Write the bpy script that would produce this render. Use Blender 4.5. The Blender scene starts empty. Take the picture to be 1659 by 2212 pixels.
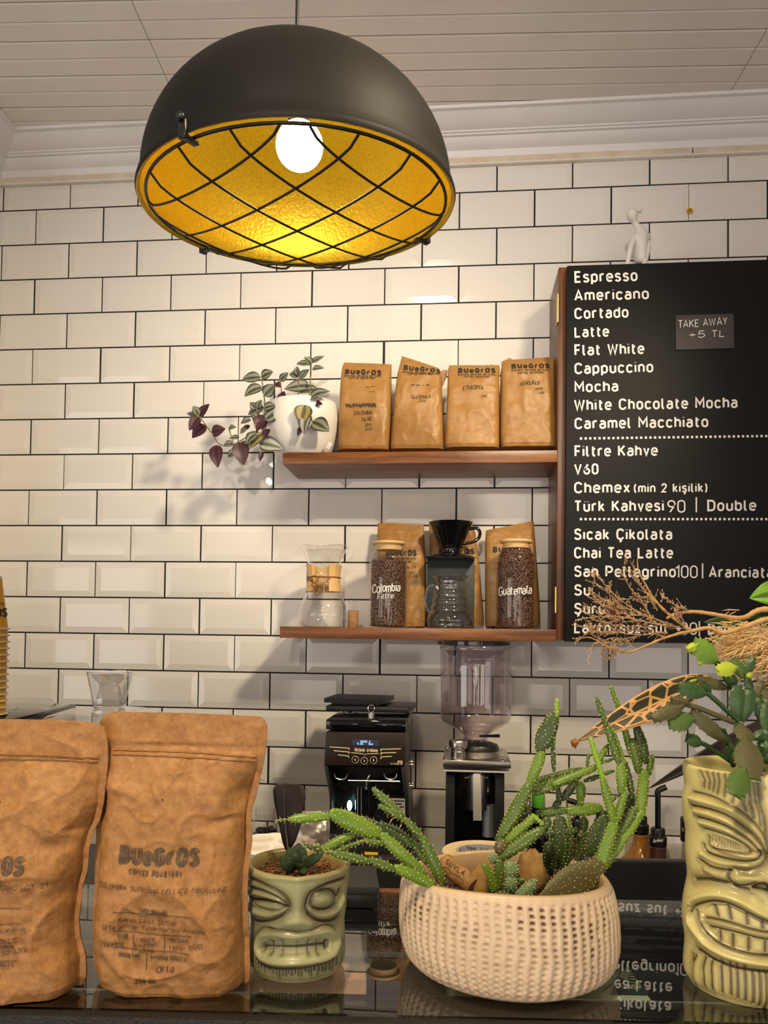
import bpy, bmesh, math, random
import numpy as np
from mathutils import Vector, Matrix, noise

# ------------------------------------------------------------------ camera
scene = bpy.context.scene
COL = scene.collection


def rotx(a):
    c, s = math.cos(a), math.sin(a)
    return np.array([[1, 0, 0], [0, c, -s], [0, s, c]])


def rotz(a):
    c, s = math.cos(a), math.sin(a)
    return np.array([[c, -s, 0], [s, c, 0], [0, 0, 1]])


FPX, YAW, PITCH, ROLL, PPY = 1700.0, 0.0954, 0.0283, 0.0128, 212.8
CAM = np.array([1.2316, -2.1416, 1.62])
RC = rotz(YAW) @ rotx(math.pi / 2 + PITCH) @ rotz(ROLL)
cam_data = bpy.data.cameras.new('camera')
cam_data.sensor_fit = 'VERTICAL'
cam_data.sensor_height = 36
cam_data.sensor_width = 27
cam_data.lens = FPX / 2212 * 36
cam_data.shift_y = PPY / 2212
cam_data.clip_start = 0.02
cam = bpy.data.objects.new('camera', cam_data)
M4 = Matrix([list(RC[i]) + [CAM[i]] for i in range(3)] + [[0, 0, 0, 1]])
cam.matrix_world = M4
COL.objects.link(cam)
scene.camera = cam

# ------------------------------------------------------------------ exposure, world, lights
scene.view_settings.view_transform = 'Standard'
scene.view_settings.look = 'None'
scene.view_settings.gamma = 1
scene.view_settings.use_curve_mapping = False
scene.view_settings.exposure = 0.0
world = bpy.data.worlds.new('world')
scene.world = world
world.use_nodes = True
wn = world.node_tree
wbg = wn.nodes['Background']
wbg.inputs[1].default_value = 0.27
wtc = wn.nodes.new('ShaderNodeTexCoord')
wsep = wn.nodes.new('ShaderNodeSeparateXYZ')
wmr = wn.nodes.new('ShaderNodeMapRange')
wmr.inputs['From Min'].default_value, wmr.inputs['From Max'].default_value = -.25, .25
wmx = wn.nodes.new('ShaderNodeMix')
wmx.data_type = 'RGBA'
wmx.inputs['A'].default_value = (2.0, 1.72, 1.52, 1)     # brightened below the horizon as added bounce onto the ceiling
wmx.inputs['B'].default_value = (.68, .54, .48, 1)        # dim room above
wn.links.new(wtc.outputs['Generated'], wsep.inputs[0])
wn.links.new(wsep.outputs['Z'], wmr.inputs['Value'])
wn.links.new(wmr.outputs[0], wmx.inputs['Factor'])
wn.links.new(wmx.outputs['Result'], wbg.inputs[0])


def aim(o, target):
    d = Vector(target) - Vector(o.location)
    o.rotation_euler = d.to_track_quat('-Z', 'Y').to_euler()


def area_light(name, loc, target, sx, sy, power, color):
    d = bpy.data.lights.new(name, 'AREA')
    d.shape = 'RECTANGLE'
    d.size, d.size_y, d.energy, d.color = sx, sy, power, color
    o = bpy.data.objects.new(name, d)
    o.location = loc
    COL.objects.link(o)
    aim(o, target)
    return o


def spot_light(name, loc, target, power, color, radius, angle, blend=0.4):
    d = bpy.data.lights.new(name, 'SPOT')
    d.energy, d.color, d.shadow_soft_size = power, color, radius
    d.spot_size, d.spot_blend = math.radians(angle), blend
    o = bpy.data.objects.new(name, d)
    o.location = loc
    COL.objects.link(o)
    aim(o, target)
    return o


# shop window to the left, warm ceiling spots, and added fills from behind the viewer
area_light('window_daylight', (-2.6, -4.5, 1.55), (0.6, 0, 1.55), 2.2, 1.7, 30, (1.0, 0.94, 0.90))
area_light('street_daylight', (1.6, -5.4, 1.0), (1.2, -0.3, 2.9), 4.0, 1.6, 52, (1.0, 0.87, 0.76))  # added fill, set low and aimed up to lift the ceiling
spot_light('ceiling_spot_warm', (1.95, -1.55, 2.9), (0.32, 0.0, 1.28), 150, (1.0, 0.82, 0.54), 0.10, 80, 1.0)
spot_light('ceiling_spot_counter', (0.95, -2.45, 2.75), (1.18, -1.42, 1.42), 86, (1.0, 0.79, 0.48), 0.07, 50, 0.6)
spot_light('ceiling_spot_shelf', (1.05, -3.4, 2.75), (1.12, 0.0, 2.30), 185, (1.0, 0.87, 0.70), 0.08, 33, 1.0)  # added frontal fill that weakens the upper shelf's shadow, no known fixture


# ------------------------------------------------------------------ pixel -> place
def V3(a):
    return Vector((float(a[0]), float(a[1]), float(a[2])))


def ray(px, py):
    return RC @ np.array([(px - 829.5) / FPX, -(py - 1106 - PPY) / FPX, -1.0])


def P(px, py, d):
    return V3(CAM + ray(px, py) * d)


def onY(px, py, Y):
    r = ray(px, py)
    return V3(CAM + r * ((Y - CAM[1]) / r[1]))


def onZ(px, py, Z):
    r = ray(px, py)
    return V3(CAM + r * ((Z - CAM[2]) / r[2]))


def depth(p):
    return float(-(RC.T @ (np.array(p) - CAM))[2])


def on_cyl(px, py, cx, cy, r):
    d = ray(px, py)
    ox, oy = CAM[0] - cx, CAM[1] - cy
    a = d[0] ** 2 + d[1] ** 2
    b = 2 * (ox * d[0] + oy * d[1])
    c = ox * ox + oy * oy - r * r
    q = b * b - 4 * a * c
    t = (-b - math.sqrt(max(q, 0))) / (2 * a)
    return V3(CAM + d * t)


TOWARD = V3(np.array([RC[0][2], RC[1][2], 0])).normalized()   # horizontal direction from scene to viewer
RIGHT = V3(np.array([RC[0][0], RC[1][0], 0])).normalized()
UP = Vector((0, 0, 1))
GLASS_Z = 1.309
COUNTER_YAW = YAW - 0.02

# ------------------------------------------------------------------ mesh building
ORG = {}


def tag(o, label, cat, group=None, kind=None):
    o['label'] = label
    o['category'] = cat
    if group:
        o['group'] = group
    if kind:
        o['kind'] = kind
    return o


def thing(name, label, cat, loc, group=None):
    o = bpy.data.objects.new(name, None)
    o.empty_display_size = 0.02
    o.location = loc
    COL.objects.link(o)
    ORG[o.name] = Vector(loc)
    return tag(o, label, cat, group)


class MB:
    def __init__(self):
        self.v, self.f, self.m, self.uv, self.c = [], [], [], {}, {}

    def vert(self, p, uv=None, c=None):
        i = len(self.v)
        self.v.append((p[0], p[1], p[2]))
        if uv is not None:
            self.uv[i] = uv
        if c is not None:
            self.c[i] = c
        return i

    def face(self, idx, m=0):
        self.f.append(tuple(idx))
        self.m.append(m)

    def box(self, c, s, rot=None, m=0):
        c = Vector(c)
        b = len(self.v)
        for dx in (-.5, .5):
            for dy in (-.5, .5):
                for dz in (-.5, .5):
                    q = Vector((dx * s[0], dy * s[1], dz * s[2]))
                    if rot is not None:
                        q = rot @ q
                    self.vert(c + q)
        for q in ((0, 1, 3, 2), (4, 6, 7, 5), (0, 4, 5, 1), (2, 3, 7, 6), (0, 2, 6, 4), (1, 5, 7, 3)):
            self.face([b + i for i in q], m)

    def hexa(self, pts, m=0):
        """8 points: bottom ring 4, top ring 4 (same order)"""
        b = len(self.v)
        for p in pts:
            self.vert(p)
        for q in ((3, 2, 1, 0), (4, 5, 6, 7), (0, 1, 5, 4), (1, 2, 6, 5), (2, 3, 7, 6), (3, 0, 4, 7)):
            self.face([b + i for i in q], m)

    def tube(self, pts, rad, n=8, cap=True, m=0, closed=False, c=None):
        pts = [Vector(p) for p in pts]
        k = len(pts)
        if not hasattr(rad, '__len__'):
            rad = [rad] * k
        prev = None
        rings = []
        for i, p in enumerate(pts):
            if closed:
                t = pts[(i + 1) % k] - pts[i - 1]
            else:
                t = pts[min(i + 1, k - 1)] - pts[max(i - 1, 0)]
            if t.length < 1e-9:
                t = Vector((0, 0, 1))
            t.normalize()
            if prev is None:
                a = Vector((0, 0, 1)) if abs(t.z) < .9 else Vector((1, 0, 0))
                prev = (a - t * a.dot(t)).normalized()
            else:
                q = prev - t * prev.dot(t)
                prev = q.normalized() if q.length > 1e-6 else prev
            bn = t.cross(prev)
            ring = []
            for j in range(n):
                an = 2 * math.pi * j / n
                ring.append(self.vert(p + (prev * math.cos(an) + bn * math.sin(an)) * rad[i], None, c))
            rings.append(ring)
        for i in range(k if closed else k - 1):
            r0, r1 = rings[i], rings[(i + 1) % k]
            for j in range(n):
                self.face((r0[j], r0[(j + 1) % n], r1[(j + 1) % n], r1[j]), m)
        if cap and not closed:
            self.face(rings[0][::-1], m)
            self.face(rings[-1], m)

    def lathe(self, prof, c, n=48, m=0, axis=None, cap0=False, cap1=False, fn=None):
        """profile of (radius, height) about vertical axis through c; axis = rotation Matrix"""
        c = Vector(c)
        rings = []
        for (r, z) in prof:
            ring = []
            for j in range(n):
                an = 2 * math.pi * j / n
                q = Vector((r * math.cos(an), r * math.sin(an), z))
                if fn:
                    q = Vector(fn(q, an))
                if axis is not None:
                    q = axis @ q
                ring.append(self.vert(c + q))
            rings.append(ring)
        for i in range(len(rings) - 1):
            for j in range(n):
                self.face((rings[i][j], rings[i][(j + 1) % n], rings[i + 1][(j + 1) % n], rings[i + 1][j]), m)
        if cap0:
            self.face(rings[0][::-1], m)
        if cap1:
            self.face(rings[-1], m)

    def blob(self, c, r, nu=8, nv=5, rot=None, m=0):
        c = Vector(c)
        b = len(self.v)
        if not hasattr(r, '__len__'):
            r = (r, r, r)

        def put(q):
            q = Vector((q[0] * r[0], q[1] * r[1], q[2] * r[2]))
            if rot is not None:
                q = rot @ q
            self.vert(c + q)
        put((0, 0, -1))
        for i in range(1, nv):
            t = math.pi * i / nv
            for j in range(nu):
                a = 2 * math.pi * j / nu
                put((math.sin(t) * math.cos(a), math.sin(t) * math.sin(a), -math.cos(t)))
        put((0, 0, 1))
        top = len(self.v) - 1
        for j in range(nu):
            self.face((b, b + 1 + (j + 1) % nu, b + 1 + j), m)
            for i in range(nv - 2):
                r0, r1 = b + 1 + i * nu, b + 1 + (i + 1) * nu
                self.face((r0 + j, r0 + (j + 1) % nu, r1 + (j + 1) % nu, r1 + j), m)
            r0 = b + 1 + (nv - 2) * nu
            self.face((r0 + j, r0 + (j + 1) % nu, top), m)

    def grid(self, nu, nv, fn, closed_u=False, m=0):
        idx = [[0] * nu for _ in range(nv)]
        for j in range(nv):
            for i in range(nu):
                r = fn(i, j)
                if isinstance(r, tuple) and len(r) == 2 and hasattr(r[0], '__len__'):
                    idx[j][i] = self.vert(r[0], r[1])
                else:
                    idx[j][i] = self.vert(r)
        for j in range(nv - 1):
            for i in range(nu if closed_u else nu - 1):
                k = (i + 1) % nu
                self.face((idx[j][i], idx[j][k], idx[j + 1][k], idx[j + 1][i]), m)
        return idx

    def build(self, name, mats, parent=None, origin=None, smooth=True, bevel=0, seg=2, auto=None, recalc=True):
        if not isinstance(mats, (list, tuple)):
            mats = [mats]
        if parent is not None:
            org = ORG[parent.name]
        else:
            org = Vector(origin) if origin is not None else Vector((0, 0, 0))
        me = bpy.data.meshes.new(name)
        me.from_pydata([(p[0] - org[0], p[1] - org[1], p[2] - org[2]) for p in self.v], [], self.f)
        if any(self.m):
            me.polygons.foreach_set('material_index', self.m)
        for mt in mats:
            me.materials.append(mt)
        if self.uv:
            lay = me.uv_layers.new(name='uv')
            vi = np.zeros(len(me.loops), dtype=np.int32)
            me.loops.foreach_get('vertex_index', vi)
            arr = np.zeros((len(self.v), 2), dtype=np.float32)
            for i, q in self.uv.items():
                arr[i] = q
            lay.data.foreach_set('uv', arr[vi].ravel())
        if self.c:
            at = me.color_attributes.new('tint', 'FLOAT_COLOR', 'POINT')
            arr = np.zeros((len(self.v), 4), dtype=np.float32)
            arr[:, 3] = 1
            for i, q in self.c.items():
                arr[i, :3] = q
            at.data.foreach_set('color', arr.ravel())
        if bevel or recalc:
            bm = bmesh.new()
            bm.from_mesh(me)
            if bevel:
                es = [e for e in bm.edges if len(e.link_faces) == 2 and e.calc_face_angle(0) > .5]
                bmesh.ops.bevel(bm, geom=es, offset=bevel, segments=seg, profile=.5, affect='EDGES', clamp_overlap=True)
            if recalc:
                bmesh.ops.recalc_face_normals(bm, faces=bm.faces)
            bm.to_mesh(me)
            bm.free()
        if smooth:
            me.polygons.foreach_set('use_smooth', [True] * len(me.polygons))
            try:
                me.set_sharp_from_angle(angle=math.radians(auto if auto else 40))
            except Exception:
                pass
        me.update()
        o = bpy.data.objects.new(name, me)
        COL.objects.link(o)
        if parent is not None:
            o.parent = parent
            ORG[o.name] = org
        else:
            o.location = org
            ORG[o.name] = Vector(org)
        return o


def np_mesh(name, verts, faces, mats, parent=None, origin=None, col=None, uv=None, smooth=True):
    """big grids straight from numpy; faces is (n,4)"""
    org = np.array(ORG[parent.name]) if parent is not None else np.array(origin if origin is not None else (0, 0, 0))
    me = bpy.data.meshes.new(name)
    v = np.asarray(verts, dtype=np.float64) - org
    me.from_pydata(v.tolist(), [], np.asarray(faces).tolist())
    for mt in (mats if isinstance(mats, (list, tuple)) else [mats]):
        me.materials.append(mt)
    if col is not None:
        at = me.color_attributes.new('tint', 'FLOAT_COLOR', 'POINT')
        a = np.ones((len(v), 4), dtype=np.float32)
        a[:, :3] = col
        at.data.foreach_set('color', a.ravel())
    if smooth:
        me.polygons.foreach_set('use_smooth', [True] * len(me.polygons))
    me.update()
    o = bpy.data.objects.new(name, me)
    COL.objects.link(o)
    if parent is not None:
        o.parent = parent
        ORG[o.name] = ORG[parent.name]
    else:
        o.location = Vector([float(x) for x in org])
        ORG[o.name] = Vector([float(x) for x in org])
    return o


def grid_faces(nu, nv, closed_u):
    i = np.arange(nu if closed_u else nu - 1)
    j = np.arange(nv - 1)
    I, J = np.meshgrid(i, j)
    I, J = I.ravel(), J.ravel()
    K = (I + 1) % nu
    return np.stack([J * nu + I, J * nu + K, (J + 1) * nu + K, (J + 1) * nu + I], 1)


def smooth_path(pts, n=6):
    """Catmull-Rom through points (any dimension)"""
    pts = [np.array(p, dtype=float) for p in pts]
    out = []
    for i in range(len(pts) - 1):
        p0, p1, p2, p3 = pts[max(i - 1, 0)], pts[i], pts[i + 1], pts[min(i + 2, len(pts) - 1)]
        for k in range(n):
            t = k / n
            out.append(.5 * ((2 * p1) + (p2 - p0) * t + (2 * p0 - 5 * p1 + 4 * p2 - p3) * t * t + (3 * p1 - p0 - 3 * p2 + p3) * t ** 3))
    out.append(pts[-1])
    return out


# ------------------------------------------------------------------ materials
def new_mat(name):
    m = bpy.data.materials.new(name)
    m.use_nodes = True
    nt = m.node_tree
    return m, nt, nt.nodes['Principled BSDF']


def nd(nt, typ, **kw):
    n = nt.nodes.new(typ)
    for k, v in kw.items():
        if k.startswith('i_'):
            n.inputs[k[2:].replace('_', ' ')].default_value = v
        else:
            setattr(n, k, v)
    return n


def rgba(c):
    return (c[0], c[1], c[2], 1)


def mat(name, color, rough=.5, metal=0, spec=.5, var=0, vscale=8, color2=None, bump=0, bscale=60, stretch=None, emit=None, estr=0, coat=0, sss=0, detail=4, fac=(.35, .65), nrough=.6):
    m, nt, b = new_mat(name)
    b.inputs['Base Color'].default_value = rgba(color)
    b.inputs['Roughness'].default_value = rough
    b.inputs['Metallic'].default_value = metal
    b.inputs['Specular IOR Level'].default_value = spec
    b.inputs['Coat Weight'].default_value = coat
    if sss:
        b.inputs['Subsurface Weight'].default_value = sss
        b.inputs['Subsurface Radius'].default_value = (.008, .006, .003)
    tc = nd(nt, 'ShaderNodeTexCoord')
    mp = nd(nt, 'ShaderNodeMapping')
    nt.links.new(tc.outputs['Object'], mp.inputs[0])
    if stretch:
        mp.inputs['Scale'].default_value = stretch
    c2 = color2 if color2 else ([max(0, x * (1 - var)) for x in color] if var else None)
    if c2:
        nz = nd(nt, 'ShaderNodeTexNoise', i_Scale=vscale, i_Detail=detail, i_Roughness=nrough)
        nt.links.new(mp.outputs[0], nz.inputs['Vector'])
        rp = nd(nt, 'ShaderNodeValToRGB')
        rp.color_ramp.elements[0].position, rp.color_ramp.elements[1].position = fac
        rp.color_ramp.elements[0].color, rp.color_ramp.elements[1].color = rgba(color), rgba(c2)
        nt.links.new(nz.outputs['Fac'], rp.inputs[0])
        nt.links.new(rp.outputs[0], b.inputs['Base Color'])
    if bump:
        nb = nd(nt, 'ShaderNodeTexNoise', i_Scale=bscale, i_Detail=4)
        nt.links.new(mp.outputs[0], nb.inputs['Vector'])
        bn = nd(nt, 'ShaderNodeBump', i_Strength=min(1, bump), i_Distance=.002)
        nt.links.new(nb.outputs['Fac'], bn.inputs['Height'])
        nt.links.new(bn.outputs[0], b.inputs['Normal'])
    if emit:
        b.inputs['Emission Color'].default_value = rgba(emit)
        b.inputs['Emission Strength'].default_value = estr
    return m


def tint_mat(name, rough=.5, spec=.5, coat=0, bump=0, bscale=80, sss=0, noise_amt=.25, nscale=40):
    """colour comes from the glaze / pigment painted on each vertex"""
    m, nt, b = new_mat(name)
    b.inputs['Roughness'].default_value = rough
    b.inputs['Specular IOR Level'].default_value = spec
    b.inputs['Coat Weight'].default_value = coat
    at = nd(nt, 'ShaderNodeAttribute', attribute_name='tint')
    tc = nd(nt, 'ShaderNodeTexCoord')
    nz = nd(nt, 'ShaderNodeTexNoise', i_Scale=nscale, i_Detail=5)
    nt.links.new(tc.outputs['Object'], nz.inputs['Vector'])
    mr = nd(nt, 'ShaderNodeMapRange')
    mr.inputs['To Min'].default_value, mr.inputs['To Max'].default_value = 1 - noise_amt, 1 + noise_amt
    nt.links.new(nz.outputs['Fac'], mr.inputs['Value'])
    mx = nd(nt, 'ShaderNodeVectorMath', operation='SCALE')
    nt.links.new(at.outputs['Color'], mx.inputs[0])
    nt.links.new(mr.outputs[0], mx.inputs['Scale'])
    nt.links.new(mx.outputs[0], b.inputs['Base Color'])
    if bump:
        nb = nd(nt, 'ShaderNodeTexNoise', i_Scale=bscale, i_Detail=4)
        nt.links.new(tc.outputs['Object'], nb.inputs['Vector'])
        bn = nd(nt, 'ShaderNodeBump', i_Strength=bump, i_Distance=.001)
        nt.links.new(nb.outputs['Fac'], bn.inputs['Height'])
        nt.links.new(bn.outputs[0], b.inputs['Normal'])
    if sss:
        b.inputs['Subsurface Weight'].default_value = sss
        b.inputs['Subsurface Radius'].default_value = (.004, .006, .002)
    return m


def glass_mat(name, tint=(1, 1, 1), low=.04, high=.8, power=3.0, rough=.0, gloss=(1, 1, 1)):
    """thin clear glass: clear face on, mirror-like edge on"""
    m, nt, b = new_mat(name)
    nt.nodes.remove(b)
    out = nt.nodes['Material Output']
    tr = nd(nt, 'ShaderNodeBsdfTransparent')
    tr.inputs[0].default_value = rgba(tint)
    gl = nd(nt, 'ShaderNodeBsdfGlossy')
    gl.inputs['Color'].default_value = rgba(gloss)
    gl.inputs['Roughness'].default_value = rough
    lw = nd(nt, 'ShaderNodeLayerWeight', i_Blend=.5)
    pw = nd(nt, 'ShaderNodeMath', operation='POWER')
    pw.inputs[1].default_value = power
    nt.links.new(lw.outputs['Facing'], pw.inputs[0])
    mr = nd(nt, 'ShaderNodeMapRange')
    mr.inputs['To Min'].default_value, mr.inputs['To Max'].default_value = low, high
    nt.links.new(pw.outputs[0], mr.inputs['Value'])
    mx = nd(nt, 'ShaderNodeMixShader')
    nt.links.new(mr.outputs[0], mx.inputs[0])
    nt.links.new(tr.outputs[0], mx.inputs[1])
    nt.links.new(gl.outputs[0], mx.inputs[2])
    nt.links.new(mx.outputs[0], out.inputs['Surface'])
    return m


def wood_mat(name, c1, c2, c3, grain=(3, 60, 60), rough=.4, coat=.0, scale=1.0):
    m, nt, b = new_mat(name)
    tc = nd(nt, 'ShaderNodeTexCoord')
    mp = nd(nt, 'ShaderNodeMapping')
    mp.inputs['Scale'].default_value = [g * scale for g in grain]
    nt.links.new(tc.outputs['Object'], mp.inputs[0])
    nz = nd(nt, 'ShaderNodeTexNoise', i_Scale=1.0, i_Detail=6, i_Roughness=.65, i_Distortion=.6)
    nt.links.new(mp.outputs[0], nz.inputs['Vector'])
    rp = nd(nt, 'ShaderNodeValToRGB')
    e = rp.color_ramp.elements
    e[0].position, e[0].color = .30, rgba(c1)
    e[1].position, e[1].color = .72, rgba(c3)
    k = e.new(.5)
    k.color = rgba(c2)
    nt.links.new(nz.outputs['Fac'], rp.inputs[0])
    nt.links.new(rp.outputs[0], b.inputs['Base Color'])
    b.inputs['Roughness'].default_value = rough
    b.inputs['Coat Weight'].default_value = coat
    bn = nd(nt, 'ShaderNodeBump', i_Strength=.15, i_Distance=.001)
    nt.links.new(nz.outputs['Fac'], bn.inputs['Height'])
    nt.links.new(bn.outputs[0], b.inputs['Normal'])
    return m


M = {}
M['tile'] = mat('tile_glaze', (.80, .775, .735), .07, spec=.5, var=.03, vscale=3)
M['grout'] = mat('dark_grout', (.012, .010, .009), .8, bump=.4)
M['paint'] = mat('ceiling_paint', (.78, .72, .67), .5, var=.06, vscale=5, bump=.35, bscale=90)
M['gap'] = mat('ceiling_gap', (.05, .04, .035), .9)
M['cornice'] = mat('cornice_paint', (.80, .79, .79), .45, var=.05, vscale=10, bump=.2, bscale=50)
M['marble'] = mat('beige_marble', (.74, .66, .53), .35, color2=(.62, .50, .36), vscale=14)
M['wallpaint'] = mat('wall_paint', (.70, .66, .62), .7, bump=.1)
M['floor'] = mat('floor_tile', (.20, .17, .15), .4, var=.2, vscale=4)
M['wood'] = wood_mat('walnut_stain', (.075, .024, .007), (.20, .070, .018), (.33, .13, .036), (5, 45, 70), .38)
M['woodv'] = wood_mat('walnut_stain_vertical', (.055, .019, .008), (.115, .040, .014), (.18, .066, .023), (60, 60, 4), .4)
M['bamboo'] = wood_mat('bamboo_lid', (.62, .38, .16), (.72, .47, .22), (.80, .56, .29), (8, 60, 60), .45)
M['kraft'] = mat('kraft_paper', (.315, .142, .043), .55, color2=(.50, .27, .10), vscale=110, bump=.6, bscale=70, detail=12, fac=(.40, .70), spec=.4, nrough=.78)
M['kraft_shelf'] = mat('kraft_paper_waxed', (.32, .158, .040), .42, color2=(.42, .225, .068), vscale=30, bump=.5, bscale=40, detail=10, fac=(.36, .78), spec=.4, nrough=.8)
M['ink'] = mat('black_ink', (.025, .018, .014), .7)
M['ink_brown'] = mat('stamp_ink', (.085, .052, .032), .75, color2=(.20, .12, .06), vscale=220, fac=(.45, .7))
M['ink_pen'] = mat('pen_ink', (.05, .03, .022), .7)
M['board'] = mat('blackboard_panel', (.0085, .0085, .0085), .5, spec=.18)
M['vinyl'] = mat('white_vinyl', (.80, .77, .73), .5)
M['chalk'] = mat('chalk_marker', (.78, .74, .70), .7)
M['card'] = mat('slate_card', (.045, .040, .042), .7, color2=(.075, .065, .062), vscale=9)
M['brass'] = mat('brass', (.80, .56, .20), .28, 1)
M['black'] = mat('black_plastic', (.010, .010, .011), .35)
M['black_gloss'] = mat('black_gloss', (.004, .004, .005), .06, spec=.6)
M['black_matte'] = mat('black_enamel', (.010, .009, .008), .58, bump=.05, bscale=200, spec=.18)
M['black_text'] = mat('black_textured', (.013, .013, .014), .55, bump=1, bscale=350)
M['steel'] = mat('brushed_steel', (.58, .54, .50), .28, 1, bump=.08, bscale=300, stretch=(1, 1, .05))
M['chrome'] = mat('chrome', (.85, .85, .85), .06, 1)
M['alu'] = mat('pale_aluminium', (.72, .69, .66), .4, .6)
M['gold'] = mat('gold_liner', (.80, .52, .02), .34, .55, color2=(.66, .42, .015), vscale=250, bump=.35, bscale=220)
M['bulb'] = mat('lamp_bulb', (1, .9, .7), .4, emit=(1, .86, .60), estr=26)
M['white_ceramic'] = mat('white_ceramic', (.80, .78, .72), .25, coat=.2)
M['figure'] = mat('matt_white_resin', (.74, .71, .68), .55)
M['glass'] = glass_mat('clear_glass', (.95, .95, .94), .05, .92, 2.3)
M['glass_jar'] = glass_mat('jar_glass', (.98, .98, .97), .05, .7, 3.5)
M['glass_server'] = glass_mat('server_glass', (.86, .86, .84), .09, .85, 2.4)
M['glass_thick'] = glass_mat('thick_glass', (.92, .92, .91), .10, .9, 1.8)
M['hopper'] = glass_mat('smoked_hopper', (.80, .74, .76), .10, .8, 2.2, .03)
M['film'] = glass_mat('plastic_film', (.74, .70, .68), .20, .7, 1.2, .28)
M['counter_glass'] = glass_mat('counter_glass', (.78, .84, .80), .06, .75, 3.0)
M['soil'] = mat('dark_soil', (.025, .016, .010), .9, color2=(.06, .04, .028), vscale=160, bump=1, bscale=200)
M['coir'] = mat('coir_fibre', (.20, .075, .028), .8, color2=(.32, .13, .05), vscale=60)
M['cork'] = mat('cork', (.42, .23, .09), .8, color2=(.26, .125, .045), vscale=120, bump=.5, bscale=150)
M['leather'] = mat('leather_cord', (.22, .07, .02), .6)
M['wood_collar'] = wood_mat('pale_wood_collar', (.62, .36, .13), (.74, .47, .20), (.80, .55, .28), (50, 50, 5), .45)
M['bean'] = mat('coffee_bean', (.075, .032, .016), .42, color2=(.12, .055, .028), vscale=60)
M['cup'] = mat('yellow_paper_cup', (.72, .36, .012), .5)
M['cup_rim'] = mat('cream_paper', (.80, .72, .55), .6)
M['white_plastic'] = mat('white_plastic', (.80, .75, .68), .45)
M['teal_dark'] = mat('dark_green_leatherette', (.022, .030, .028), .45, bump=.4, bscale=400)
M['brownwood'] = wood_mat('brown_wood_strip', (.10, .035, .014), (.15, .055, .02), (.20, .08, .03), (5, 60, 60), .5)
M['tape'] = mat('masking_tape', (.72, .55, .33), .55, var=.15, vscale=30)
M['tape_core'] = mat('grey_card_core', (.42, .42, .45), .7)
M['rock'] = mat('ochre_bark', (.26, .14, .04), .85, color2=(.42, .25, .07), vscale=60, bump=1, bscale=60)
M['feather'] = mat('dark_feather', (.018, .013, .012), .6, color2=(.035, .026, .024), vscale=30, stretch=(1, 1, .2))
M['twig'] = mat('dry_twig', (.42, .26, .13), .85, color2=(.55, .37, .20), vscale=60)
M['branch'] = mat('dry_branch', (.62, .38, .15), .8, color2=(.45, .25, .09), vscale=50, bump=.5, bscale=120)
M['pampas'] = mat('pampas_straw', (.72, .48, .20), .8, color2=(.84, .62, .32), vscale=70)
M['redleaf'] = mat('dark_red_leaf', (.10, .018, .014), .6)
M['amber'] = mat('amber_syrup', (.36, .15, .025), .15, coat=.5)
M['brownsyrup'] = mat('brown_syrup', (.085, .032, .022), .15, coat=.5)
M['paleglass'] = glass_mat('pale_bottle', (.80, .74, .68), .06, .7, 3)
M['green_cap'] = mat('green_cap', (.10, .42, .03), .4)
M['yellow'] = mat('yellow_sticker', (.80, .48, .02), .5)
M['paper'] = mat('white_label', (.66, .68, .64), .6)
M['screen'] = mat('display_glass', (.03, .032, .05), .08, emit=(.05, .07, .16), estr=.25)
M['screen_ink'] = mat('display_digits', (.2, .4, 1), .4, emit=(.35, .55, 1), estr=1.2)
M['cream_print'] = mat('cream_print', (.78, .66, .46), .5)
M['grinder'] = mat('dark_brown_black_steel', (.030, .022, .016), .38, .3)
M['led'] = mat('work_light', (.6, .95, 1), .4, emit=(.45, .9, 1), estr=4)  # emission painted in for a lamp's reflection on the grinder
M['green_box'] = mat('pale_green_carton', (.58, .68, .54), .6)
M['salmon_box'] = mat('salmon_carton', (.86, .50, .36), .6)
M['dark_blue'] = mat('dark_blue_print', (.02, .04, .055), .5)


# ------------------------------------------------------------------ a small one-stroke alphabet
def arc(cx, cy, rx, ry, a0, a1):
    n = max(3, int(abs(a1 - a0) / 15))
    return [(cx + rx * math.cos(math.radians(a0 + (a1 - a0) * i / n)), cy + ry * math.sin(math.radians(a0 + (a1 - a0) * i / n))) for i in range(n + 1)]


def S(*items):
    out = []
    for it in items:
        out += arc(*it) if len(it) == 6 else [it]
    return out


SM = [tuple(q) for q in smooth_path([(.42, .60), (.34, .69), (.22, .72), (.09, .69), (.02, .58), (.05, .45), (.2, .385), (.36, .32), (.43, .19), (.37, .05), (.22, 0), (.07, .03), (0, .12)], 3)]
SC = [(x * 1.25, y / .72) for x, y in SM]
BOWL = S((0, .50), (.24, .48, .24, .24, 175, 0), (.24, .24, .24, .24, 0, -175))
ROUND = S((.24, .48, .24, .24, 0, 180), (.24, .24, .24, .24, 180, 360), (.48, .48))
CLOW = S((.24, .48, .24, .24, 25, 180), (.24, .24, .24, .24, 180, 335))
ARCH = S((0, .46), (.23, .49, .23, .23, 175, 0), (.46, 0))
CED = [(.24, 0), (.24, -.10), (.31, -.15), (.27, -.24), (.16, -.25)]
O_UP = S((.3, .7, .3, .3, 0, 180), (.3, .3, .3, .3, 180, 360), (.6, .7))
CUP = S((.3, .7, .3, .3, 20, 180), (.3, .3, .3, .3, 180, 340))


def dots(x0, x1, y):
    return [[(x0, y), (x0, y + .04)], [(x1, y), (x1, y + .04)]]


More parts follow.
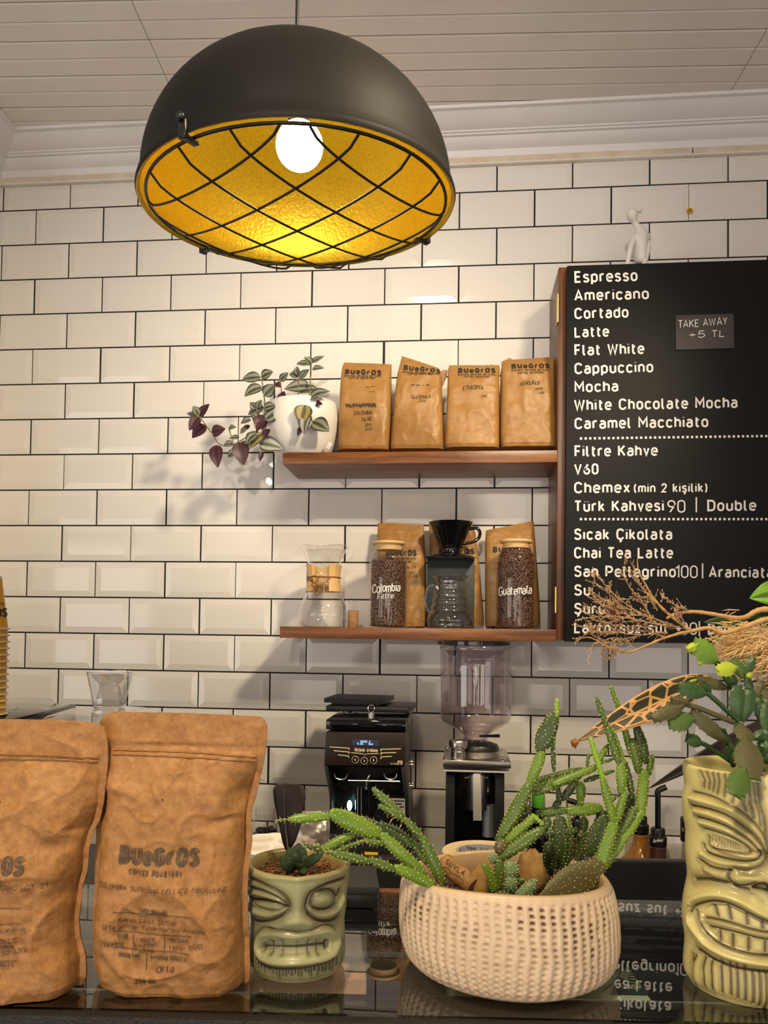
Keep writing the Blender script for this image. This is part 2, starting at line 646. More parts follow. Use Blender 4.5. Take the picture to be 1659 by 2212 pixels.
GL = {
    'a': (.46, [S((.04, .62), (.12, .70), (.24, .5, .22, .22, 90, 0), (.46, 0)), S((.46, .42), (.2, .42), (.2, .21, .2, .21, 90, 270), (.32, .01), (.46, .13))]),
    'b': (.48, [[(0, 1), (0, 0)], BOWL]),
    'c': (.46, [CLOW]),
    'd': (.48, [[(.48, 1), (.48, 0)], [(.48 - x, y) for x, y in BOWL]]),
    'e': (.48, [S((.02, .37), (.48, .37), (.24, .48, .24, .24, 0, 180), (.24, .24, .24, .24, 180, 325))]),
    'f': (.34, [S((.12, 0), (.12, .8), (.30, .82, .18, .18, 180, 90), (.36, 1)), [(0, .70), (.33, .70)]]),
    'g': (.48, [ROUND, S((.48, .72), (.48, -.05), (.24, -.05, .24, .21, 0, -150))]),
    'h': (.46, [[(0, 1), (0, 0)], ARCH]),
    'i': (0.0, [[(0, .72), (0, 0)], [(0, .94), (0, .99)]]),
    'ı': (0.0, [[(0, .72), (0, 0)]]),
    'j': (.1, [[(.1, .72), (.1, -.15), (0, -.25)], [(.1, .94), (.1, .99)]]),
    'k': (.42, [[(0, 1), (0, 0)], [(.40, .72), (0, .27)], [(.14, .42), (.43, 0)]]),
    'l': (.16, [[(0, 1), (0, .16), (.05, .03), (.17, 0)]]),
    'm': (.76, [[(0, .72), (0, 0)], S((0, .46), (.19, .53, .19, .19, 175, 0), (.38, 0)), S((.38, .46), (.57, .53, .19, .19, 175, 0), (.76, 0))]),
    'n': (.46, [[(0, .72), (0, 0)], ARCH]),
    'o': (.48, [ROUND]),
    'p': (.48, [[(0, .72), (0, -.27)], BOWL]),
    'q': (.48, [[(.48, .72), (.48, -.27)], [(.48 - x, y) for x, y in BOWL]]),
    'r': (.32, [[(0, .72), (0, 0)], S((0, .46), (.22, .5, .22, .22, 175, 60))]),
    's': (.43, [SM]),
    'ş': (.43, [SM, [(x - .02, y) for x, y in CED]]),
    't': (.32, [[(.1, .95), (.1, .16), (.16, .03), (.32, 0)], [(0, .70), (.32, .70)]]),
    'u': (.46, [S((0, .72), (0, .23), (.23, .23, .23, .23, 180, 360), (.46, .24)), [(.46, .72), (.46, 0)]]),
    'ü': (.46, [S((0, .72), (0, .23), (.23, .23, .23, .23, 180, 360), (.46, .24)), [(.46, .72), (.46, 0)]] + dots(.1, .36, .92)),
    'ö': (.48, [ROUND] + dots(.11, .37, .92)),
    'v': (.44, [[(0, .72), (.22, 0), (.44, .72)]]),
    'w': (.66, [[(0, .72), (.16, 0), (.33, .64), (.5, 0), (.66, .72)]]),
    'x': (.42, [[(0, .72), (.42, 0)], [(.42, .72), (0, 0)]]),
    'y': (.44, [[(0, .72), (.22, .04)], [(.44, .72), (.18, -.22), (.06, -.27)]]),
    'z': (.42, [[(0, .70), (.41, .70), (0, .01), (.43, .01)]]),
    'A': (.62, [[(0, 0), (.31, 1), (.62, 0)], [(.1, .29), (.52, .29)]]),
    'B': (.56, [S((0, .5), (0, 1), (.28, .76, .24, .24, 90, -90), (0, .52)), S((.28, .52), (.28, .26, .28, .26, 90, -90), (0, 0), (0, .52))]),
    'C': (.58, [CUP]),
    'Ç': (.58, [CUP, [(x + .06, y) for x, y in CED]]),
    'D': (.58, [S((0, 0), (0, 1), (.27, .7, .31, .3, 90, 0), (.27, .3, .31, .3, 0, -90), (0, 0))]),
    'E': (.48, [[(.48, 1), (0, 1), (0, 0), (.48, 0)], [(0, .52), (.42, .52)]]),
    'F': (.46, [[(.46, 1), (0, 1), (0, 0)], [(0, .50), (.40, .50)]]),
    'G': (.6, [S((.3, .7, .3, .3, 25, 180), (.3, .3, .3, .3, 180, 360), (.6, .46), (.33, .46))]),
    'H': (.56, [[(0, 1), (0, 0)], [(.56, 1), (.56, 0)], [(0, .52), (.56, .52)]]),
    'I': (0.0, [[(0, 1), (0, 0)]]),
    'İ': (0.0, [[(0, 1), (0, 0)], [(0, 1.2), (0, 1.25)]]),
    'J': (.4, [S((.4, 1), (.4, .24), (.2, .22, .2, .22, 0, -180))]),
    'K': (.56, [[(0, 1), (0, 0)], [(.54, 1), (0, .38)], [(.18, .58), (.57, 0)]]),
    'L': (.48, [[(0, 1), (0, 0), (.48, 0)]]),
    'M': (.72, [[(0, 0), (0, 1), (.36, .38), (.72, 1), (.72, 0)]]),
    'N': (.58, [[(0, 0), (0, 1), (.58, 0), (.58, 1)]]),
    'O': (.6, [O_UP]),
    'P': (.56, [S((0, 0), (0, 1), (.28, .71, .28, .29, 90, -90), (0, .42))]),
    'Q': (.6, [O_UP, [(.36, .22), (.62, -.06)]]),
    'R': (.57, [S((0, 0), (0, 1), (.28, .72, .27, .28, 90, -90), (0, .44)), [(.28, .44), (.57, 0)]]),
    'S': (.54, [SC]),
    'Ş': (.54, [SC, [(x + .04, y) for x, y in CED]]),
    'T': (.56, [[(0, 1), (.56, 1)], [(.28, 1), (.28, 0)]]),
    'U': (.58, [S((0, 1), (0, .29), (.29, .29, .29, .29, 180, 360), (.58, 1))]),
    'Ü': (.58, [S((0, 1), (0, .29), (.29, .29, .29, .29, 180, 360), (.58, 1))] + dots(.16, .42, 1.2)),
    'V': (.6, [[(0, 1), (.3, 0), (.6, 1)]]),
    'W': (.88, [[(0, 1), (.22, 0), (.44, .92), (.66, 0), (.88, 1)]]),
    'X': (.56, [[(0, 1), (.56, 0)], [(.56, 1), (0, 0)]]),
    'Y': (.56, [[(0, 1), (.28, .46), (.56, 1)], [(.28, .46), (.28, 0)]]),
    'Z': (.54, [[(0, 1), (.53, 1), (0, 0), (.54, 0)]]),
    '0': (.5, [S((.25, .74, .25, .26, 0, 180), (.25, .26, .25, .26, 180, 360), (.5, .74))]),
    '1': (.24, [[(0, .78), (.24, 1), (.24, 0)]]),
    '2': (.5, [S((.01, .74), (.25, .73, .24, .27, 170, -30), (0, 0), (.5, 0))]),
    '3': (.5, [S((.02, .86), (.24, .76, .24, .24, 150, -90), (.16, .52)), S((.24, .52), (.24, .26, .26, .26, 90, -150))]),
    '4': (.54, [[(.3, 1), (0, .25), (.54, .25)], [(.4, .5), (.4, 0)]]),
    '5': (.5, [S((.46, 1), (.06, 1), (.04, .54), (.24, .31, .26, .31, 110, -150))]),
    '6': (.5, [S((.36, 1), (.06, .5), (.25, .27, .25, .27, 160, 520))]),
    '7': (.5, [[(0, 1), (.5, 1), (.16, 0)]]),
    '8': (.5, [S((.25, .26, .25, .26, 0, 360)), S((.25, .76, .21, .24, 0, 360))]),
    '9': (.5, [S((.14, 0), (.44, .5), (.25, .73, .25, .27, -20, 340))]),
    '(': (.18, [S((.3, .45, .3, .62, 120, 240))]),
    ')': (.18, [S((-.12, .45, .3, .62, 60, -60))]),
    '|': (0.0, [[(0, 1.1), (0, -.2)]]),
    '+': (.5, [[(0, .45), (.5, .45)], [(.25, .7), (.25, .2)]]),
    '-': (.3, [[(0, .4), (.3, .4)]]),
    '.': (0.0, [[(0, 0), (0, .05)]]),
    ',': (.06, [[(.06, .05), (0, -.14)]]),
    ':': (0.0, [[(0, 0), (0, .05)], [(0, .5), (0, .55)]]),
    '/': (.36, [[(0, -.05), (.36, 1.05)]]),
    '<': (.4, [[(.4, .9), (0, .5), (.4, .1)]]),
    '>': (.4, [[(0, .9), (.4, .5), (0, .1)]]),
    '*': (.5, [[(.25, .95), (.25, .05)], [(0, .72), (.5, .28)], [(0, .28), (.5, .72)]]),
    ' ': (.20, []),
    '~': (.6, [[tuple(q) for q in smooth_path([(0, .3), (.1, .6), (.16, .2), (.3, .55), (.36, .25), (.6, .35)], 4)]]),
}


def text_polys(s, w=.15, gap=.13, slant=0, jit=0, seed=1):
    """polylines of a line of text, cap height 1, stroke width w; returns polylines and total width"""
    rng = random.Random(seed)
    x, out = w / 2, []
    k = 1 - w
    for ch in s:
        adv, strokes = GL[ch]
        oy = rng.uniform(-jit, jit)
        sc = 1 + rng.uniform(-jit, jit)
        for st in strokes:
            pl = []
            for (px, py) in st:
                yy = (py * k * sc + w / 2) + oy
                xx = x + px * k * sc + yy * slant + (rng.uniform(-jit, jit) * .3 if jit else 0)
                pl.append((xx, yy))
            out.append(pl)
        x += adv * k + w + gap + (rng.uniform(-jit, jit) if jit else 0)
    return out, x - gap - w / 2


def ribbon(mb, pl, w, mapf, m=0, seglen=None):
    """flat stroke of width w along 2D polyline, mapped to 3D"""
    pts = [np.array(p, dtype=float) for p in pl]
    if seglen:
        d = [pts[0]]
        for a, b in zip(pts[:-1], pts[1:]):
            n = max(1, int(np.linalg.norm(b - a) / seglen))
            d += [a + (b - a) * (i + 1) / n for i in range(n)]
        pts = d
    q = [pts[0]]
    for p in pts[1:]:
        if np.linalg.norm(p - q[-1]) > 1e-6:
            q.append(p)
    pts = q
    if len(pts) < 2:
        return
    closed = np.linalg.norm(pts[0] - pts[-1]) < 1e-3 and len(pts) > 3
    if closed:
        pts = pts[:-1]
    k = len(pts)
    L, R = [], []
    for i in range(k):
        if closed:
            a, b = pts[i] - pts[i - 1], pts[(i + 1) % k] - pts[i]
        else:
            a = pts[i] - pts[i - 1] if i > 0 else pts[1] - pts[0]
            b = pts[i + 1] - pts[i] if i < k - 1 else pts[-1] - pts[-2]
        a, b = a / np.linalg.norm(a), b / np.linalg.norm(b)
        t = a + b
        if np.linalg.norm(t) < 1e-6:
            t = b
        t = t / np.linalg.norm(t)
        n = np.array([-t[1], t[0]])
        mit = min(1.9, 1 / max(.3, abs(float(n @ np.array([-b[1], b[0]])))))
        L.append(mapf(*(pts[i] + n * w / 2 * mit)))
        R.append(mapf(*(pts[i] - n * w / 2 * mit)))
    li = [mb.vert(p) for p in L]
    ri = [mb.vert(p) for p in R]
    for i in range(k if closed else k - 1):
        j = (i + 1) % k
        mb.face((li[i], ri[i], ri[j], li[j]), m)


def write(mb, s, p0, p1, cap, mapf, w=.15, gap=.13, slant=0, jit=0, seed=1, m=0, seg=None, flipx=False):
    """text from pixel p0 (baseline left) to p1 (baseline right) with cap height in pixels"""
    pls, W = text_polys(s, w, gap, slant, jit, seed)
    dx, dy = p1[0] - p0[0], p1[1] - p0[1]
    sx = math.hypot(dx, dy) / W
    ux, uy = dx / math.hypot(dx, dy), dy / math.hypot(dx, dy)

    # stroke width even in pixels: work in cap units with x pre-scaled
    r = sx / cap
    for kk_, pl in enumerate(pls):
        q = [(x * r, y) for x, y in pl]
        lift_ = kk_ * 3e-5

        def h(x, y):
            xx = x if not flipx else W * r - x
            p_ = mapf(p0[0] + ux * xx * cap + uy * y * cap, p0[1] + uy * xx * cap - ux * y * cap)
            return p_ + TOWARD * lift_
        ribbon(mb, q, w, h, m, seg)


def line_px(mb, pts, w, mapf, m=0, seg=6):
    ribbon(mb, pts, w, mapf, m, seg)


# ================================================================== THE SETTING
def struct(o):
    o['kind'] = 'structure'
    return o


# tiled back wall: bevelled tiles laid in running bond over dark grout
PU, PVR, GR = .2035, .102, .0042
WX0, WX1, WZ0, WZ1 = -.115, 2.75, .80, 2.905
w = MB()
w.hexa([(WX0, .12, WZ0), (WX1, .12, WZ0), (WX1, 0, WZ0), (WX0, 0, WZ0), (WX0, .12, WZ1 + .2), (WX1, .12, WZ1 + .2), (WX1, 0, WZ1 + .2), (WX0, 0, WZ1 + .2)], 1)
rng = random.Random(4)


def tile(x0, x1, z0, z1):
    x0, x1 = max(x0, WX0), min(x1, WX1)
    if x1 - x0 < .012:
        return
    g = GR / 2
    x0, x1, z0, z1 = x0 + g, x1 - g, z0 + g, z1 - g
    bx = min(.0165, (x1 - x0) * .3)
    bz = min(.0165, (z1 - z0) * .3)
    tx, tz = rng.gauss(0, .0022), rng.gauss(0, .0022)
    cx, cz = (x0 + x1) / 2, (z0 + z1) / 2

    def q(x, y, z):
        return w.vert((x, y + (x - cx) * tx + (z - cz) * tz, z))
    b = [q(x0, 0.001, z0), q(x1, 0.001, z0), q(x1, 0.001, z1), q(x0, 0.001, z1)]
    e = [q(x0, -.0022, z0), q(x1, -.0022, z0), q(x1, -.0022, z1), q(x0, -.0022, z1)]
    t = [q(x0 + bx, -.0052, z0 + bz), q(x1 - bx, -.0052, z0 + bz), q(x1 - bx, -.0052, z1 - bz), q(x0 + bx, -.0052, z1 - bz)]
    for i in range(4):
        j = (i + 1) % 4
        w.face((b[i], b[j], e[j], e[i]), 0)
        w.face((e[i], e[j], t[j], t[i]), 0)
    w.face(t, 0)


for k in range(0, 21):
    zt = 2.832 - PVR * (k - 1) if k else WZ1
    zb = 2.832 - PVR * k
    off = 0 if k % 2 else -.5
    for i in range(-2, 16):
        jx = rng.gauss(0, .0006)
        tile((i + off) * PU + jx, (i + 1 + off) * PU + jx, zb, zt)
struct(w.build('wall_back', [M['tile'], M['grout']], smooth=False))

f = MB()
f.box((1.3, -1.6, -.02), (5.2, 4.6, .04))
struct(f.build('floor', M['floor'], smooth=False))
f = MB()
f.box((WX0 - .05, -.14, 1.5), (.1, .5, 3.0))
struct(f.build('wall_left', M['wallpaint'], smooth=False))
f = MB()
f.box((WX1 + .05, -.5, 1.5), (.1, 1.2, 3.0))
struct(f.build('wall_right', M['wallpaint'], smooth=False))

# boarded ceiling: bead boards with a dark gap after every second groove
CZ = 3.0
ca, sa = math.cos(COUNTER_YAW - .02), math.sin(COUNTER_YAW - .02)


def cpt(u, v, z):
    return (1.2 + u * ca - v * sa, -.1 + u * sa + v * ca, z)


c = MB()
seams = [-3.0, -.72, .70, 3.0]
pw = .0575
for i in range(46):
    v1 = .2 - i * pw
    v0 = v1 - pw
    gap = .0028 if i % 2 else .0008
    for s0, s1 in zip(seams[:-1], seams[1:]):
        a, b2 = s0 + .0006, s1 - .0006
        h = .0035
        prof = [(v0 + gap, CZ + .008), (v0 + gap, CZ + .002), (v0 + gap + h, CZ), (v1 - h, CZ), (v1 - .0004, CZ + .002), (v1 - .0004, CZ + .008)]
        i0 = [c.vert(cpt(a, y, z)) for y, z in prof]
        i1 = [c.vert(cpt(b2, y, z)) for y, z in prof]
        for j in range(5):
            c.face((i0[j], i0[j + 1], i1[j + 1], i1[j]), 0)
c.box(cpt(0, -1.1, CZ + .02), (6.2, 3.0, .02), Matrix.Rotation(COUNTER_YAW - .02, 3, 'Z'), 1)
struct(c.build('ceiling', [M['paint'], M['gap']], smooth=False))

# plaster cornice along the back and left walls
PROF = [(0.0, 2.924), (-.012, 2.924), (-.016, 2.932), (-.018, 2.940), (-.026, 2.944), (-.034, 2.950), (-.040, 2.957), (-.043, 2.962),
        (-.052, 2.962), (-.054, 2.9655), (-.060, 2.9655), (-.062, 2.969), (-.068, 2.970), (-.078, 2.974), (-.090, 2.980), (-.100, 2.988), (-.106, 2.993), (-.118, 2.993), (-.120, 3.0), (0, 3.0)]
c = MB()
i0 = [c.vert((WX0, y, z)) for y, z in PROF]
i1 = [c.vert((WX1, y, z)) for y, z in PROF]
for j in range(len(PROF) - 1):
    c.face((i0[j], i0[j + 1], i1[j + 1], i1[j]))
struct(c.build('trim_1', M['cornice'], auto=25))
c = MB()
i0 = [c.vert((WX0 - y * .985, 0, z - .0006)) for y, z in PROF]
i1 = [c.vert((WX0 - y * .985, -.4, z - .0006)) for y, z in PROF]
for j in range(len(PROF) - 1):
    c.face((i0[j], i0[j + 1], i1[j + 1], i1[j]))
struct(c.build('trim_2', M['cornice'], auto=25))
c = MB()
for x0, x1 in ((WX0, .62), (.622, 1.838), (1.840, WX1)):
    c.box(((x0 + x1) / 2, -.006, 2.9125), (x1 - x0 - .001, .012, .024), None, 0)
c.box(((WX0 + WX1) / 2, -.009, 2.9035), (WX1 - WX0, .016, .005), None, 1)
struct(c.build('trim_3', [M['marble'], M['cornice']], smooth=False, bevel=.0008, seg=1))

# ================================================================== PENDANT LAMP
LR = .2
lc = P(645, 440, 1.03)
LT = Matrix.Rotation(.024, 3, TOWARD) @ Matrix.Rotation(.075, 3, RIGHT)
lamp = thing('pendant_lamp', 'black dome pendant lamp with gold inside and wire grid, hanging in front of the tiles', 'lamp', lc)


def dome(r0, top, lip, flip=False):
    pr = []
    for i in range(25):
        t = math.pi / 2 * i / 24
        pr.append((r0 * math.cos(t), top * math.sin(t)))
    return pr


o = MB()
pr = [(LR + .0035, -.004), (LR + .005, 0), (LR + .0035, .005), (LR, .009)] + [(r, z + .012) for r, z in dome(LR - .001, .168, 0)][1:]
o.lathe(pr, lc, 96, axis=LT)
shade = o.build('lamp_shade', M['black_matte'], lamp, auto=60)
o = MB()
pr = [(LR + .0035, -.004), (LR + .001, -.0035), (LR - .002, 0)] + [(r, z + .006) for r, z in dome(LR - .004, .168, 0)][1:]
o.lathe(pr, lc, 96, axis=LT)
o.build('gold_lining', M['gold'], lamp, auto=60)['label'] = 'gold inner face of the lamp shade'
o = MB()
top = lc + LT @ Vector((0, 0, .180))
o.tube([top - Vector((0, 0, .004)), top + Vector((0, 0, .02))], [.012, .006], 16)
o.tube([top + Vector((0, 0, .01)), Vector((top.x, top.y, 3.0))], .0024, 10)
o.build('cord', M['black'], lamp)
bc = P(647, 315, 1.02)
o = MB()
o.blob(bc, .0305, 32, 20)
bulb = o.build('bulb', M['bulb'], lamp, auto=90)
o = MB()
sk = lc + LT @ Vector((0, 0, .172))
bd = (sk - bc).normalized()
o.tube([bc + bd * .024, bc + bd * .05, bc + bd * .052, sk], [.0135, .0135, .019, .019], 24)
o.build('bulb_socket', M['black'], lamp)
bl = bpy.data.lights.new('bulb_light', 'POINT')
bl.energy, bl.color, bl.shadow_soft_size = 15.0, (1, .86, .50), .031
blo = bpy.data.objects.new('bulb_light', bl)
blo.location = bc - Vector((0, 0, .0))
COL.objects.link(blo)
# wire guard: ring and two crossing families of wires bowed downwards
GRD = .192


def guard_z(r):
    return -.008 - .030 * (1 - (r / GRD) ** 2) ** .5 if r < GRD else -.008


ax = Matrix.Rotation(math.radians(47), 3, 'Z')
fw = Vector((TOWARD.x, TOWARD.y, 0))
base = Matrix((RIGHT, -fw, UP)).transposed()
guard = MB()
ring = [lc + LT @ (Vector((GRD * math.cos(a), GRD * math.sin(a), -.004))) for a in [2 * math.pi * i / 72 for i in range(72)]]
guard.tube(ring, .0021, 8, closed=True)
for fam in (0, 1):
    an = math.radians(-42) if fam == 0 else math.radians(52)
    du = base @ Vector((math.cos(an), math.sin(an), 0))
    dv = base @ Vector((-math.sin(an), math.cos(an), 0))
    for q in (-.142, -.071, 0, .071, .142):
        hl = math.sqrt(GRD ** 2 - q ** 2)
        pts = []
        for i in range(25):
            s = -hl + 2 * hl * i / 24
            r = math.hypot(s, q)
            pts.append(lc + LT @ (du * s + dv * q + Vector((0, 0, guard_z(min(r, GRD)) + .004 - fam * .0022))))
        guard.tube(pts, .0016, 6)
guard.build('wire_guard', M['black'], lamp, auto=80)
for px, py in ((403, 285), (918, 512), (440, 535)):
    # clips that hold the guard to the rim
    a = math.atan2(0, 1)
    best = None
    for i in range(360):
        t = math.radians(i)
        p = lc + LT @ Vector((LR * math.cos(t), LR * math.sin(t), 0))
        d = (RC.T @ (np.array(p) - CAM))
        x, y = 829.5 + FPX * d[0] / -d[2], 1106 + PPY - FPX * d[1] / -d[2]
        e = (x - px) ** 2 + (y - py) ** 2
        if best is None or e < best[0]:
            best = (e, t)
    t = best[1]
    rad = LT @ Vector((math.cos(t), math.sin(t), 0))
    rm = Matrix((rad, LT @ Vector((-math.sin(t), math.cos(t), 0)), LT @ UP)).transposed()
    cb = MB()
    cb.box(lc + rad * (LR + .004), (.006, .011, .020), rm)
    cb.box(lc + rad * (LR - .004) + LT @ Vector((0, 0, -.007)), (.024, .009, .004), rm)
    cb.blob(lc + rad * (LR + .008) + LT @ Vector((0, 0, .012)), .0055, 10, 6)
    cb.build('guard_clip', M['black'], lamp, bevel=.001)

# ================================================================== WALL SHELF UNIT WITH THE MENU DOOR
SY = -.200          # front of the shelves
WB = -.0062         # tile face
BY = -.222          # front of the menu door
unit = thing('wall_shelf_unit', 'dark stained wooden wall shelf with two boards and a black menu board as its door', 'shelf',
             (onY(1221, 1380, SY).x, WB, onY(1219, 1383, SY).z))
sx1 = onY(1219, 1356, SY).x
pt = .0275
# side panel runs full height
zt_p, zb_p = onY(1222, 577, SY).z, onY(1219, 1383, SY).z
o = MB()
o.box((sx1 - .006, (SY + WB) / 2, (zt_p + zb_p) / 2), (.026, WB - SY, zt_p - zb_p))
o.build('side_panel', M['woodv'], unit, bevel=.0012)
for nm, px, y0, y1 in (('upper', 611, 978.5, 1003.5), ('lower', 604.5, 1356.5, 1381.5)):
    xl = onY(px, y0, SY).x
    zt, zb = onY(900, y0 - (3.5 if nm == 'upper' else 0), SY).z, onY(900, y1 - (3 if nm == 'upper' else 0), SY).z
    o = MB()
    o.box(((xl + sx1 - .019) / 2, (SY + WB) / 2, (zt + zb) / 2), (sx1 - .019 - xl, WB - SY, zt - zb))
    o.build('shelf', M['wood'], unit, bevel=.0012)
    if nm == 'upper':
        ZU = zt
    else:
        ZL = zt
# right-hand side panel of the cabinet, past the frame
bxl, bxr = onY(1220, 1380, BY).x, 2.02
bzt, bzb = onY(1221, 574, BY).z, onY(1219.5, 1386, BY).z
o = MB()
o.box((bxr - .02, (SY + WB) / 2, (zt_p + zb_p) / 2), (.026, WB - SY, zt_p - zb_p))
o.build('side_panel', M['woodv'], unit, bevel=.0012)
o = MB()
o.box(((bxl + bxr) / 2, BY + .010, (bzt + bzb) / 2), (bxr - bxl, .020, bzt - bzb), None, 0)
door = o.build('door', M['board'], unit, bevel=.0012)
door['label'] = 'black menu board hinged on the wooden shelf unit'


def bmap(px, py):
    return onY(px, py, BY - .0006)


LINES = [('Espresso', 1241, 611.3, 1377.5, 607.5, 25.6), ('Americano', 1240.5, 650.5, 1402, 646.5, 24.8), ('Cortado', 1241, 689.7, 1358, 686.3, 24.8), ('Latte', 1241, 729.6, 1316, 727.4, 24.0),
         ('Flat White', 1241, 768.8, 1392, 765, 25.0), ('Cappuccino', 1241, 808.6, 1411.5, 804.6, 24.8), ('Mocha', 1241, 848, 1336, 846, 24.4), ('White Chocolate Mocha', 1240, 887.4, 1593, 881.6, 25),
         ('Caramel Macchiato', 1241, 927.3, 1530, 923.2, 25), ('Filtre Kahve', 1241, 987, 1421, 985, 25), ('V60', 1240, 1025.5, 1293, 1025, 24.2), ('Chemex', 1240, 1066, 1361, 1065, 25),
         ('(min 2 kişilik)', 1369, 1064.6, 1528, 1063.5, 20.5), ('Türk Kahvesi', 1240, 1106, 1434, 1104.6, 25), ('Double', 1527.5, 1104.5, 1634, 1103.6, 25), ('Sıcak Çikolata', 1240, 1166.5, 1452, 1166.5, 25),
         ('Chai Tea Latte', 1240, 1206.5, 1454, 1206.5, 25), ('San Pellegrino', 1240, 1246.5, 1460, 1247.5, 25), ('Aranciata', 1531, 1248, 1670, 1249, 25), ('Su', 1240, 1287, 1276, 1287, 25),
         ('Şurup', 1240, 1327, 1326, 1327.4, 25), ('Laktozsuz süt +', 1240, 1368, 1473, 1369, 25), ('Badem süt', 1529, 1371, 1672, 1372, 25)]
for s, x0, y0, x1, y1, cap in LINES:
    t = MB()
    write(t, s, (x0, y0), (x1, y1), cap, bmap, .165, .115)
    t.build('menu_line', M['vinyl'], door, smooth=False)
for s, x0, y0, x1, y1, cap in (('90', 1441.5, 1107.8, 1481, 1107.4, 27.5), ('100', 1458, 1248.5, 1507, 1249, 27.5), ('30', 1470, 1371.4, 1506, 1371.6, 27.5), ('|', 1503, 1103, 1505.4, 1103, 28), ('|', 1516.4, 1246, 1518.8, 1246, 28), ('|', 1509.5, 1371, 1511.9, 1371, 28)):
    t = MB()
    write(t, s, (x0, y0), (x1, y1), cap, bmap, .105, .10)
    t.build('menu_price' if len(s) > 1 else 'menu_divider', M['vinyl'], door, smooth=False)
for xl, yl, xr, yr in ((1255, 947.2, 1659, 941.8), (1255, 1121.4, 1659, 1121.4)):
    t = MB()
    for i in range(0, 47):
        a = i / 40.4
        x, y = xl + (xr - xl) * a, yl + (yr - yl) * a
        line_px(t, [(x - 2.4, y), (x + 2.6, y)], 5, bmap)
    t.build('dotted_rule', M['vinyl'], door, smooth=False)
for y0, y1 in ((636, 697), (1268, 1324)):
    h = MB()
    a, b2 = onY(1214.5, y0, SY - .001), onY(1214.5, y1, SY - .001)
    hx = sx1 - .021
    h.tube([(hx, SY - .003, a.z), (hx, SY - .003, b2.z)], .0032, 12)
    h.box((hx, SY + .010, (a.z + b2.z) / 2), (.0022, .022, a.z - b2.z))
    for k in range(1, 4):
        zz = a.z + (b2.z - a.z) * k / 4
        h.tube([(hx, SY - .003, zz - .0006), (hx, SY - .003, zz + .0006)], .0036, 12)
    h.build('hinge', M['brass'], unit)

# slate note on the menu door
o = MB()
q = [(1459, 681), (1584.5, 677.5), (1586, 752), (1460, 756)]
pts = [onY(x, y, BY - .0003) for x, y in q[::-1]] + [onY(x, y, BY - .0030) for x, y in q[::-1]]
o.hexa(pts, 0)
note = thing('price_note', 'small dark grey card with chalk writing stuck on the black menu board', 'sign', onY(1522, 716, BY))
o.build('card', M['card'], note, bevel=.0004, seg=1)
t = MB()
nm = lambda px, py: onY(px, py, BY - .0036)
write(t, 'TAKE AWAY', (1465, 708.5), (1572, 702), 17, nm, .10, .12, .06, .05, 3)
write(t, '+5', (1487, 731), (1524, 729), 15, nm, .11, .15, .05, .04, 5)
write(t, 'TL', (1536, 729), (1566, 728), 15, nm, .11, .15, .05, .04, 6)
t.build('chalk_writing', M['chalk'], note, smooth=False)

# little yellow wall plug in the joint above the board
wp = onY(1489.5, 457.5, WB)
o = MB()
o.lathe([(.0028, -.004), (.0034, -.003), (.0075, .004), (.0085, .006)], wp, 6, axis=Matrix.Rotation(math.pi / 2, 3, 'X'))
o.lathe([(.0030, .0065), (.0012, .0066)], wp, 6, axis=Matrix.Rotation(math.pi / 2, 3, 'X'), m=1)
tag(o.build('wall_plug', [M['yellow'], M['black']], origin=wp), 'tiny yellow wall plug in a dark joint between white tiles', 'wall plug')

# ------------------------------------------------------------------ white figurine on top of the cabinet
FD = depth(onY(1380, 565, -.16))


def fp(px, py, d=0):
    return P(px, py, FD + d)


fg = thing('figurine', 'slender white abstract figurine of a seated woman on top of the menu board', 'figurine', onY(1382, 570, -.16))


def skin(name, pts, parent, mt, sub=2):
    """one continuous skinned body from joints: (pos, radius, parent index)"""
    org = ORG[parent.name]
    me = bpy.data.meshes.new(name)
    me.from_pydata([Vector(p[0]) - org for p in pts], [(i, p[2]) for i, p in enumerate(pts) if p[2] is not None], [])
    ob = bpy.data.objects.new(name, me)
    COL.objects.link(ob)
    md = ob.modifiers.new('skin', 'SKIN')
    sv = me.skin_vertices[0].data
    for i, p in enumerate(pts):
        sv[i].radius = (p[1], p[1] * (p[3] if len(p) > 3 else 1))
        sv[i].use_root = p[2] is None
    sm = ob.modifiers.new('sub', 'SUBSURF')
    sm.levels = sm.render_levels = sub
    me.materials.append(mt)
    for p in me.polygons:
        p.use_smooth = True
    md.use_smooth_shade = True
    ob.parent = parent
    ORG[ob.name] = org
    return ob


u = FD / FPX
JJ = [(fp(1384, 572), 17 * u, None), (fp(1384, 552), 14 * u, 0), (fp(1383, 534), 16 * u, 1), (fp(1386, 514), 17 * u, 2), (fp(1384, 500), 13 * u, 3), (fp(1376, 488), 6.5 * u, 4), (fp(1371, 480), 6 * u, 5),
      (fp(1367, 471, -.004), 12 * u, 6), (fp(1364, 461, -.006), 14.5 * u, 7), (fp(1366, 452, -.004), 10 * u, 8),
      (fp(1369, 516, -.012), 7 * u, 3), (fp(1362, 536, -.025), 6.2 * u, 10), (fp(1357, 560, -.03), 5.2 * u, 11), (fp(1354, 577, -.03), 5 * u, 12),
      (fp(1396, 512, .004), 9 * u, 3), (fp(1399, 536, .0), 7 * u, 14), (fp(1395, 560, -.006), 5.6 * u, 15), (fp(1388, 577, -.014), 5 * u, 16)]
skin('body', JJ, fg, M['figure'])
o = MB()
o.blob(fp(1381, 454, .002), 6 * u, 14, 9)
o.build('hair_bun', M['figure'], fg)


# ================================================================== KRAFT BAGS
def fbm(p, f, o=3):
    v, a = 0, 1
    for i in range(o):
        v += a * noise.noise(p * f)
        f *= 2.1
        a *= .5
    return v


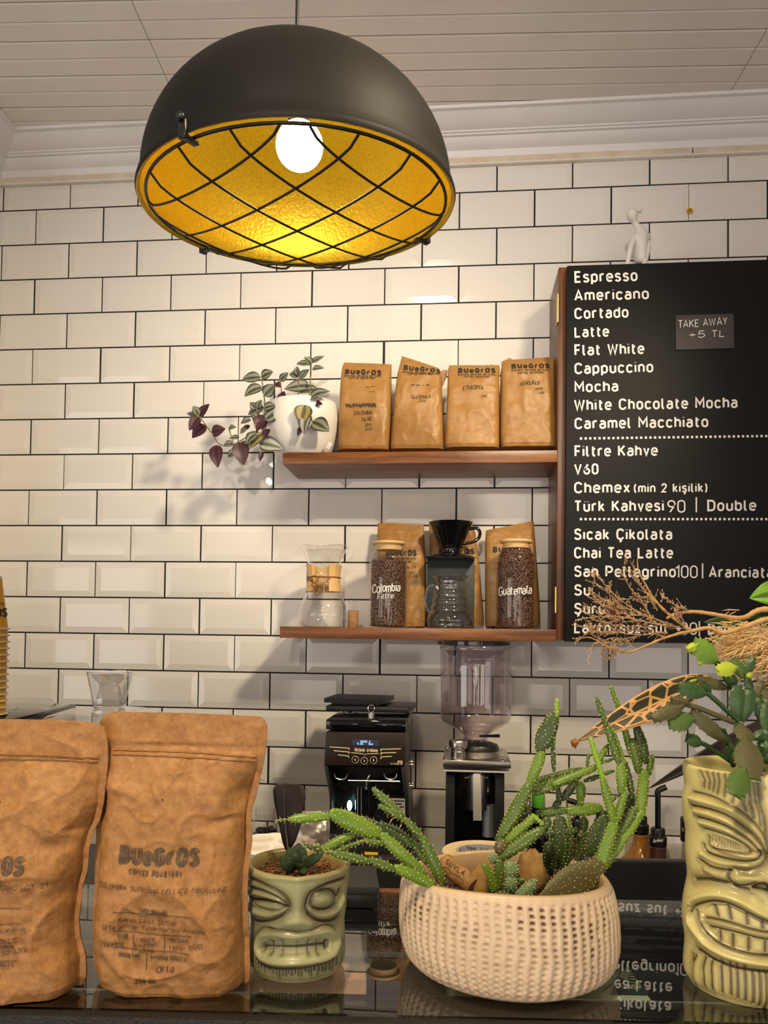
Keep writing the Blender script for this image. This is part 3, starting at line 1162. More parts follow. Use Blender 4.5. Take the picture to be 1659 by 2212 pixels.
class Bag:
    """paper bag whose outline is given by rows (py, x left, x right, half depth, tilt, bow) on a plane"""

    def __init__(self, rows, plane, out, power=3.0, crumple=.0016, seed=0, pinch=(), fl=1.0):
        self.fl = fl
        self.r = np.array([list(q) + [0] * (6 - len(q)) for q in rows], dtype=float)
        self.plane, self.out, self.pw, self.cr, self.pinch = plane, out, power, crumple, pinch
        self.off = Vector((seed * 3.7, seed * 1.3, seed * 2.1))
        self.n = len(self.r)

    def row(self, v):
        x = v * (self.n - 1)
        return [float(np.interp(x, np.arange(self.n), self.r[:, k])) for k in range(6)]

    def pos(self, a, v, side=1, lift=0.0):
        py, xl, xr, hd, tilt, bow = self.row(v)
        y = py + tilt * a + bow * (1 - a * a)
        base = self.plane((xl + xr) / 2 + (xr - xl) / 2 * a, y)
        aa = min(1.0, abs(a) / self.fl)
        b = max(0.0, 1 - aa ** self.pw) ** (1 / self.pw)
        b = b * b * (3 - 2 * b) if self.fl < 1 else b
        if self.fl < 1:
            hd = max(hd, .0016)
            b = max(b, min(1, .0012 / hd))
        q = (base + self.off) * 1.0
        edge = min(1, (1 - abs(a)) * 5 + .12)
        rid = 1 - abs(noise.noise(q * 16)) * 2
        r2 = 1 - abs(noise.noise(q * 37 + Vector((5, 1, 2)))) * 2
        d = self.cr * edge * (fbm(q, 14, 4) * 1.1 + .8 * rid * abs(rid) * rid + .28 * r2 * abs(r2) * r2)
        d *= min(1, hd / .010 + .18)
        for (pa, pv, wa, wv, dep) in self.pinch:
            d -= dep * math.exp(-((a - pa) / wa) ** 2 - ((v - pv) / wv) ** 2)
        return base + self.out * (side * (hd * b) + (d if side > 0 else 0) + lift)

    def mesh(self, nu=64, nv=90):
        mb = MB()
        ts = [2 * math.pi * i / nu for i in range(nu)]

        def f(i, j):
            t = ts[i]
            return self.pos(math.sin(t), j / (nv - 1), 1 if math.cos(t) >= 0 else -1)
        idx = mb.grid(nu, nv, f, True)
        mb.face(idx[0])
        mb.face(idx[-1][::-1])
        return mb

    def map(self, lift=.0007):
        def g(px, py):
            v = .5
            lo, hi = 0.0, 1.0
            for _ in range(14):
                v = (lo + hi) / 2
                y, xl, xr, hd, tilt, bow = self.row(v)
                a = max(-1, min(1, (px - (xl + xr) / 2) / ((xr - xl) / 2)))
                if y + tilt * a + bow * (1 - a * a) < py:
                    lo = v
                else:
                    hi = v
            y, xl, xr, hd, tilt, bow = self.row(v)
            a = max(-.98, min(.98, (px - (xl + xr) / 2) / ((xr - xl) / 2)))
            return self.pos(a, v, 1, lift)
        return g


def logo(mb, x0, y0, x1, y1, cap, mp, small=True, w=.27):
    """the roaster's stamp: heavy name and small line under it"""
    write(mb, 'BUeGrOS', (x0, y0), (x1, y1), cap, mp, w, .09, 0, 0, 1, 0, .5)


OUTY = Vector((0, -1, 0))


def shelf_bag(label, rows, Y, seed, texts, group, flap=None, pinch=()):
    """texts: (kind, string, x0,y0,x1,y1,cap)"""
    plane = lambda px, py: onY(px, py, Y)
    b = Bag(rows, plane, OUTY, 5.0, .0036, seed, pinch)
    bot = rows[-1]
    root = thing('coffee_bag', label, 'coffee bag', plane((bot[1] + bot[2]) / 2, bot[0]), group)
    body = b.mesh(84, 90).build('paper_body', M['kraft_shelf'], root, auto=50)
    mp = b.map(.0009)
    for kind, s, x0, y0, x1, y1, cap in texts:
        t = MB()
        if kind == 'logo':
            write(t, s, (x0, y0), (x1, y1), cap, mp, .27, .09, 0, 0, 1, 0, .5)
        elif kind == 'print':
            write(t, s, (x0, y0), (x1, y1), cap, mp, .2, .16, 0, 0, 1, 0, .5)
        elif kind == 'pen':
            write(t, s, (x0, y0), (x1, y1), cap, mp, .13, .14, .18, .09, seed, 0, .4)
        elif kind == 'scrub':
            r = random.Random(seed)
            for k in range(3):
                pts = []
                for i in range(26):
                    pts.append((x0 + (x1 - x0) * i / 25 + r.uniform(-2, 2), y0 + (cap if i % 2 else -cap) * r.uniform(.5, 1)))
                line_px(t, pts, 1.2, mp, 0, 3)
        pr_ = kind in ('logo', 'print')
        t.build('printed_stamp' if pr_ else 'handwriting', M['ink' if pr_ else 'ink_pen'], root, smooth=False)
    if flap:
        fm = MB()
        q = [plane(*p) for p in flap]
        q = [p + Vector((0, .010, 0)) for p in q]
        k = [fm.vert(p) for p in q] + [fm.vert(p + Vector((0, .003, 0))) for p in q]
        n = len(q)
        fm.face(list(range(n))[::-1])
        fm.face(list(range(n, 2 * n)))
        for i in range(n):
            fm.face((i, (i + 1) % n, n + (i + 1) % n, n + i))
        fm.build('folded_flap', M['kraft_shelf'], root, smooth=False)
    return root


GU = 'kraft coffee bags on the upper shelf'
YU = -.120
shelf_bag('kraft coffee bag with a scribbled-out word above Colombia, beside the white plant pot',
          [(786, 743, 846, .004, 2), (796, 740, 846, .013, 1), (812, 738, 845, .024), (850, 736, 846, .034), (910, 734, 845, .038), (950, 733, 843, .040), (970, 733, 842, .040), (976, 734, 842, .036)], YU, 1,
          [('logo', 'BUeGrOS', 747, 814.5, 826, 818, 13), ('print', 'BUENOS GRANOS DE CAFE', 747, 820.5, 826, 821.5, 4.2), ('print', 'COFFEE ROASTERY', 757, 826, 813, 826, 4.6), ('pen', '~~', 792, 847, 814, 844, 5), ('pen', '~~', 800, 857, 813, 856, 5),
           ('scrub', '', 751, 885, 816, 885, 5.5), ('pen', 'COLOMBIA', 769, 906, 808, 904, 9), ('pen', 'FILTRE', 787, 920, 807, 918, 8), ('pen', '20/4', 793, 931, 807, 929, 7), ('pen', '250G', 792, 939, 808, 938, 5)], GU)
shelf_bag('kraft coffee bag with Guatemala written on it and a slanting crumpled top',
          [(783, 868, 948, .004, 13), (797, 864, 952, .016, 8), (815, 859, 955, .028, 3), (850, 854, 955, .036), (900, 850, 957, .039), (945, 846, 958, .040), (968, 844, 959, .040), (975, 845, 958, .036)], YU, 2,
          [('logo', 'BUeGrOS', 872, 806, 952, 813, 13), ('print', 'BUENOS GRANOS DE CAFE', 871, 812.5, 950, 817, 4.2), ('print', 'COFFEE ROASTERY', 882, 818, 938, 819, 4.6), ('pen', '~~-~', 888, 845, 929, 844, 8), ('pen', 'GUATEMALA', 890, 871, 930, 870, 8), ('pen', '250G', 906, 878, 921, 878, 5)], GU,
          flap=[(940, 806), (958, 796), (967, 797), (964, 812), (954, 836)])
shelf_bag('kraft coffee bag with Ethiopia written on it, between the Guatemala and Honduras bags',
          [(790, 970, 1079, .004, 0), (800, 968, 1079, .016), (820, 967, 1078, .028), (860, 966, 1078, .036), (905, 963, 1078, .039), (945, 961, 1078, .040), (965, 960, 1078, .040), (972, 962, 1077, .036)], YU, 3,
          [('logo', 'BUeGrOS', 989, 812, 1070, 813, 13), ('print', 'BUENOS GRANOS DE CAFE', 989, 818, 1069, 819, 4.2), ('print', 'COFFEE ROASTERY', 1002, 824, 1057, 825, 4.6), ('pen', 'ETHIOPIA', 999, 852, 1043, 851, 10), ('pen', '250G', 1038, 868, 1051, 867, 5)], GU,
          flap=[(1040, 792), (1062, 784.5), (1066, 786), (1068, 796)])
shelf_bag('kraft coffee bag with Honduras written on it, next to the wooden side panel',
          [(776, 1086, 1195, .004, -4), (788, 1084, 1197, .016, -2), (806, 1081, 1197, .028), (850, 1081, 1197, .036), (900, 1080, 1198, .039), (945, 1080, 1199, .040), (963, 1081, 1200, .040), (970.5, 1083, 1199, .036)], YU, 4,
          [('logo', 'BUeGrOS', 1103, 805, 1186, 802, 12.5), ('print', 'BUENOS GRANOS DE CAFE', 1103, 811, 1185, 808.5, 4.2), ('print', 'COFFEE ROASTERY', 1117, 817, 1173, 815, 4.6), ('pen', 'HONDURAS', 1121, 843, 1162, 840, 9), ('pen', '30/01', 1153, 853, 1168, 852, 6), ('pen', '250G', 1157, 861, 1172, 860, 5)], GU,
          flap=[(1084, 786), (1083, 779), (1101, 769.5), (1112, 776), (1112, 786)])
GL_ = 'kraft coffee bags at the back of the lower shelf'
YL = -.046
shelf_bag('kraft coffee bag behind the tall glass jar marked Colombia',
          [(1132, 816, 915, .004, 2), (1148, 816, 916, .015), (1175, 816, 917, .026), (1230, 817, 919, .032), (1290, 818, 920, .034), (1335, 819, 922, .036), (1353.5, 820, 921, .034)], YL, 5,
          [('logo', 'BUeGrOS', 836, 1203, 901, 1204, 14), ('print', 'BUENOS GRANOS DE CAFE', 836, 1211, 900, 1211, 4.2), ('print', 'COFFEE ROASTERY', 846, 1218, 890, 1218, 4.6), ('pen', 'COLOMBIA 250', 860, 1231, 900, 1230, 6), ('pen', '13/4', 884, 1243, 898, 1242, 6), ('pen', '22/03', 884, 1250.5, 903, 1249.5, 6)], GL_)
shelf_bag('kraft coffee bag behind the black ceramic dripper and its dark stand',
          [(1134, 927, 1023, .004, 3), (1150, 927, 1027, .010), (1180, 928, 1031, .016), (1230, 930, 1036, .020), (1290, 930, 1041, .021), (1335, 930, 1045, .022), (1352, 931, 1044, .021)], -.031, 6,
          [('logo', 'BUeGrOS', 948, 1200, 1025, 1199, 13)], GL_)
shelf_bag('kraft coffee bag behind the tall glass jar marked Guatemala',
          [(1136, 1050, 1153, .004, -10), (1150, 1049, 1154, .015, -4), (1178, 1048, 1156, .026), (1230, 1048, 1160, .032), (1290, 1048, 1164, .034), (1335, 1048, 1166, .036), (1353, 1049, 1165, .034)], YL, 7,
          [('logo', 'BUeGrOS', 1063, 1196, 1146, 1196, 13)], GL_)


# ------------------------------------------------------------------ two stand-up pouches on the counter
def pouch(label, rows, d, seed, group, pinch, lines, pens, rules, crease):
    plane = lambda px, py: P(px, py, d)
    b = Bag(rows, plane, TOWARD, 2.6, .0054, seed, [(q[0], q[1], q[2], q[3], q[4] * 1.5) for q in pinch], .93)
    bot = rows[-1]
    root = thing('coffee_pouch', label, 'coffee bag', Vector((plane((bot[1] + bot[2]) / 2, bot[0]).x, plane((bot[1] + bot[2]) / 2, bot[0]).y, GLASS_Z)), group)
    b.mesh(340, 260).build('pouch_body', M['kraft'], root, auto=60)
    mp = b.map(.0010)
    for s, x0, y0, x1, y1, cap, w, gap in lines:
        t = MB()
        write(t, s, (x0, y0), (x1, y1), cap, mp, w, gap, 0, 0, 1, 0, .25)
        t.build('printed_stamp', M['ink_brown'], root, smooth=False)
    for s, x0, y0, x1, y1, cap in pens:
        t = MB()
        write(t, s, (x0, y0), (x1, y1), cap, mp, .10, .12, .12, .10, seed + int(x0), 0, .2)
        t.build('handwriting', M['ink_pen'], root, smooth=False)
    for pts in rules:
        t = MB()
        line_px(t, pts, 1.4, mp, 0, 6)
        t.build('printed_rule', M['ink_brown'], root, smooth=False)
    sl = MB()
    # zip seal embossed across the top and the degassing valve
    for pts, ww in crease:
        for k in (0, 1):
            q = [mp(x, y + k * 9) for x, y in smooth_path(pts, 8)]
            sl.tube(q, [.0008 + .0002 * math.sin(i * 1.7) for i in range(len(q))], 6)
    sl.build('zip_seal', M['kraft'], root)
    return root, b, mp


GP = 'kraft coffee pouches on the counter'
rows_r = [(1543, 240, 561, .0025, 5, -2), (1550, 226, 571, .0025, 5, -1), (1562, 217, 577, .0025, 5), (1590, 212, 577, .003, 4), (1618, 212, 574, .004, 4), (1660, 214, 567, .012, 2), (1700, 212, 557, .019), (1745, 208, 545, .024), (1775, 207, 542, .027),
          (1820, 206, 543, .031), (1870, 204, 538, .034), (1920, 203, 535, .035), (1970, 202, 536, .036), (2020, 202, 538, .037), (2060, 202, 539, .036), (2090, 206, 541, .036, 3), (2108, 212, 539, .035, 5), (2117, 224, 533, .033, 6)]
pr, bag_r, mr = pouch('kraft stand-up coffee pouch marked Colombia Supremo beside the small tiki pot', rows_r, .700, 11, GP,
                      ((.86, .37, .16, .06, .008), (.93, .52, .10, .05, .007), (-.92, .40, .10, .06, .008), (-.95, .58, .08, .08, .006), (.7, .45, .25, .03, .004), (.0, .22, .6, .015, .0015), (.93, .80, .10, .05, .004)),
                      [('BUeGrOS', 281, 1844, 446, 1851, 37, .26, .09), ('COFFEE ROASTERY', 303, 1863.5, 414, 1869, 10.5, .22, .16), ('TADIM NOTALARI', 327.5, 1941, 385, 1944.5, 11, .15, .16), ('İŞLEME', 284, 1991, 305, 1992, 9, .15, .16), ('VARYETE', 331.5, 1998, 361, 1999.5, 8.5, .15, .16),
                       ('YÜKSEKLİK', 390, 2000, 430, 2000.5, 8.5, .15, .16), ('KAVURMA TARİHİ', 286.5, 2029, 330, 2032, 8.5, .15, .16), ('KAVURMA DERECESİ', 352.5, 2035, 427, 2036.5, 9, .15, .16), ('250 GR', 321, 2084, 363, 2086, 13, .2, .12)],
                      [('COLOMBIA SUPREMO FELLICE MEDELLINE', 238, 1891, 503, 1904, 9.5), ('Kakao, Ceviz, Şeftali', 287, 1958, 405, 1965, 10), ('Orta gövde, Yabanmersini Asiditesi', 253, 1972, 465, 1981, 9.5), ('Yıkanmış', 256, 2008, 295, 2010, 10), ('Bourbon', 315.5, 2010, 365, 2009, 9),
                       ('Typica', 317, 2021, 357, 2020, 9), ('1100-1500', 387, 2018, 457, 2012, 9.5), ('Orta', 363, 2062, 402, 2059, 13)],
                      [[(275.5, 1937), (439, 1948.5)], [(276, 1977), (436, 1989)], [(277, 2011), (434, 2023)], [(316, 1984), (316, 2022)], [(380.5, 1990), (380, 2024)], [(344, 2022), (342, 2057)]],
                      [([(250, 1616), (330, 1619), (420, 1622), (500, 1628), (556, 1632)], 2)])
o = MB()
vc = mr(368.5, 1714.5)
o.blob(vc, (.0007, .0007, .0007), 8, 5)
o.build('valve_hole', M['ink'], pr)
rows_l = [(1558, -140, 170, .0025, 0, -4), (1562, -152, 205, .0025, -1, -4), (1572, -160, 226, .0025, -1, -3), (1600, -166, 233, .003), (1640, -166, 234, .005), (1690, -162, 230, .014), (1735, -158, 224, .020), (1775, -150, 213, .024), (1795, -146, 202, .026),
          (1830, -144, 193, .030), (1880, -142, 188, .033), (1912, -140, 178, .034), (1945, -140, 176, .035), (1985, -140, 171, .036), (2020, -140, 174, .036), (2060, -142, 186, .037, 2), (2105, -142, 188, .036, 2), (2124, -132, 178, .034, 2)]
pl_, bag_l, ml = pouch('kraft stand-up coffee pouch marked Lot 21, cut off at the left edge', rows_l, .688, 23, GP,
                       ((.86, .43, .16, .05, .009), (.9, .62, .12, .06, .008), (.75, .50, .25, .03, .004), (.0, .24, .6, .015, .0015)),
                       [('BUeGrOS', -72, 1858, 92, 1864, 37, .26, .09), ('COFFEE ROASTERY', -52, 1880, 58, 1884, 10.5, .22, .16), ('TADIM NOTALARI', -35, 1958, 27, 1961, 10, .15, .16), ('VARYETE', -28, 2016, 4, 2017, 8.5, .15, .16), ('YÜKSEKLİK', 33, 2014, 72.5, 2014, 8.5, .15, .16), ('KAVURMA DERECESİ', -6, 2050, 72, 2050, 9, .15, .16), ('250 GR', -36, 2100, 7, 2102, 13, .2, .12)],
                       [('ETHIOPIA SIDAMO ANAEROBIC LOT 21', -130, 1893, 136, 1892, 10.5), ('Yasemin, Kekik, Karamel', -60, 1985, 97, 1978, 9), ('Yüksek asidite', -40, 2000, 76, 1998, 9), ('Heirloom', -32, 2032, 20, 2030, 9), ('1850-2200', 30, 2030, 102, 2020, 9.5), ('Orta', 14, 2077, 47, 2075, 14)],
                       [[(-60, 1928), (86, 1931)], [(-60, 1963), (84, 1963)], [(-50, 2003), (78, 2001)], [(23, 2006), (23, 2040)], [(-50, 2042), (78, 2038)]],
                       [([(-130, 1622), (-40, 1624), (60, 1626), (150, 1630), (214, 1634)], 2)])
o = MB()
o.blob(ml(22.5, 1721.5), (.0007, .0007, .0007), 8, 5)
o.build('valve_hole', M['ink'], pl_)


# ================================================================== ON THE SHELVES
def uY(Y, px=900, py=1366):
    """metres per pixel on the plane Y"""
    return (onY(px + 50, py, Y) - onY(px, py, Y)).length / 50


# ------------------------------------------------------------------ potted wandering plant
YP = -.125
k = uY(YP, 650, 930)
pc = onY(655, 925, YP)
pot_b = onY(658, 978, YP)
plant = thing('potted_plant', 'white pot with a striped trailing plant hanging over the left end of the upper shelf', 'potted plant', Vector((pot_b.x, YP, ZU)))
o = MB()
hgt = pc.z + 50 * k - ZU
R = 77 * k
prof = [(0, 0), (.66 * R, 0), (.74 * R, .004), (.88 * R, hgt * .25), (.97 * R, hgt * .5), (R, hgt * .7), (.97 * R, hgt * .9), (.93 * R, hgt), (.90 * R, hgt), (.92 * R, hgt * .85), (.90 * R, hgt * .6), (.7 * R, hgt * .3)]
tilt = Matrix.Rotation(.0, 3, 'Y')
o.lathe(prof, (pc.x, YP, ZU), 64, axis=tilt)
o.build('pot', M['white_ceramic'], plant, auto=50)
o = MB()
o.lathe([(0, hgt * .8), (.5 * R, hgt * .82), (.9 * R, hgt * .78)], (pc.x, YP, ZU), 40)
o.build('soil', M['soil'], plant)
o = MB()
lf = onY(712, 965, YP - R * .55)
o.box(lf + Vector((0, -.012, .0)), (.012, .002, .018), Matrix.Rotation(.5, 3, 'Y'))
o.build('pot_tag', M['figure'], plant, bevel=.0006)
o = MB()
o.tube([onY(632, 880, YP + .02), onY(632, 866, YP + .02)], .0015, 8)
o.blob(onY(632, 861, YP + .02), (.0052, .0052, .006), 16, 10)
o.build('water_gauge', M['black'], plant)


def leaf_material(name, edge, stripe, mid, under, rough=.45, nz=14):
    m, nt, b = new_mat(name)
    uv = nd(nt, 'ShaderNodeUVMap', uv_map='uv')
    sep = nd(nt, 'ShaderNodeSeparateXYZ')
    nt.links.new(uv.outputs[0], sep.inputs[0])
    ab = nd(nt, 'ShaderNodeMath', operation='ABSOLUTE')
    nt.links.new(sep.outputs['X'], ab.inputs[0])
    rp = nd(nt, 'ShaderNodeValToRGB')
    e = rp.color_ramp.elements
    e[0].position, e[0].color = 0.0, rgba(mid)
    e[1].position, e[1].color = 1.0, rgba(edge)
    for pos, c in ((.16, mid), (.30, stripe), (.62, stripe), (.80, edge)):
        q = e.new(pos)
        q.color = rgba(c)
    tc = nd(nt, 'ShaderNodeTexCoord')
    n = nd(nt, 'ShaderNodeTexNoise', i_Scale=90.0, i_Detail=3)
    nt.links.new(tc.outputs['Object'], n.inputs['Vector'])
    ml_ = nd(nt, 'ShaderNodeMath', operation='MULTIPLY_ADD')
    ml_.inputs[1].default_value, ml_.inputs[2].default_value = .22, -.11
    nt.links.new(n.outputs['Fac'], ml_.inputs[0])
    ad = nd(nt, 'ShaderNodeMath', operation='ADD')
    nt.links.new(ab.outputs[0], ad.inputs[0])
    nt.links.new(ml_.outputs[0], ad.inputs[1])
    nt.links.new(ad.outputs[0], rp.inputs[0])
    geo = nd(nt, 'ShaderNodeNewGeometry')
    mx = nd(nt, 'ShaderNodeMix', data_type='RGBA')
    nt.links.new(geo.outputs['Backfacing'], mx.inputs['Factor'])
    nt.links.new(rp.outputs[0], mx.inputs['A'])
    mx.inputs['B'].default_value = rgba(under)
    nt.links.new(mx.outputs['Result'], b.inputs['Base Color'])
    b.inputs['Roughness'].default_value = rough
    return m


M['trad'] = leaf_material('striped_leaf', (.035, .035, .022), (.21, .225, .165), (.035, .048, .022), (.06, .018, .026))
M['trad_silver'] = leaf_material('silver_leaf', (.07, .07, .05), (.40, .40, .36), (.12, .13, .08), (.07, .02, .03))
M['trad_olive'] = leaf_material('olive_leaf', (.10, .08, .03), (.33, .28, .11), (.10, .10, .03), (.07, .02, .03))
M['trad_purple'] = leaf_material('purple_leaf', (.035, .010, .016), (.07, .016, .028), (.03, .008, .012), (.055, .012, .022))
M['stem'] = mat('green_stem', (.20, .20, .08), .5, color2=(.16, .09, .05), vscale=40)


def leaf(mb, b, t, wid, m=0, fold=.25, curl=.0, out=None, seed=0, n=14, tipw=1.0):
    """lanceolate leaf from base to tip; out = direction it faces"""
    b, t = Vector(b), Vector(t)
    ax_ = t - b
    L = ax_.length
    ax_.normalize()
    out = Vector(out) if out is not None else OUTY.copy()
    side = ax_.cross(out).normalized()
    nrm = side.cross(ax_).normalized()
    us = (-1, -.62, -.25, 0, .25, .62, 1)
    rows = []
    for i in range(n + 1):
        v = i / n
        hw = wid / 2 * (math.sin(math.pi * min(1, v ** .72 * .985 + .012)) ** .85) * (1 if v < .6 else tipw + (1 - tipw) * 1)
        c = b + ax_ * (L * v) + nrm * (curl * L * math.sin(math.pi * v)) - UP * 0
        rows.append([mb.vert(c + side * (hw * u) + nrm * (abs(u) * hw * fold) , (u, v)) for u in us])
    for i in range(n):
        for j in range(6):
            mb.face((rows[i][j], rows[i][j + 1], rows[i + 1][j + 1], rows[i + 1][j]), m)


def c3(x, y):
    return (380 + x / 3.6867, 720 + y / 3.6867)


TR = [((675, 350), (525, 370), 66, 0), ((680, 352), (775, 305), 75, 0), ((690, 430), (545, 505), 75, 0), ((705, 500), (790, 405), 72, 0), ((700, 590), (575, 650), 80, 0), ((710, 690), (860, 600), 80, 0), ((700, 600), (800, 575), 60, 0),
      ((690, 800), (585, 918), 105, 2), ((665, 880), (858, 922), 95, 1), ((600, 870), (530, 965), 90, 0), ((500, 870), (540, 1050), 95, 3), ((320, 890), (335, 1072), 78, 3), ((185, 670), (105, 775), 64, 3), ((240, 735), (130, 835), 84, 3),
      ((185, 668), (268, 562), 64, 3), ((180, 655), (135, 578), 54, 0), ((175, 655), (85, 638), 36, 0), ((285, 795), (395, 760), 74, 3), ((420, 760), (482, 748), 36, 0), ((600, 690), (515, 720), 46, 0), ((560, 755), (512, 800), 40, 0), ((590, 735), (515, 780), 30, 3),
      ((505, 830), (422, 838), 36, 0), ((455, 880), (382, 888), 40, 0), ((640, 600), (590, 550), 44, 0), ((650, 590), (684, 530), 46, 0), ((650, 650), (690, 760), 64, 3), ((1060, 245), (958, 245), 42, 0), ((1075, 255), (1022, 188), 58, 0), ((1080, 232), (1182, 182), 34, 0),
      ((1085, 290), (1182, 280), 42, 0), ((980, 345), (902, 325), 54, 0), ((975, 335), (965, 260), 42, 0), ((985, 362), (1062, 288), 42, 0), ((1065, 410), (863, 445), 80, 0), ((1065, 520), (1228, 462), 66, 0), ((1130, 450), (982, 478), 66, 0),
      ((830, 380), (897, 312), 46, 0), ((845, 552), (862, 460), 60, 3), ((990, 548), (833, 578), 42, 0), ((1030, 570), (1000, 722), 104, 2), ((1052, 640), (1020, 808), 80, 1), ((1085, 705), (1222, 782), 100, 0), ((1000, 742), (968, 822), 26, 3), ((790, 400), (842, 432), 40, 3),
      ((660, 690), (598, 640), 42, 0), ((690, 940), (668, 1022), 32, 3), ((720, 640), (690, 780), 60, 3), ((705, 700), (640, 790), 50, 3), ((735, 760), (710, 845), 46, 3), ((640, 800), (560, 880), 70, 0), ((470, 930), (415, 990), 40, 0), ((720, 560), (780, 640), 52, 3), ((1100, 560), (1170, 565), 36, 3)]
groups = [('trad', 0), ('trad_silver', 1), ('trad_olive', 2), ('trad_purple', 3)]
o = MB()
rng = random.Random(7)
for i, (b, t, wpx, mi) in enumerate(TR):
    far = 40 < b[0] < 760
    yb = YP - .035 - rng.uniform(0, .05) if far else YP - rng.uniform(.03, .085)
    if b[0] > 800 and b[1] < 520:
        yb = YP - rng.uniform(-.02, .035)
    if b[0] > 980 and 560 < b[1]:
        yb = YP - R - .012 + .0015 * (i % 3)
    bb, tt = onY(*c3(*b), yb), onY(*c3(*t), yb - rng.uniform(-.006, .012))
    out = Vector((rng.uniform(-.35, .35), -1, rng.uniform(.1, .6)))
    leaf(o, bb, tt, wpx * 1.38 / 3.6867 * k, mi, rng.uniform(.15, .4), rng.uniform(.03, .12), out, i)
o.build('leaves', [M[g[0]] for g in groups], plant, recalc=False, auto=80)
o = MB()
for st, y0, y1 in (([(680, 340), (700, 480), (706, 600), (690, 790), (720, 800)], YP - .05, YP - .055), ([(185, 655), (240, 735), (290, 800), (350, 885), (450, 890), (560, 830), (690, 790), (760, 640), (800, 590)], YP - .05, YP - .045),
                   ([(1080, 230), (1070, 400), (1060, 545), (1060, 600)], YP - .02, YP - .03), ([(1060, 600), (1070, 650), (1090, 710)], YP - R - .004, YP - R - .008), ([(975, 340), (975, 560)], YP - .01, YP - .01), ([(830, 375), (855, 570)], YP - .02, YP - .02), ([(420, 750), (460, 885)], YP - .055, YP - .055),
                   ([(600, 640), (650, 790)], YP - .05, YP - .05), ([(640, 600), (700, 700), (760, 640)], YP - .05, YP - .04)):
    sp = smooth_path(st, 5)
    pts = [onY(*c3(q[0], q[1]), y0 + (y1 - y0) * i / (len(sp) - 1)) for i, q in enumerate(sp)]
    o = MB()
    o.tube(pts, .0016, 7)
    o.build('stem', M['stem'], plant)


# ------------------------------------------------------------------ pour-over brewer with wooden collar
def lathe_px(rows, Y, zc=None, mb=None, n=64, m=0, fn=None, cap0=False, cap1=False, px0=None):
    """profile rows (x left, x right, py) -> lathe on plane Y"""
    mb = mb or MB()
    cx = sum(r[0] + r[1] for r in rows) / (2 * len(rows)) if px0 is None else px0
    kk = uY(Y, cx, rows[0][2])
    c = onY(cx, rows[-1][2], Y)
    prof = [((r[1] - r[0]) / 2 * kk, onY(cx, r[2], Y).z - c.z) for r in rows]
    mb.lathe(prof, c, n, m, None, cap0, cap1, fn)
    return mb, c, kk


def c6(x, y):
    return (640 + x / 6.9125, 1160 + y / 6.9125)


def r6(a, b, y):
    p, q = c6(a, y), c6(b, y)
    return (p[0], q[0], p[1])


YC = -.115
rows = [r6(60, 772, 172), r6(95, 735, 215), r6(140, 690, 320), r6(180, 640, 420), r6(215, 590, 520), r6(225, 575, 610), r6(212, 590, 720), r6(165, 640, 820), r6(110, 700, 920), r6(60, 742, 1020), r6(34, 766, 1130), r6(34, 766, 1200), r6(60, 745, 1270), r6(105, 710, 1325), r6(140, 690, 1346)]
cx6 = c6(400, 0)[0]
kk = uY(YC, cx6, 1270)
base = onY(cx6, 1354.6, YC)
base.z = ZL
brewer = thing('pour_over_brewer', 'hourglass glass coffee brewer with wooden collar and leather tie on the lower shelf', 'coffee maker', base)
prof = [((r[1] - r[0]) / 2 * kk, onY(cx6, r[2], YC).z - ZL) for r in rows]
prof[-1] = (prof[-1][0], .0006)
prof.append((prof[-1][0] * .5, .0004))
prof.append((0.0005, .0012))


def spout(q, an):
    # pouring groove pressed into the front of the funnel
    if q.z > .105:
        d = (an - math.radians(270) + math.pi) % (2 * math.pi) - math.pi
        g = math.exp(-(d / .22) ** 2) * min(1, (q.z - .105) / .03)
        s = 1 - .20 * g
        return (q.x * s, q.y * s, q.z + (.006 * (1 - math.cos(d * 3)) * .5 if q.z > .165 else 0))
    return q


o = MB()
o.lathe(prof, base, 96, fn=spout)
o.build('glass_body', M['glass'], brewer, auto=80)
o = MB()
rim = []
for i in range(96):
    an = 2 * math.pi * i / 96
    q = spout(Vector((prof[0][0] * math.cos(an), prof[0][0] * math.sin(an), prof[0][1])), an)
    rim.append(base + Vector(q))
o.tube(rim, .0011, 6, closed=True)
o.build('rim', M['glass_thick'], brewer)
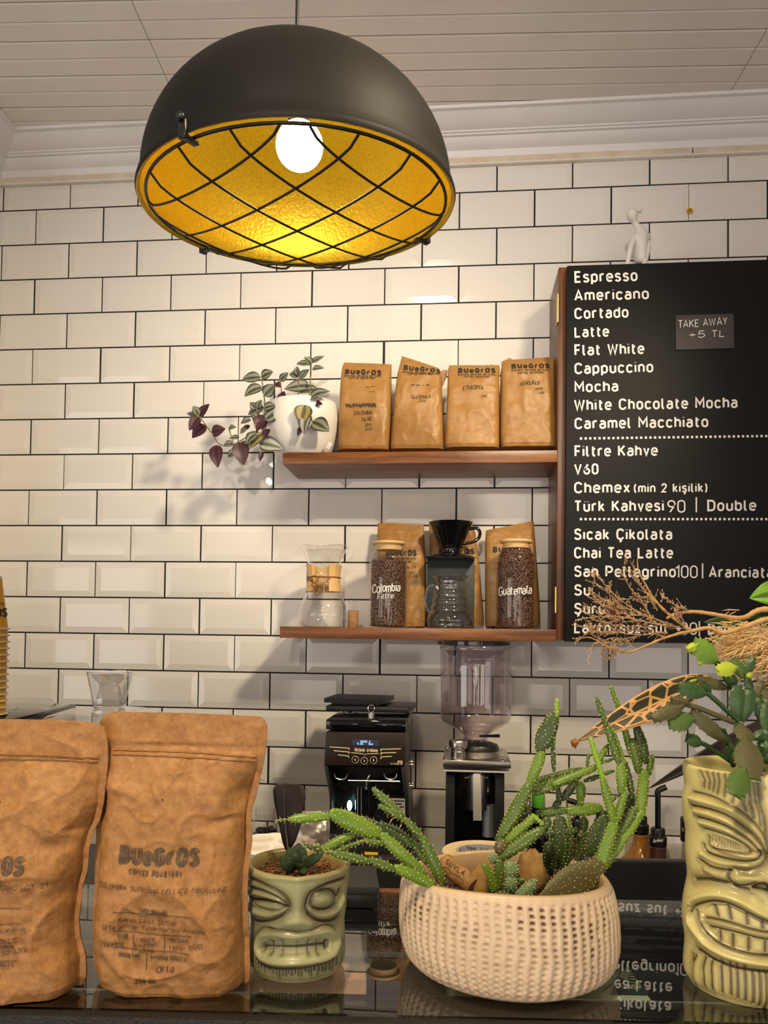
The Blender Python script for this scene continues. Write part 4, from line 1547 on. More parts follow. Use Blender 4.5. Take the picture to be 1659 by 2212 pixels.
# collar in two halves with a gap at the front
zc0, zc1, zcm = onY(cx6, c6(0, 818)[1], YC).z, onY(cx6, c6(0, 424)[1], YC).z, 0
for a0, a1 in ((-62, 100), (100, 238)):
    o = MB()
    NU, NV = 24, 12
    for sgn in (0, 1):
        pass
    idx = {}

    def colr(i, j, inner):
        an = math.radians(a0 + (a1 - a0 - 3) * i / NU)
        v = j / NV
        waist = 1 - .085 * math.sin(math.pi * v)
        ro = 38.3 * kk * waist
        ri = np.interp(zc0 + (zc1 - zc0) * v, [onY(cx6, r[2], YC).z for r in rows][::-1], [(r[1] - r[0]) / 2 * kk for r in rows][::-1]) + .0006
        r_ = min(ri, ro - .003) if inner else ro
        return (base.x + r_ * math.cos(an), base.y + r_ * math.sin(an), zc0 + (zc1 - zc0) * v)
    for inner in (0, 1):
        for j in range(NV + 1):
            for i in range(NU + 1):
                idx[(inner, i, j)] = o.vert(colr(i, j, inner))
    for inner in (0, 1):
        for j in range(NV):
            for i in range(NU):
                o.face((idx[(inner, i, j)], idx[(inner, i + 1, j)], idx[(inner, i + 1, j + 1)], idx[(inner, i, j + 1)]))
    for i in range(NU):
        for j in (0, NV):
            o.face((idx[(0, i, j)], idx[(0, i + 1, j)], idx[(1, i + 1, j)], idx[(1, i, j)]))
    for j in range(NV):
        for i in (0, NU):
            o.face((idx[(0, i, j)], idx[(0, i, j + 1)], idx[(1, i, j + 1)], idx[(1, i, j)]))
    o.build('collar', M['wood_collar'], brewer, auto=35)
o = MB()
zt_ = onY(cx6, c6(0, 608)[1], YC).z
rr = 36.2 * kk
o.tube([(base.x + rr * math.cos(a), base.y + rr * math.sin(a), zt_) for a in [2 * math.pi * i / 48 for i in range(48)]], .0013, 8, closed=True)


def cy6(x, y, dd=0):
    p = c6(x, y)
    q = on_cyl(p[0], p[1], base.x, base.y, rr + .003 + dd)
    return q


for st in ([(320, 600), (260, 580), (215, 620), (250, 690), (310, 660), (330, 610), (270, 600)], [(240, 620), (190, 610), (165, 640), (200, 640)], [(240, 690), (250, 760), (270, 830), (290, 885)], [(225, 715), (260, 740), (295, 745)], [(290, 880), (335, 850), (380, 815)], [(330, 605), (420, 602), (520, 608)]):
    o.tube([cy6(q[0], q[1], .001) for q in smooth_path(st, 5)], .0013, 7)
o.blob(cy6(232, 640, .001), .0045, 12, 8)
o.build('leather_tie', M['leather'], brewer)

# ------------------------------------------------------------------ cork with pins
YK = -.125
ck = onY(763, 1354, YK)
ck.z = ZL
kk = uY(YK, 763, 1340)
cork = thing('pin_cork', 'small upright cork with long pins stuck in its top, beside the hourglass brewer', 'cork', ck)
o = MB()
hh = onY(763, 1318.5, YK).z - ZL
o.lathe([(0, 0), (11.0 * kk, 0), (11.6 * kk, .002), (11.6 * kk, hh - .0015), (11.0 * kk, hh), (0, hh)], ck, 28)
o.build('cork_body', M['cork'], cork, auto=40)
for dx, tp in ((-7.5, 1296), (-1.5, 1295), (4.5, 1294.5)):
    o = MB()
    a = onY(763 + dx, 1322, YK)
    o.tube([a, onY(763 + dx - (1 if dx < -5 else 0), tp, YK)], .0005, 6)
    o.build('pin', M['chrome'], cork)


# ------------------------------------------------------------------ glass jars of coffee beans
def bean(mb, c, s, rot):
    """coffee bean: half ellipsoid with a crease on the flat side"""
    b0 = len(mb.v)
    nu, nv = 8, 5
    mb.blob(c, (s, s * .70, s * .42), nu, nv, rot)
    # crease: push the middle line of the flat face inwards
    for i in range(b0, len(mb.v)):
        q = rot.transposed() @ (Vector(mb.v[i]) - c)
        if q.z > 0:
            q.z *= .45 + 1.2 * min(1, abs(q.y) / (s * .35)) * .6
            p = c + rot @ q
            mb.v[i] = (p.x, p.y, p.z)


def bean_jar(label, blabel, cx, half, y_top, y_bot, lid, bean_top, Y, texts, seed, neck):
    kk = uY(Y, cx, 1280)
    r = half * kk
    c = onY(cx, y_bot, Y)
    c.z = ZL
    z = lambda py: onY(cx, py, Y).z - ZL
    root = thing('glass_jar', label, 'jar', c, 'bean jars on the lower shelf')
    o = MB()
    hb = z(neck)
    o.lathe([(0.0005, .0015), (r * .9, .0008), (r * .97, .003), (r, .009), (r, hb - .012), (r * .975, hb - .004), (r * .90, hb + .006), (r * .80, hb + .012), (r * .78, z(lid[1]) - .001)], c, 72)
    o.build('glass_body', M['glass_jar'], root, auto=80)
    o = MB()
    lr = (lid[3] - lid[2]) / 2 * kk
    o.lathe([(0, z(lid[0])), (lr * .97, z(lid[0])), (lr, z(lid[0]) - .0015), (lr, z(lid[0]) - .0055), (lr * .97, z(lid[0]) - .007), (lr * .82, z(lid[0]) - .0075), (lr * .80, z(lid[1]) + .002), (lr * .78, z(lid[1])), (0, z(lid[1]))], c, 56)
    o.build('lid', M['bamboo'], root, auto=40)
    t = MB()
    mp = lambda px, py: on_cyl(px, py, c.x, c.y, r + .0007)
    for s, x0, y0, x1, y1, cap, jit in texts:
        write(t, s, (x0, y0), (x1, y1), cap, mp, .115, .10, .14, jit, seed, 0, .15)
    t.build('chalk_writing', M['chalk'], root, smooth=False)
    rng = random.Random(seed)
    o = MB()
    zt = z(bean_top)
    sz = .0054
    zz = .008
    lay = 0
    while zz < zt:
        ring_r = r - .0045 - .003
        n = int(2 * math.pi * ring_r / (sz * 1.5))
        for i in range(n):
            an = 2 * math.pi * (i + .5 * (lay % 2) + rng.uniform(-.3, .3)) / n
            if math.sin(an) > .35:
                continue
            rr_ = ring_r if zz < hb - .012 else ring_r * (.98 - .2 * (zz - hb + .012) / .024)
            p = c + Vector((rr_ * math.cos(an), rr_ * math.sin(an), zz + rng.uniform(-.0015, .0015)))
            nrm = Vector((math.cos(an) + rng.uniform(-.5, .5), math.sin(an) + rng.uniform(-.5, .5), rng.uniform(-.5, .5))).normalized()
            tx = Vector((rng.uniform(-1, 1), rng.uniform(-1, 1), rng.uniform(-1, 1)))
            tx = (tx - nrm * tx.dot(nrm)).normalized()
            if rng.random() < .55:
                nrm = -nrm
            rot = Matrix((tx, nrm.cross(tx), nrm)).transposed()
            bean(o, p, sz * rng.uniform(.9, 1.1), rot)
        zz += sz * 1.05
        lay += 1
    for i in range(70):
        a, q = rng.uniform(0, 6.28), math.sqrt(rng.random()) * (r - .01)
        rot = Matrix.Rotation(rng.uniform(0, 6), 3, 'Z') @ Matrix.Rotation(rng.uniform(-.6, .6), 3, 'X')
        bean(o, c + Vector((q * math.cos(a), q * math.sin(a), min(zt, hb + .004) + rng.uniform(-.002, .003))), sz, rot)
    o.lathe([(0, .003), (r - .012, .003), (r - .012, min(zt, hb) - .004), (0, min(zt, hb) - .003)], c, 40)
    return root, tag(o.build('coffee_beans', M['bean'], origin=c, auto=60), blabel, 'coffee beans', None, 'stuff')


bean_jar('tall glass bean jar with wooden lid, marked Colombia Filtre, filled below the neck', 'dark roasted coffee beans inside the jar marked Colombia', 837.7, 41.5, 1203, 1354.6, (1170.5, 1189, 800.5, 872), 1214, -.150,
         [('COLOMBIA'[:1] + 'olombia', 804, 1281, 864, 1277, 19, .06), ('Filtre', 815, 1294.5, 850, 1292.5, 12, .08)], 3, 1203)
bean_jar('tall glass bean jar with wooden lid, marked Guatemala, filled to the neck', 'dark roasted coffee beans inside the jar marked Guatemala', 1113.6, 43, 1203, 1354, (1167, 1185, 1077.5, 1149), 1190, -.150,
         [('Guatemala', 1077, 1287, 1148, 1283, 19, .06)], 8, 1203)

# ------------------------------------------------------------------ dripper stand, dripper and glass server
YB = -.086
a, b2 = onY(923.5, 1209, YB), onY(1023.5, 1353, YB)
stand = thing('dripper_stand', 'dark green-black stand with a back panel and top plate under the black dripper', 'stand', Vector(((a.x + b2.x) / 2, YB, ZL)))
o = MB()
o.box(((a.x + b2.x) / 2, YB + .010, (a.z + ZL) / 2 + .001), (b2.x - a.x, .020, a.z - ZL - .002))
o.build('back_panel', M['teal_dark'], stand, bevel=.002)
o = MB()
o.box(((a.x + b2.x) / 2, YB - .028, a.z + .0008), (b2.x - a.x + .002, .098, .003))
o.build('top_plate', M['black_gloss'], stand, bevel=.001)


def c5(x, y):
    return (600 + x / 2.633, 1080 + y / 2.633)


YD = YB - .024
dcx = 973.5
kd = uY(YD, dcx, 1170)
dz = lambda py: onY(dcx, py, YD).z
dbase = onY(dcx, 1207, YD)
dbase.z = a.z + .0023
drip = thing('coffee_dripper', 'black glossy ceramic cone dripper with a loop handle on top of the dark block', 'dripper', dbase)
o = MB()
zr = [(50.5, 1205.5), (51, 1203.5), (44, 1200.5), (30, 1197), (22, 1194), (20.5, 1189), (24, 1182), (47, 1131.5), (48.2, 1129.3), (46.5, 1129.5), (22, 1184), (14, 1192)]
o.lathe([(r_ * kd, onY(dcx, y, YD).z - dbase.z) for r_, y in zr], dbase, 72)
o.lathe([(29 * kd, .002), (29 * kd, .0052)], dbase, 48)
o.build('cone', M['black_gloss'], drip, auto=50)
o = MB()
hp = smooth_path([c5(1085, 168), c5(1130, 160), c5(1150, 185), c5(1140, 220), c5(1105, 240), c5(1048, 250)], 6)
o.tube([onY(q[0], q[1], YD) for q in hp], [.0042] * len(hp), 12)
o.build('handle', M['black_gloss'], drip)

YS = YB - .057
scx = 972
ks = uY(YS, scx, 1300)
sb = onY(scx, 1352, YS)
sb.z = ZL
srv = thing('coffee_server', 'ribbed clear glass coffee server with a side handle in front of the dark block', 'coffee server', sb)
o = MB()
pf = [(38.5, 1245.5), (37.5, 1248), (33.5, 1252), (32.5, 1260), (33, 1266), (32, 1270), (34.5, 1276), (36, 1281), (34.5, 1286), (37, 1292), (39, 1297), (37.5, 1302), (40, 1308), (42, 1313), (40.5, 1318), (44, 1324), (48.5, 1332), (50, 1340), (48.5, 1347), (44, 1351.5)]
pp = [(r_ * ks, onY(scx, y, YS).z - ZL) for r_, y in pf]
pp[-1] = (pp[-1][0], .0008)
pp.append((.0005, .0015))
sp = smooth_path(pp, 3)
o.lathe([(q[0], max(.0005, q[1])) for q in sp], sb, 72)
o.build('glass_body', M['glass_server'], srv, auto=80)
o = MB()
o.tube([sb + Vector((38.5 * ks * math.cos(t), 38.5 * ks * math.sin(t), pp[0][1])) for t in [2 * math.pi * i / 64 for i in range(64)]], .0016, 7, closed=True)
o.build('rim', M['glass_thick'], srv)
o = MB()
hp = smooth_path([c5(915, 505), c5(885, 485), c5(855, 500), c5(842, 540), c5(840, 590), c5(855, 630), c5(890, 640)], 6)
o.tube([onY(q[0], q[1], YS - .004) for q in hp], .0038, 10)
o.build('handle', M['glass_thick'], srv)


# ================================================================== THE COUNTER
CR = Matrix.Rotation(COUNTER_YAW, 3, 'Z')
cu, cv = CR @ Vector((1, 0, 0)), CR @ Vector((0, 1, 0))
cf = onZ(700, 2189, GLASS_Z)          # a point on the front edge


def cp(u, v, z=GLASS_Z):
    """counter coordinates: u along the front edge (0 at photo middle), v away from the viewer"""
    q = cf + cu * u + cv * v
    return Vector((q.x, q.y, z))


def slab(mb, u0, u1, v0, v1, z0, z1, m=0):
    mb.hexa([cp(u0, v0, z0), cp(u1, v0, z0), cp(u1, v1, z0), cp(u0, v1, z0), cp(u0, v0, z1), cp(u1, v0, z1), cp(u1, v1, z1), cp(u0, v1, z1)], m)


VB, VW, VE = .0495, .129, .312
U0, U1 = -.62, .74
case = thing('display_counter', 'black counter case with a glossy glass top and clear strip, running along the bottom edge', 'counter', cp(0, .15, 0))
o = MB()
slab(o, U0, U1, .001, VB, GLASS_Z - .0100, GLASS_Z - .0062)
o.build('front_frame', M['black_gloss'], case, bevel=.0006)
o = MB()
slab(o, U0, U1, VW, VE, GLASS_Z - .0100, GLASS_Z - .0062)
o.build('rear_frame', M['black_gloss'], case, bevel=.0006)
o = MB()
slab(o, U0, U1, -.012, 0.0005, GLASS_Z - .045, GLASS_Z - .0015)
o.build('edge_trim', M['black_text'], case, bevel=.0015)['label'] = 'rough black edge strip'
o = MB()
slab(o, U0, U1, .001, VE, GLASS_Z - .0060, GLASS_Z - .0002)
# only the upper face mirrors; a single pane keeps the view through it clean
gm = MB()
gm.face([gm.vert(cp(U0, .001, GLASS_Z - .0004)), gm.vert(cp(U1, .001, GLASS_Z - .0004)), gm.vert(cp(U1, VE, GLASS_Z - .0004)), gm.vert(cp(U0, VE, GLASS_Z - .0004))])
gp = gm.build('glass_top', M['counter_glass'], case, smooth=False)
gp['label'] = 'reflecting glass top'
o = MB()
slab(o, U0, U1, .02, VE - .01, GLASS_Z - .165, GLASS_Z - .155)
o.build('inner_shelf', M['wallpaint'], case, smooth=False)
o = MB()
slab(o, U0, U1, .001, VE, .02, GLASS_Z - .17)
o.build('lower_body', M['black'], case, smooth=False)
o = MB()
slab(o, U0, U1, VE - .012, VE, GLASS_Z - .165, GLASS_Z - .0102)
o.build('back_panel', M['black'], case, smooth=False)
o = MB()
slab(o, U0, U1, .003, .008, GLASS_Z - .165, GLASS_Z - .0102)
o.build('front_pane', M['glass'], case, smooth=False)
o = MB()
slab(o, -.05, .20, VE + .0005, VE + .018, GLASS_Z - .05, GLASS_Z - .0035, 0)
o.build('wood_lip', M['brownwood'], case, bevel=.0008)
# upright black panel of the work bench behind the counter
pa, pb = P(775, 1863, 1.26), P(1760, 1863, 1.26)
o = MB()
px_ = (pb - pa)
px_.z = 0
px_.normalize()
py_ = Vector((-px_.y, px_.x, 0))
zt = P(1400, 1863, 1.26).z
for q0, q1 in ((pa, pb),):
    lo = [Vector((q.x, q.y, 0.0)) for q in (q0, q1, q1 + py_ * .024, q0 + py_ * .024)]
    hi = [Vector((q.x, q.y, zt)) for q in lo]
    o.hexa(lo + hi)
tag(o.build('bench_panel', M['black'], origin=Vector((pa.x, pa.y, 0)), bevel=.0012), 'black upright panel of the work bench behind the glass counter', 'panel')


# cartons lying in the case, seen through the clear strip
def at_case(px, py, z):
    return onZ(px, py, z)


ZC = GLASS_Z - .155
q = [at_case(1235, 2146, GLASS_Z - .013), at_case(1400, 2150, GLASS_Z - .013)]
wx = (q[1] - q[0]).normalized()
wy = Vector((-wx.y, wx.x, 0))
bx = thing('drinks_carton', 'pale green six-pack drinks carton lying under the glass right of the cactus bowl', 'carton', q[0] + wx * .06 + wy * .05 - UP * .095)
o = MB()
zt = GLASS_Z - .013
L = .175
p0 = q[1] - wx * L - wy * .010
o.hexa([p0 + UP * (ZC - zt), p0 + wx * L + UP * (ZC - zt), p0 + wx * L + wy * .13 + UP * (ZC - zt), p0 + wy * .13 + UP * (ZC - zt), p0, p0 + wx * L, p0 + wx * L + wy * .13, p0 + wy * .13])
o.build('carton_body', M['green_box'], bx, bevel=.001)
zm = lambda px, py: onZ(px, py, zt + .0006)
zm2 = lambda px, py: onZ(px, py, zt + .0009)
o = MB()
pts = [zm(1318, 2148), zm(1400, 2150), zm(1400, 2131), zm(1335, 2115)]
o.face([o.vert(p) for p in pts])
o.build('dark_band', M['dark_blue'], bx, smooth=False)
o = MB()
write(o, '6x250 mL', (1340, 2137), (1385, 2135), 9, zm2, .15, .13, 0, 0, 1, 0, None, True)
o.build('printed_size', M['vinyl'], bx, smooth=False)
o = MB()
for k in range(9):
    y = 2071 + k * 5.2 + (4 if k > 4 else 0)
    line_px(o, [(1352 + (k * 7) % 9, y), (1396, y + 1)], 2.2, zm2)
o.build('printed_list', M['ink'], bx, smooth=False)
o = MB()
line_px(o, smooth_path([(1344, 2068), (1345, 2085), (1338, 2105), (1322, 2125), (1300, 2142)], 5), 1.6, zm2)
line_px(o, [(1336, 2112), (1400, 2128)], 1.5, zm2)
o.build('printed_ring', M['ink'], bx, smooth=False)
o = MB()
write(o, 'S.P', (1310, 2108), (1334, 2082), 13, zm2, .2, .1, .1, 0, 1, 0, None, True)
o.build('printed_monogram', M['ink'], bx, smooth=False)

q0, q1 = at_case(735, 2116, GLASS_Z - .013), at_case(792, 2115, GLASS_Z - .013)
wx = (q1 - q0).normalized()
wy = Vector((-wx.y, wx.x, 0))
sb_ = thing('salmon_carton', 'salmon pink carton with lines of small print under the glass beside the small tiki pot', 'carton', q0 + wy * .05 - UP * .105)
o = MB()
zt = GLASS_Z - .013
p0 = q1 - wx * .11
o.hexa([p0 + UP * (ZC - zt), p0 + wx * .11 + UP * (ZC - zt), p0 + wx * .11 + wy * .10 + UP * (ZC - zt), p0 + wy * .10 + UP * (ZC - zt), p0, p0 + wx * .11, p0 + wx * .11 + wy * .10, p0 + wy * .10])
o.build('carton_body', M['salmon_box'], sb_, bevel=.001)
o = MB()
zs = lambda px, py: onZ(px, py, zt + .0007)
for k in range(10):
    y = 2066 + k * 3.6
    line_px(o, [(748 + (k * 13) % 9, y), (789, y + 1)], 1.3, zs)
o.build('printed_text', M['ink'], sb_, smooth=False)

# ------------------------------------------------------------------ flat dark box at the back edge of the counter
fl, fr = onZ(700, 1961, GLASS_Z), onZ(815, 1962, GLASS_Z)
dx_ = (fr - fl).normalized()
dy_ = Vector((-dx_.y, dx_.x, 0))
HB = .0245
fl = fr - dx_ * .135
dbox = thing('flat_box', 'flat dark green leatherette box behind the small tiki pot at the back of the counter', 'box', (fl + fr) / 2 + dy_ * .04)
o = MB()
rear = fr + dy_ * .079 - dx_ * .004
o.hexa([fl + UP * .0005, fr + UP * .0005, rear + UP * .0005, fl + dy_ * .079 + UP * .0005, fl + UP * HB * .62, fr + UP * HB * .62, rear + UP * HB * .62, fl + dy_ * .079 + UP * HB * .62])
o.build('box_base', M['black'], dbox, bevel=.0008)
o = MB()
e = dx_ * .002
o.hexa([fl - dy_ * .0015 + UP * HB * .63, fr + e - dy_ * .0015 + UP * HB * .63, rear + e + dy_ * .001 + UP * HB * .63, fl + dy_ * .08 + UP * HB * .63, fl - dy_ * .0015 + UP * HB, fr + e - dy_ * .0015 + UP * HB, rear + e + dy_ * .001 + UP * HB, fl + dy_ * .08 + UP * HB])
o.build('box_lid', M['teal_dark'], dbox, bevel=.001)


# ================================================================== CARVED TIKI POTS
def seg_dist(S_, Y_, pts):
    d = np.full(S_.shape, 1e9)
    for (ax, ay), (bx_, by) in zip(pts[:-1], pts[1:]):
        vx, vy = bx_ - ax, by - ay
        L2 = vx * vx + vy * vy + 1e-9
        t = np.clip(((S_ - ax) * vx + (Y_ - ay) * vy) / L2, 0, 1)
        d = np.minimum(d, np.hypot(S_ - ax - t * vx, Y_ - ay - t * vy))
    return d


def inside(S_, Y_, pts):
    r = np.zeros(S_.shape, dtype=bool)
    n = len(pts)
    for i in range(n):
        (x1, y1), (x2, y2) = pts[i], pts[(i + 1) % n]
        c = ((y1 > Y_) != (y2 > Y_)) & (S_ < (x2 - x1) * (Y_ - y1) / (y2 - y1 + 1e-12) + x1)
        r ^= c
    return r


def carve(root, name, prof, xc, dc, base_z, conv, strokes, fills, light, dark, m, nu=420, nv=300, wall=.0045, depth_in=.03, sc=1.0, yaw=0.0, rimtint=False):
    """prof rows (py, half width px). strokes: (kind, pts(crop coords), width px, height mm, dark amount, mirror)"""
    ku = dc / FPX
    c = P(xc, prof[-1][0], dc)
    pys = np.array([p[0] for p in prof], float)
    hw = np.array([p[1] for p in prof], float)
    ctr = P(xc, 1700, dc)
    # outline rows are read at the pot's own distance, carving at its nearer front face
    lo_, hi_ = 1300.0, 1450.0
    for _ in range(40):
        yh = (lo_ + hi_) / 2
        if P(xc, yh, 1.0).z > CAM[2]:
            lo_ = yh
        else:
            hi_ = yh
    dref = dc - float(hw.mean()) * ku
    pys = yh + (pys - yh) * dc / dref
    z_of = lambda y: np.array([P(xc, float(t), dref).z for t in y])
    zs = z_of(pys)
    zs = zs - zs[-1] + base_z
    th = np.linspace(0, 2 * np.pi, nu, endpoint=False)
    # more columns on the face
    th = th + .55 * np.sin(th)
    py = np.linspace(pys[0], pys[-1], nv)
    R_ = np.interp(py, pys, hw)
    Rs = np.convolve(np.pad(R_, 12, mode='edge'), np.ones(25) / 25, 'valid')
    R_ = Rs
    Z_ = np.interp(py, pys, zs)
    TH, PY_ = np.meshgrid(((th + np.pi) % (2 * np.pi)) - np.pi, py)
    RR = np.repeat(R_[:, None], nu, 1)
    Rm = float(R_.mean())
    S_ = TH * Rm
    H = np.zeros(TH.shape)
    D = np.zeros(TH.shape)

    def un(pts):
        out = []
        for x, y in pts:
            px, yy = conv(x, y)
            hw_ = float(np.interp(yy, pys, hw))
            a = float(np.clip((px - xc) / hw_, -.985, .985))
            for _ in range(3):
                dd_ = dc - hw_ * ku * math.sqrt(max(0, 1 - a * a))
                a = float(np.clip((px - xc) * dd_ / dc / hw_, -.985, .985))
            out.append((math.asin(a) * Rm, yh + (yy - yh) * dd_ / dref))
        return out
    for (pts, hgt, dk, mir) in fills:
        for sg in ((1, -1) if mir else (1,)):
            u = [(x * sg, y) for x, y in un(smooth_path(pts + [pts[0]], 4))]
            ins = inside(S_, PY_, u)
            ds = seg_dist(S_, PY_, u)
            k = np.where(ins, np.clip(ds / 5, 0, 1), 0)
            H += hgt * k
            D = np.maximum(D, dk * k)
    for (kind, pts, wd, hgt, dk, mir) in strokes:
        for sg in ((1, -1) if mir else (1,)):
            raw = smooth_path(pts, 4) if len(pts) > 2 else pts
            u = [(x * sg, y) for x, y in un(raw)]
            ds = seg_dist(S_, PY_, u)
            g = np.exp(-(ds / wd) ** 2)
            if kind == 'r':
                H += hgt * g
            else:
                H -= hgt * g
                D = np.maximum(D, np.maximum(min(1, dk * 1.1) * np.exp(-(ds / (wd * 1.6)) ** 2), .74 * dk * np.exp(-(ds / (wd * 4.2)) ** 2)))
    rad = RR * ku + H * .001
    fwd = TOWARD
    rgt = RIGHT
    ang = TH + yaw
    X = ctr.x + rad * (np.sin(ang) * rgt.x + np.cos(ang) * fwd.x)
    Y = ctr.y + rad * (np.sin(ang) * rgt.y + np.cos(ang) * fwd.y)
    Z = np.repeat(Z_[:, None], nu, 1)
    verts = np.stack([X, Y, Z], -1).reshape(-1, 3)
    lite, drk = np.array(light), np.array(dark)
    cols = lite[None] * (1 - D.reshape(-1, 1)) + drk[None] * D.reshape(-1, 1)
    faces = grid_faces(nu, nv, True)
    # rim, inner wall and base
    ex_v, ex_f, ex_c = [], [], []
    n0 = len(verts)
    top_r = rad[0]
    rings = [(0.0012, -.0022), (.0036, -.0022), (wall + .001, 0.001), (wall + .002, .006), (wall + .003, depth_in)]
    prev = np.arange(nu)
    allv = [verts]
    allc = [cols]
    allf = [faces]
    cnt = n0
    for (inw, dn) in rings:
        r2 = top_r - inw
        v = np.stack([ctr.x + r2 * (np.sin(ang[0]) * rgt.x + np.cos(ang[0]) * fwd.x), ctr.y + r2 * (np.sin(ang[0]) * rgt.y + np.cos(ang[0]) * fwd.y), np.full(nu, zs[0] - dn)], -1)
        allv.append(v)
        allc.append(np.repeat((lite * np.array((1.0, .80, .55)) if inw < .01 and rimtint else lite)[None], nu, 0))
        cur = np.arange(cnt, cnt + nu)
        i = np.arange(nu)
        k = (i + 1) % nu
        allf.append(np.stack([prev[i], cur[i], cur[k], prev[k]], 1))
        prev = cur
        cnt += nu
    prev = np.arange((nv - 1) * nu, nv * nu)
    for f_ in (.9, .02):
        r2 = rad[-1] * f_
        v = np.stack([ctr.x + r2 * (np.sin(ang[0]) * rgt.x + np.cos(ang[0]) * fwd.x), ctr.y + r2 * (np.sin(ang[0]) * rgt.y + np.cos(ang[0]) * fwd.y), np.full(nu, base_z + .0002)], -1)
        allv.append(v)
        allc.append(np.repeat(lite[None], nu, 0))
        cur = np.arange(cnt, cnt + nu)
        i = np.arange(nu)
        k = (i + 1) % nu
        allf.append(np.stack([prev[i], prev[k], cur[k], cur[i]], 1))
        prev = cur
        cnt += nu
    o = np_mesh(name, np.concatenate(allv), np.concatenate(allf), m, root, None, np.concatenate(allc))
    bm = bmesh.new()
    bm.from_mesh(o.data)
    bmesh.ops.recalc_face_normals(bm, faces=bm.faces)
    bm.to_mesh(o.data)
    bm.free()
    return o, ctr, zs[0], float(top_r.mean())


M['tiki_green'] = tint_mat('tiki_glaze_green', .38, .5, .15, .1, 120, .0, .14, 25)
M['tiki_yellow'] = tint_mat('tiki_glaze_yellow', .34, .5, .2, .1, 120, .0, .16, 30)

# small pot
ca_ = lambda x, y: (500 + x / 4.0083, 1660 + y / 4.0072)
prof_s = [(1863, 110), (1872, 111), (1886, 109.5), (1910, 106), (1935, 104), (1955, 103.5), (1970, 101), (1980, 99.5), (1996, 101), (2020, 102), (2045, 103), (2062, 102), (2072, 98), (2078, 91)]
xs, ds_ = 648, .742
st = [('r', [(150, 880), (300, 930), (585, 950), (880, 920), (1020, 850)], 7, 1.2, 0, False),
      ('g', [(150, 930), (300, 985), (450, 1050), (540, 1110), (572, 1175)], 2.6, 1.9, .85, False),
      ('g', [(155, 1020), (300, 1048), (430, 1090), (520, 1140), (562, 1185)], 2.2, 1.6, .75, False),
      ('r', [(160, 980), (300, 1015), (430, 1065), (520, 1120)], 6, 2.2, 0, False),
      ('r', [(160, 1065), (300, 1090), (430, 1125), (510, 1160)], 6, 2.6, 0, False),
      ('g', [(170, 1105), (230, 1130), (350, 1132), (470, 1155), (560, 1195)], 3.0, 2.4, .95, False),
      ('r', [(250, 1165), (340, 1180), (430, 1185)], 8, 2.4, 0, False),
      ('g', [(235, 1150), (300, 1190), (400, 1220), (490, 1212), (560, 1190)], 2.2, 1.4, .6, False),
      ('r', [(180, 1200), (270, 1245), (390, 1265), (500, 1230)], 8, 3.2, 0, False),
      ('g', [(160, 1230), (220, 1300), (280, 1318), (400, 1305), (500, 1265), (560, 1215)], 3.4, 2.2, .8, False),
      ('g', [(1010, 940), (900, 985), (800, 1035), (730, 1090), (703, 1180), (725, 1250), (800, 1300), (900, 1305), (965, 1275)], 3.0, 2.2, .9, False),
      ('g', [(1000, 965), (890, 1010), (800, 1065), (745, 1120), (735, 1180)], 1.8, 1.1, .6, False),
      ('g', [(745, 1150), (760, 1090), (830, 1045), (900, 1040), (945, 1085), (935, 1150), (880, 1200), (800, 1205), (750, 1180), (745, 1150)], 2.6, 2.0, .95, False),
      ('r', [(820, 1130), (880, 1110)], 16, 3.0, 0, False),
      ('r', [(740, 1215), (800, 1255), (880, 1258), (960, 1210), (1000, 1120)], 8, 2.6, 0, False),
      ('g', [(950, 1100), (970, 1075), (975, 1040)], 3, 1.5, .9, False),
      ('r', [(640, 960), (640, 1150), (620, 1290)], 16, 3.6, 0, False), ('r', [(560, 1330), (640, 1320), (730, 1330)], 14, 3.2, 0, False),
      ('g', [(370, 1372), (470, 1388), (560, 1392), (660, 1400), (760, 1380), (850, 1345), (920, 1350), (945, 1385)], 2.4, 1.6, .7, False),
      ('g', [(240, 1500), (262, 1425), (330, 1375), (420, 1385)], 2.6, 1.6, .6, False),
      ('r', [(285, 1500), (320, 1440), (430, 1420), (600, 1440), (760, 1415), (880, 1395), (945, 1440), (945, 1530), (890, 1620), (720, 1660), (500, 1672), (350, 1640), (290, 1570), (285, 1500)], 9, 4.2, 0, False),
      ('g', [(245, 1520), (260, 1610), (340, 1690), (500, 1718), (700, 1706), (880, 1655), (960, 1590), (985, 1490)], 3.0, 2.6, .8, False),
      ('g', [(330, 1535), (480, 1542), (620, 1540), (760, 1522), (880, 1505)], 1.6, 1.5, .8, False)]
for x in (405, 500, 640, 735, 812):
    st.append(('g', [(x, 1478 - (x - 405) * .03), (x - 2, 1600)], 1.4, 1.3, .75 if x != 640 else .35, False))
rg = random.Random(5)
for i in range(30):
    x = 175 + i * 28
    y0 = 1560 + 150 * (1 - abs((x - 585) / 420) ** 2.2) + rg.uniform(-12, 12)
    st.append(('g', [(x, y0), (x + rg.uniform(-6, 6), y0 + rg.uniform(55, 105))], 1.5, 1.3, .85, False))
fl_ = [([(300, 1540), (335, 1485), (480, 1470), (620, 1488), (760, 1460), (890, 1450), (905, 1530), (870, 1588), (700, 1606), (500, 1618), (370, 1600), (315, 1575)], -3.4, .12, False),
       ([(300, 1540), (330, 1490), (345, 1530), (340, 1590), (318, 1575)], -2.0, .95, False), ([(868, 1470), (900, 1460), (905, 1530), (880, 1575), (868, 1530)], -2.0, .95, False)]
small = thing('tiki_planter', 'small pale green ceramic pot with a carved grinning face, holding a succulent, in the middle', 'planter', Vector((P(xs, 2100, ds_).x, P(xs, 2100, ds_).y, GLASS_Z)))
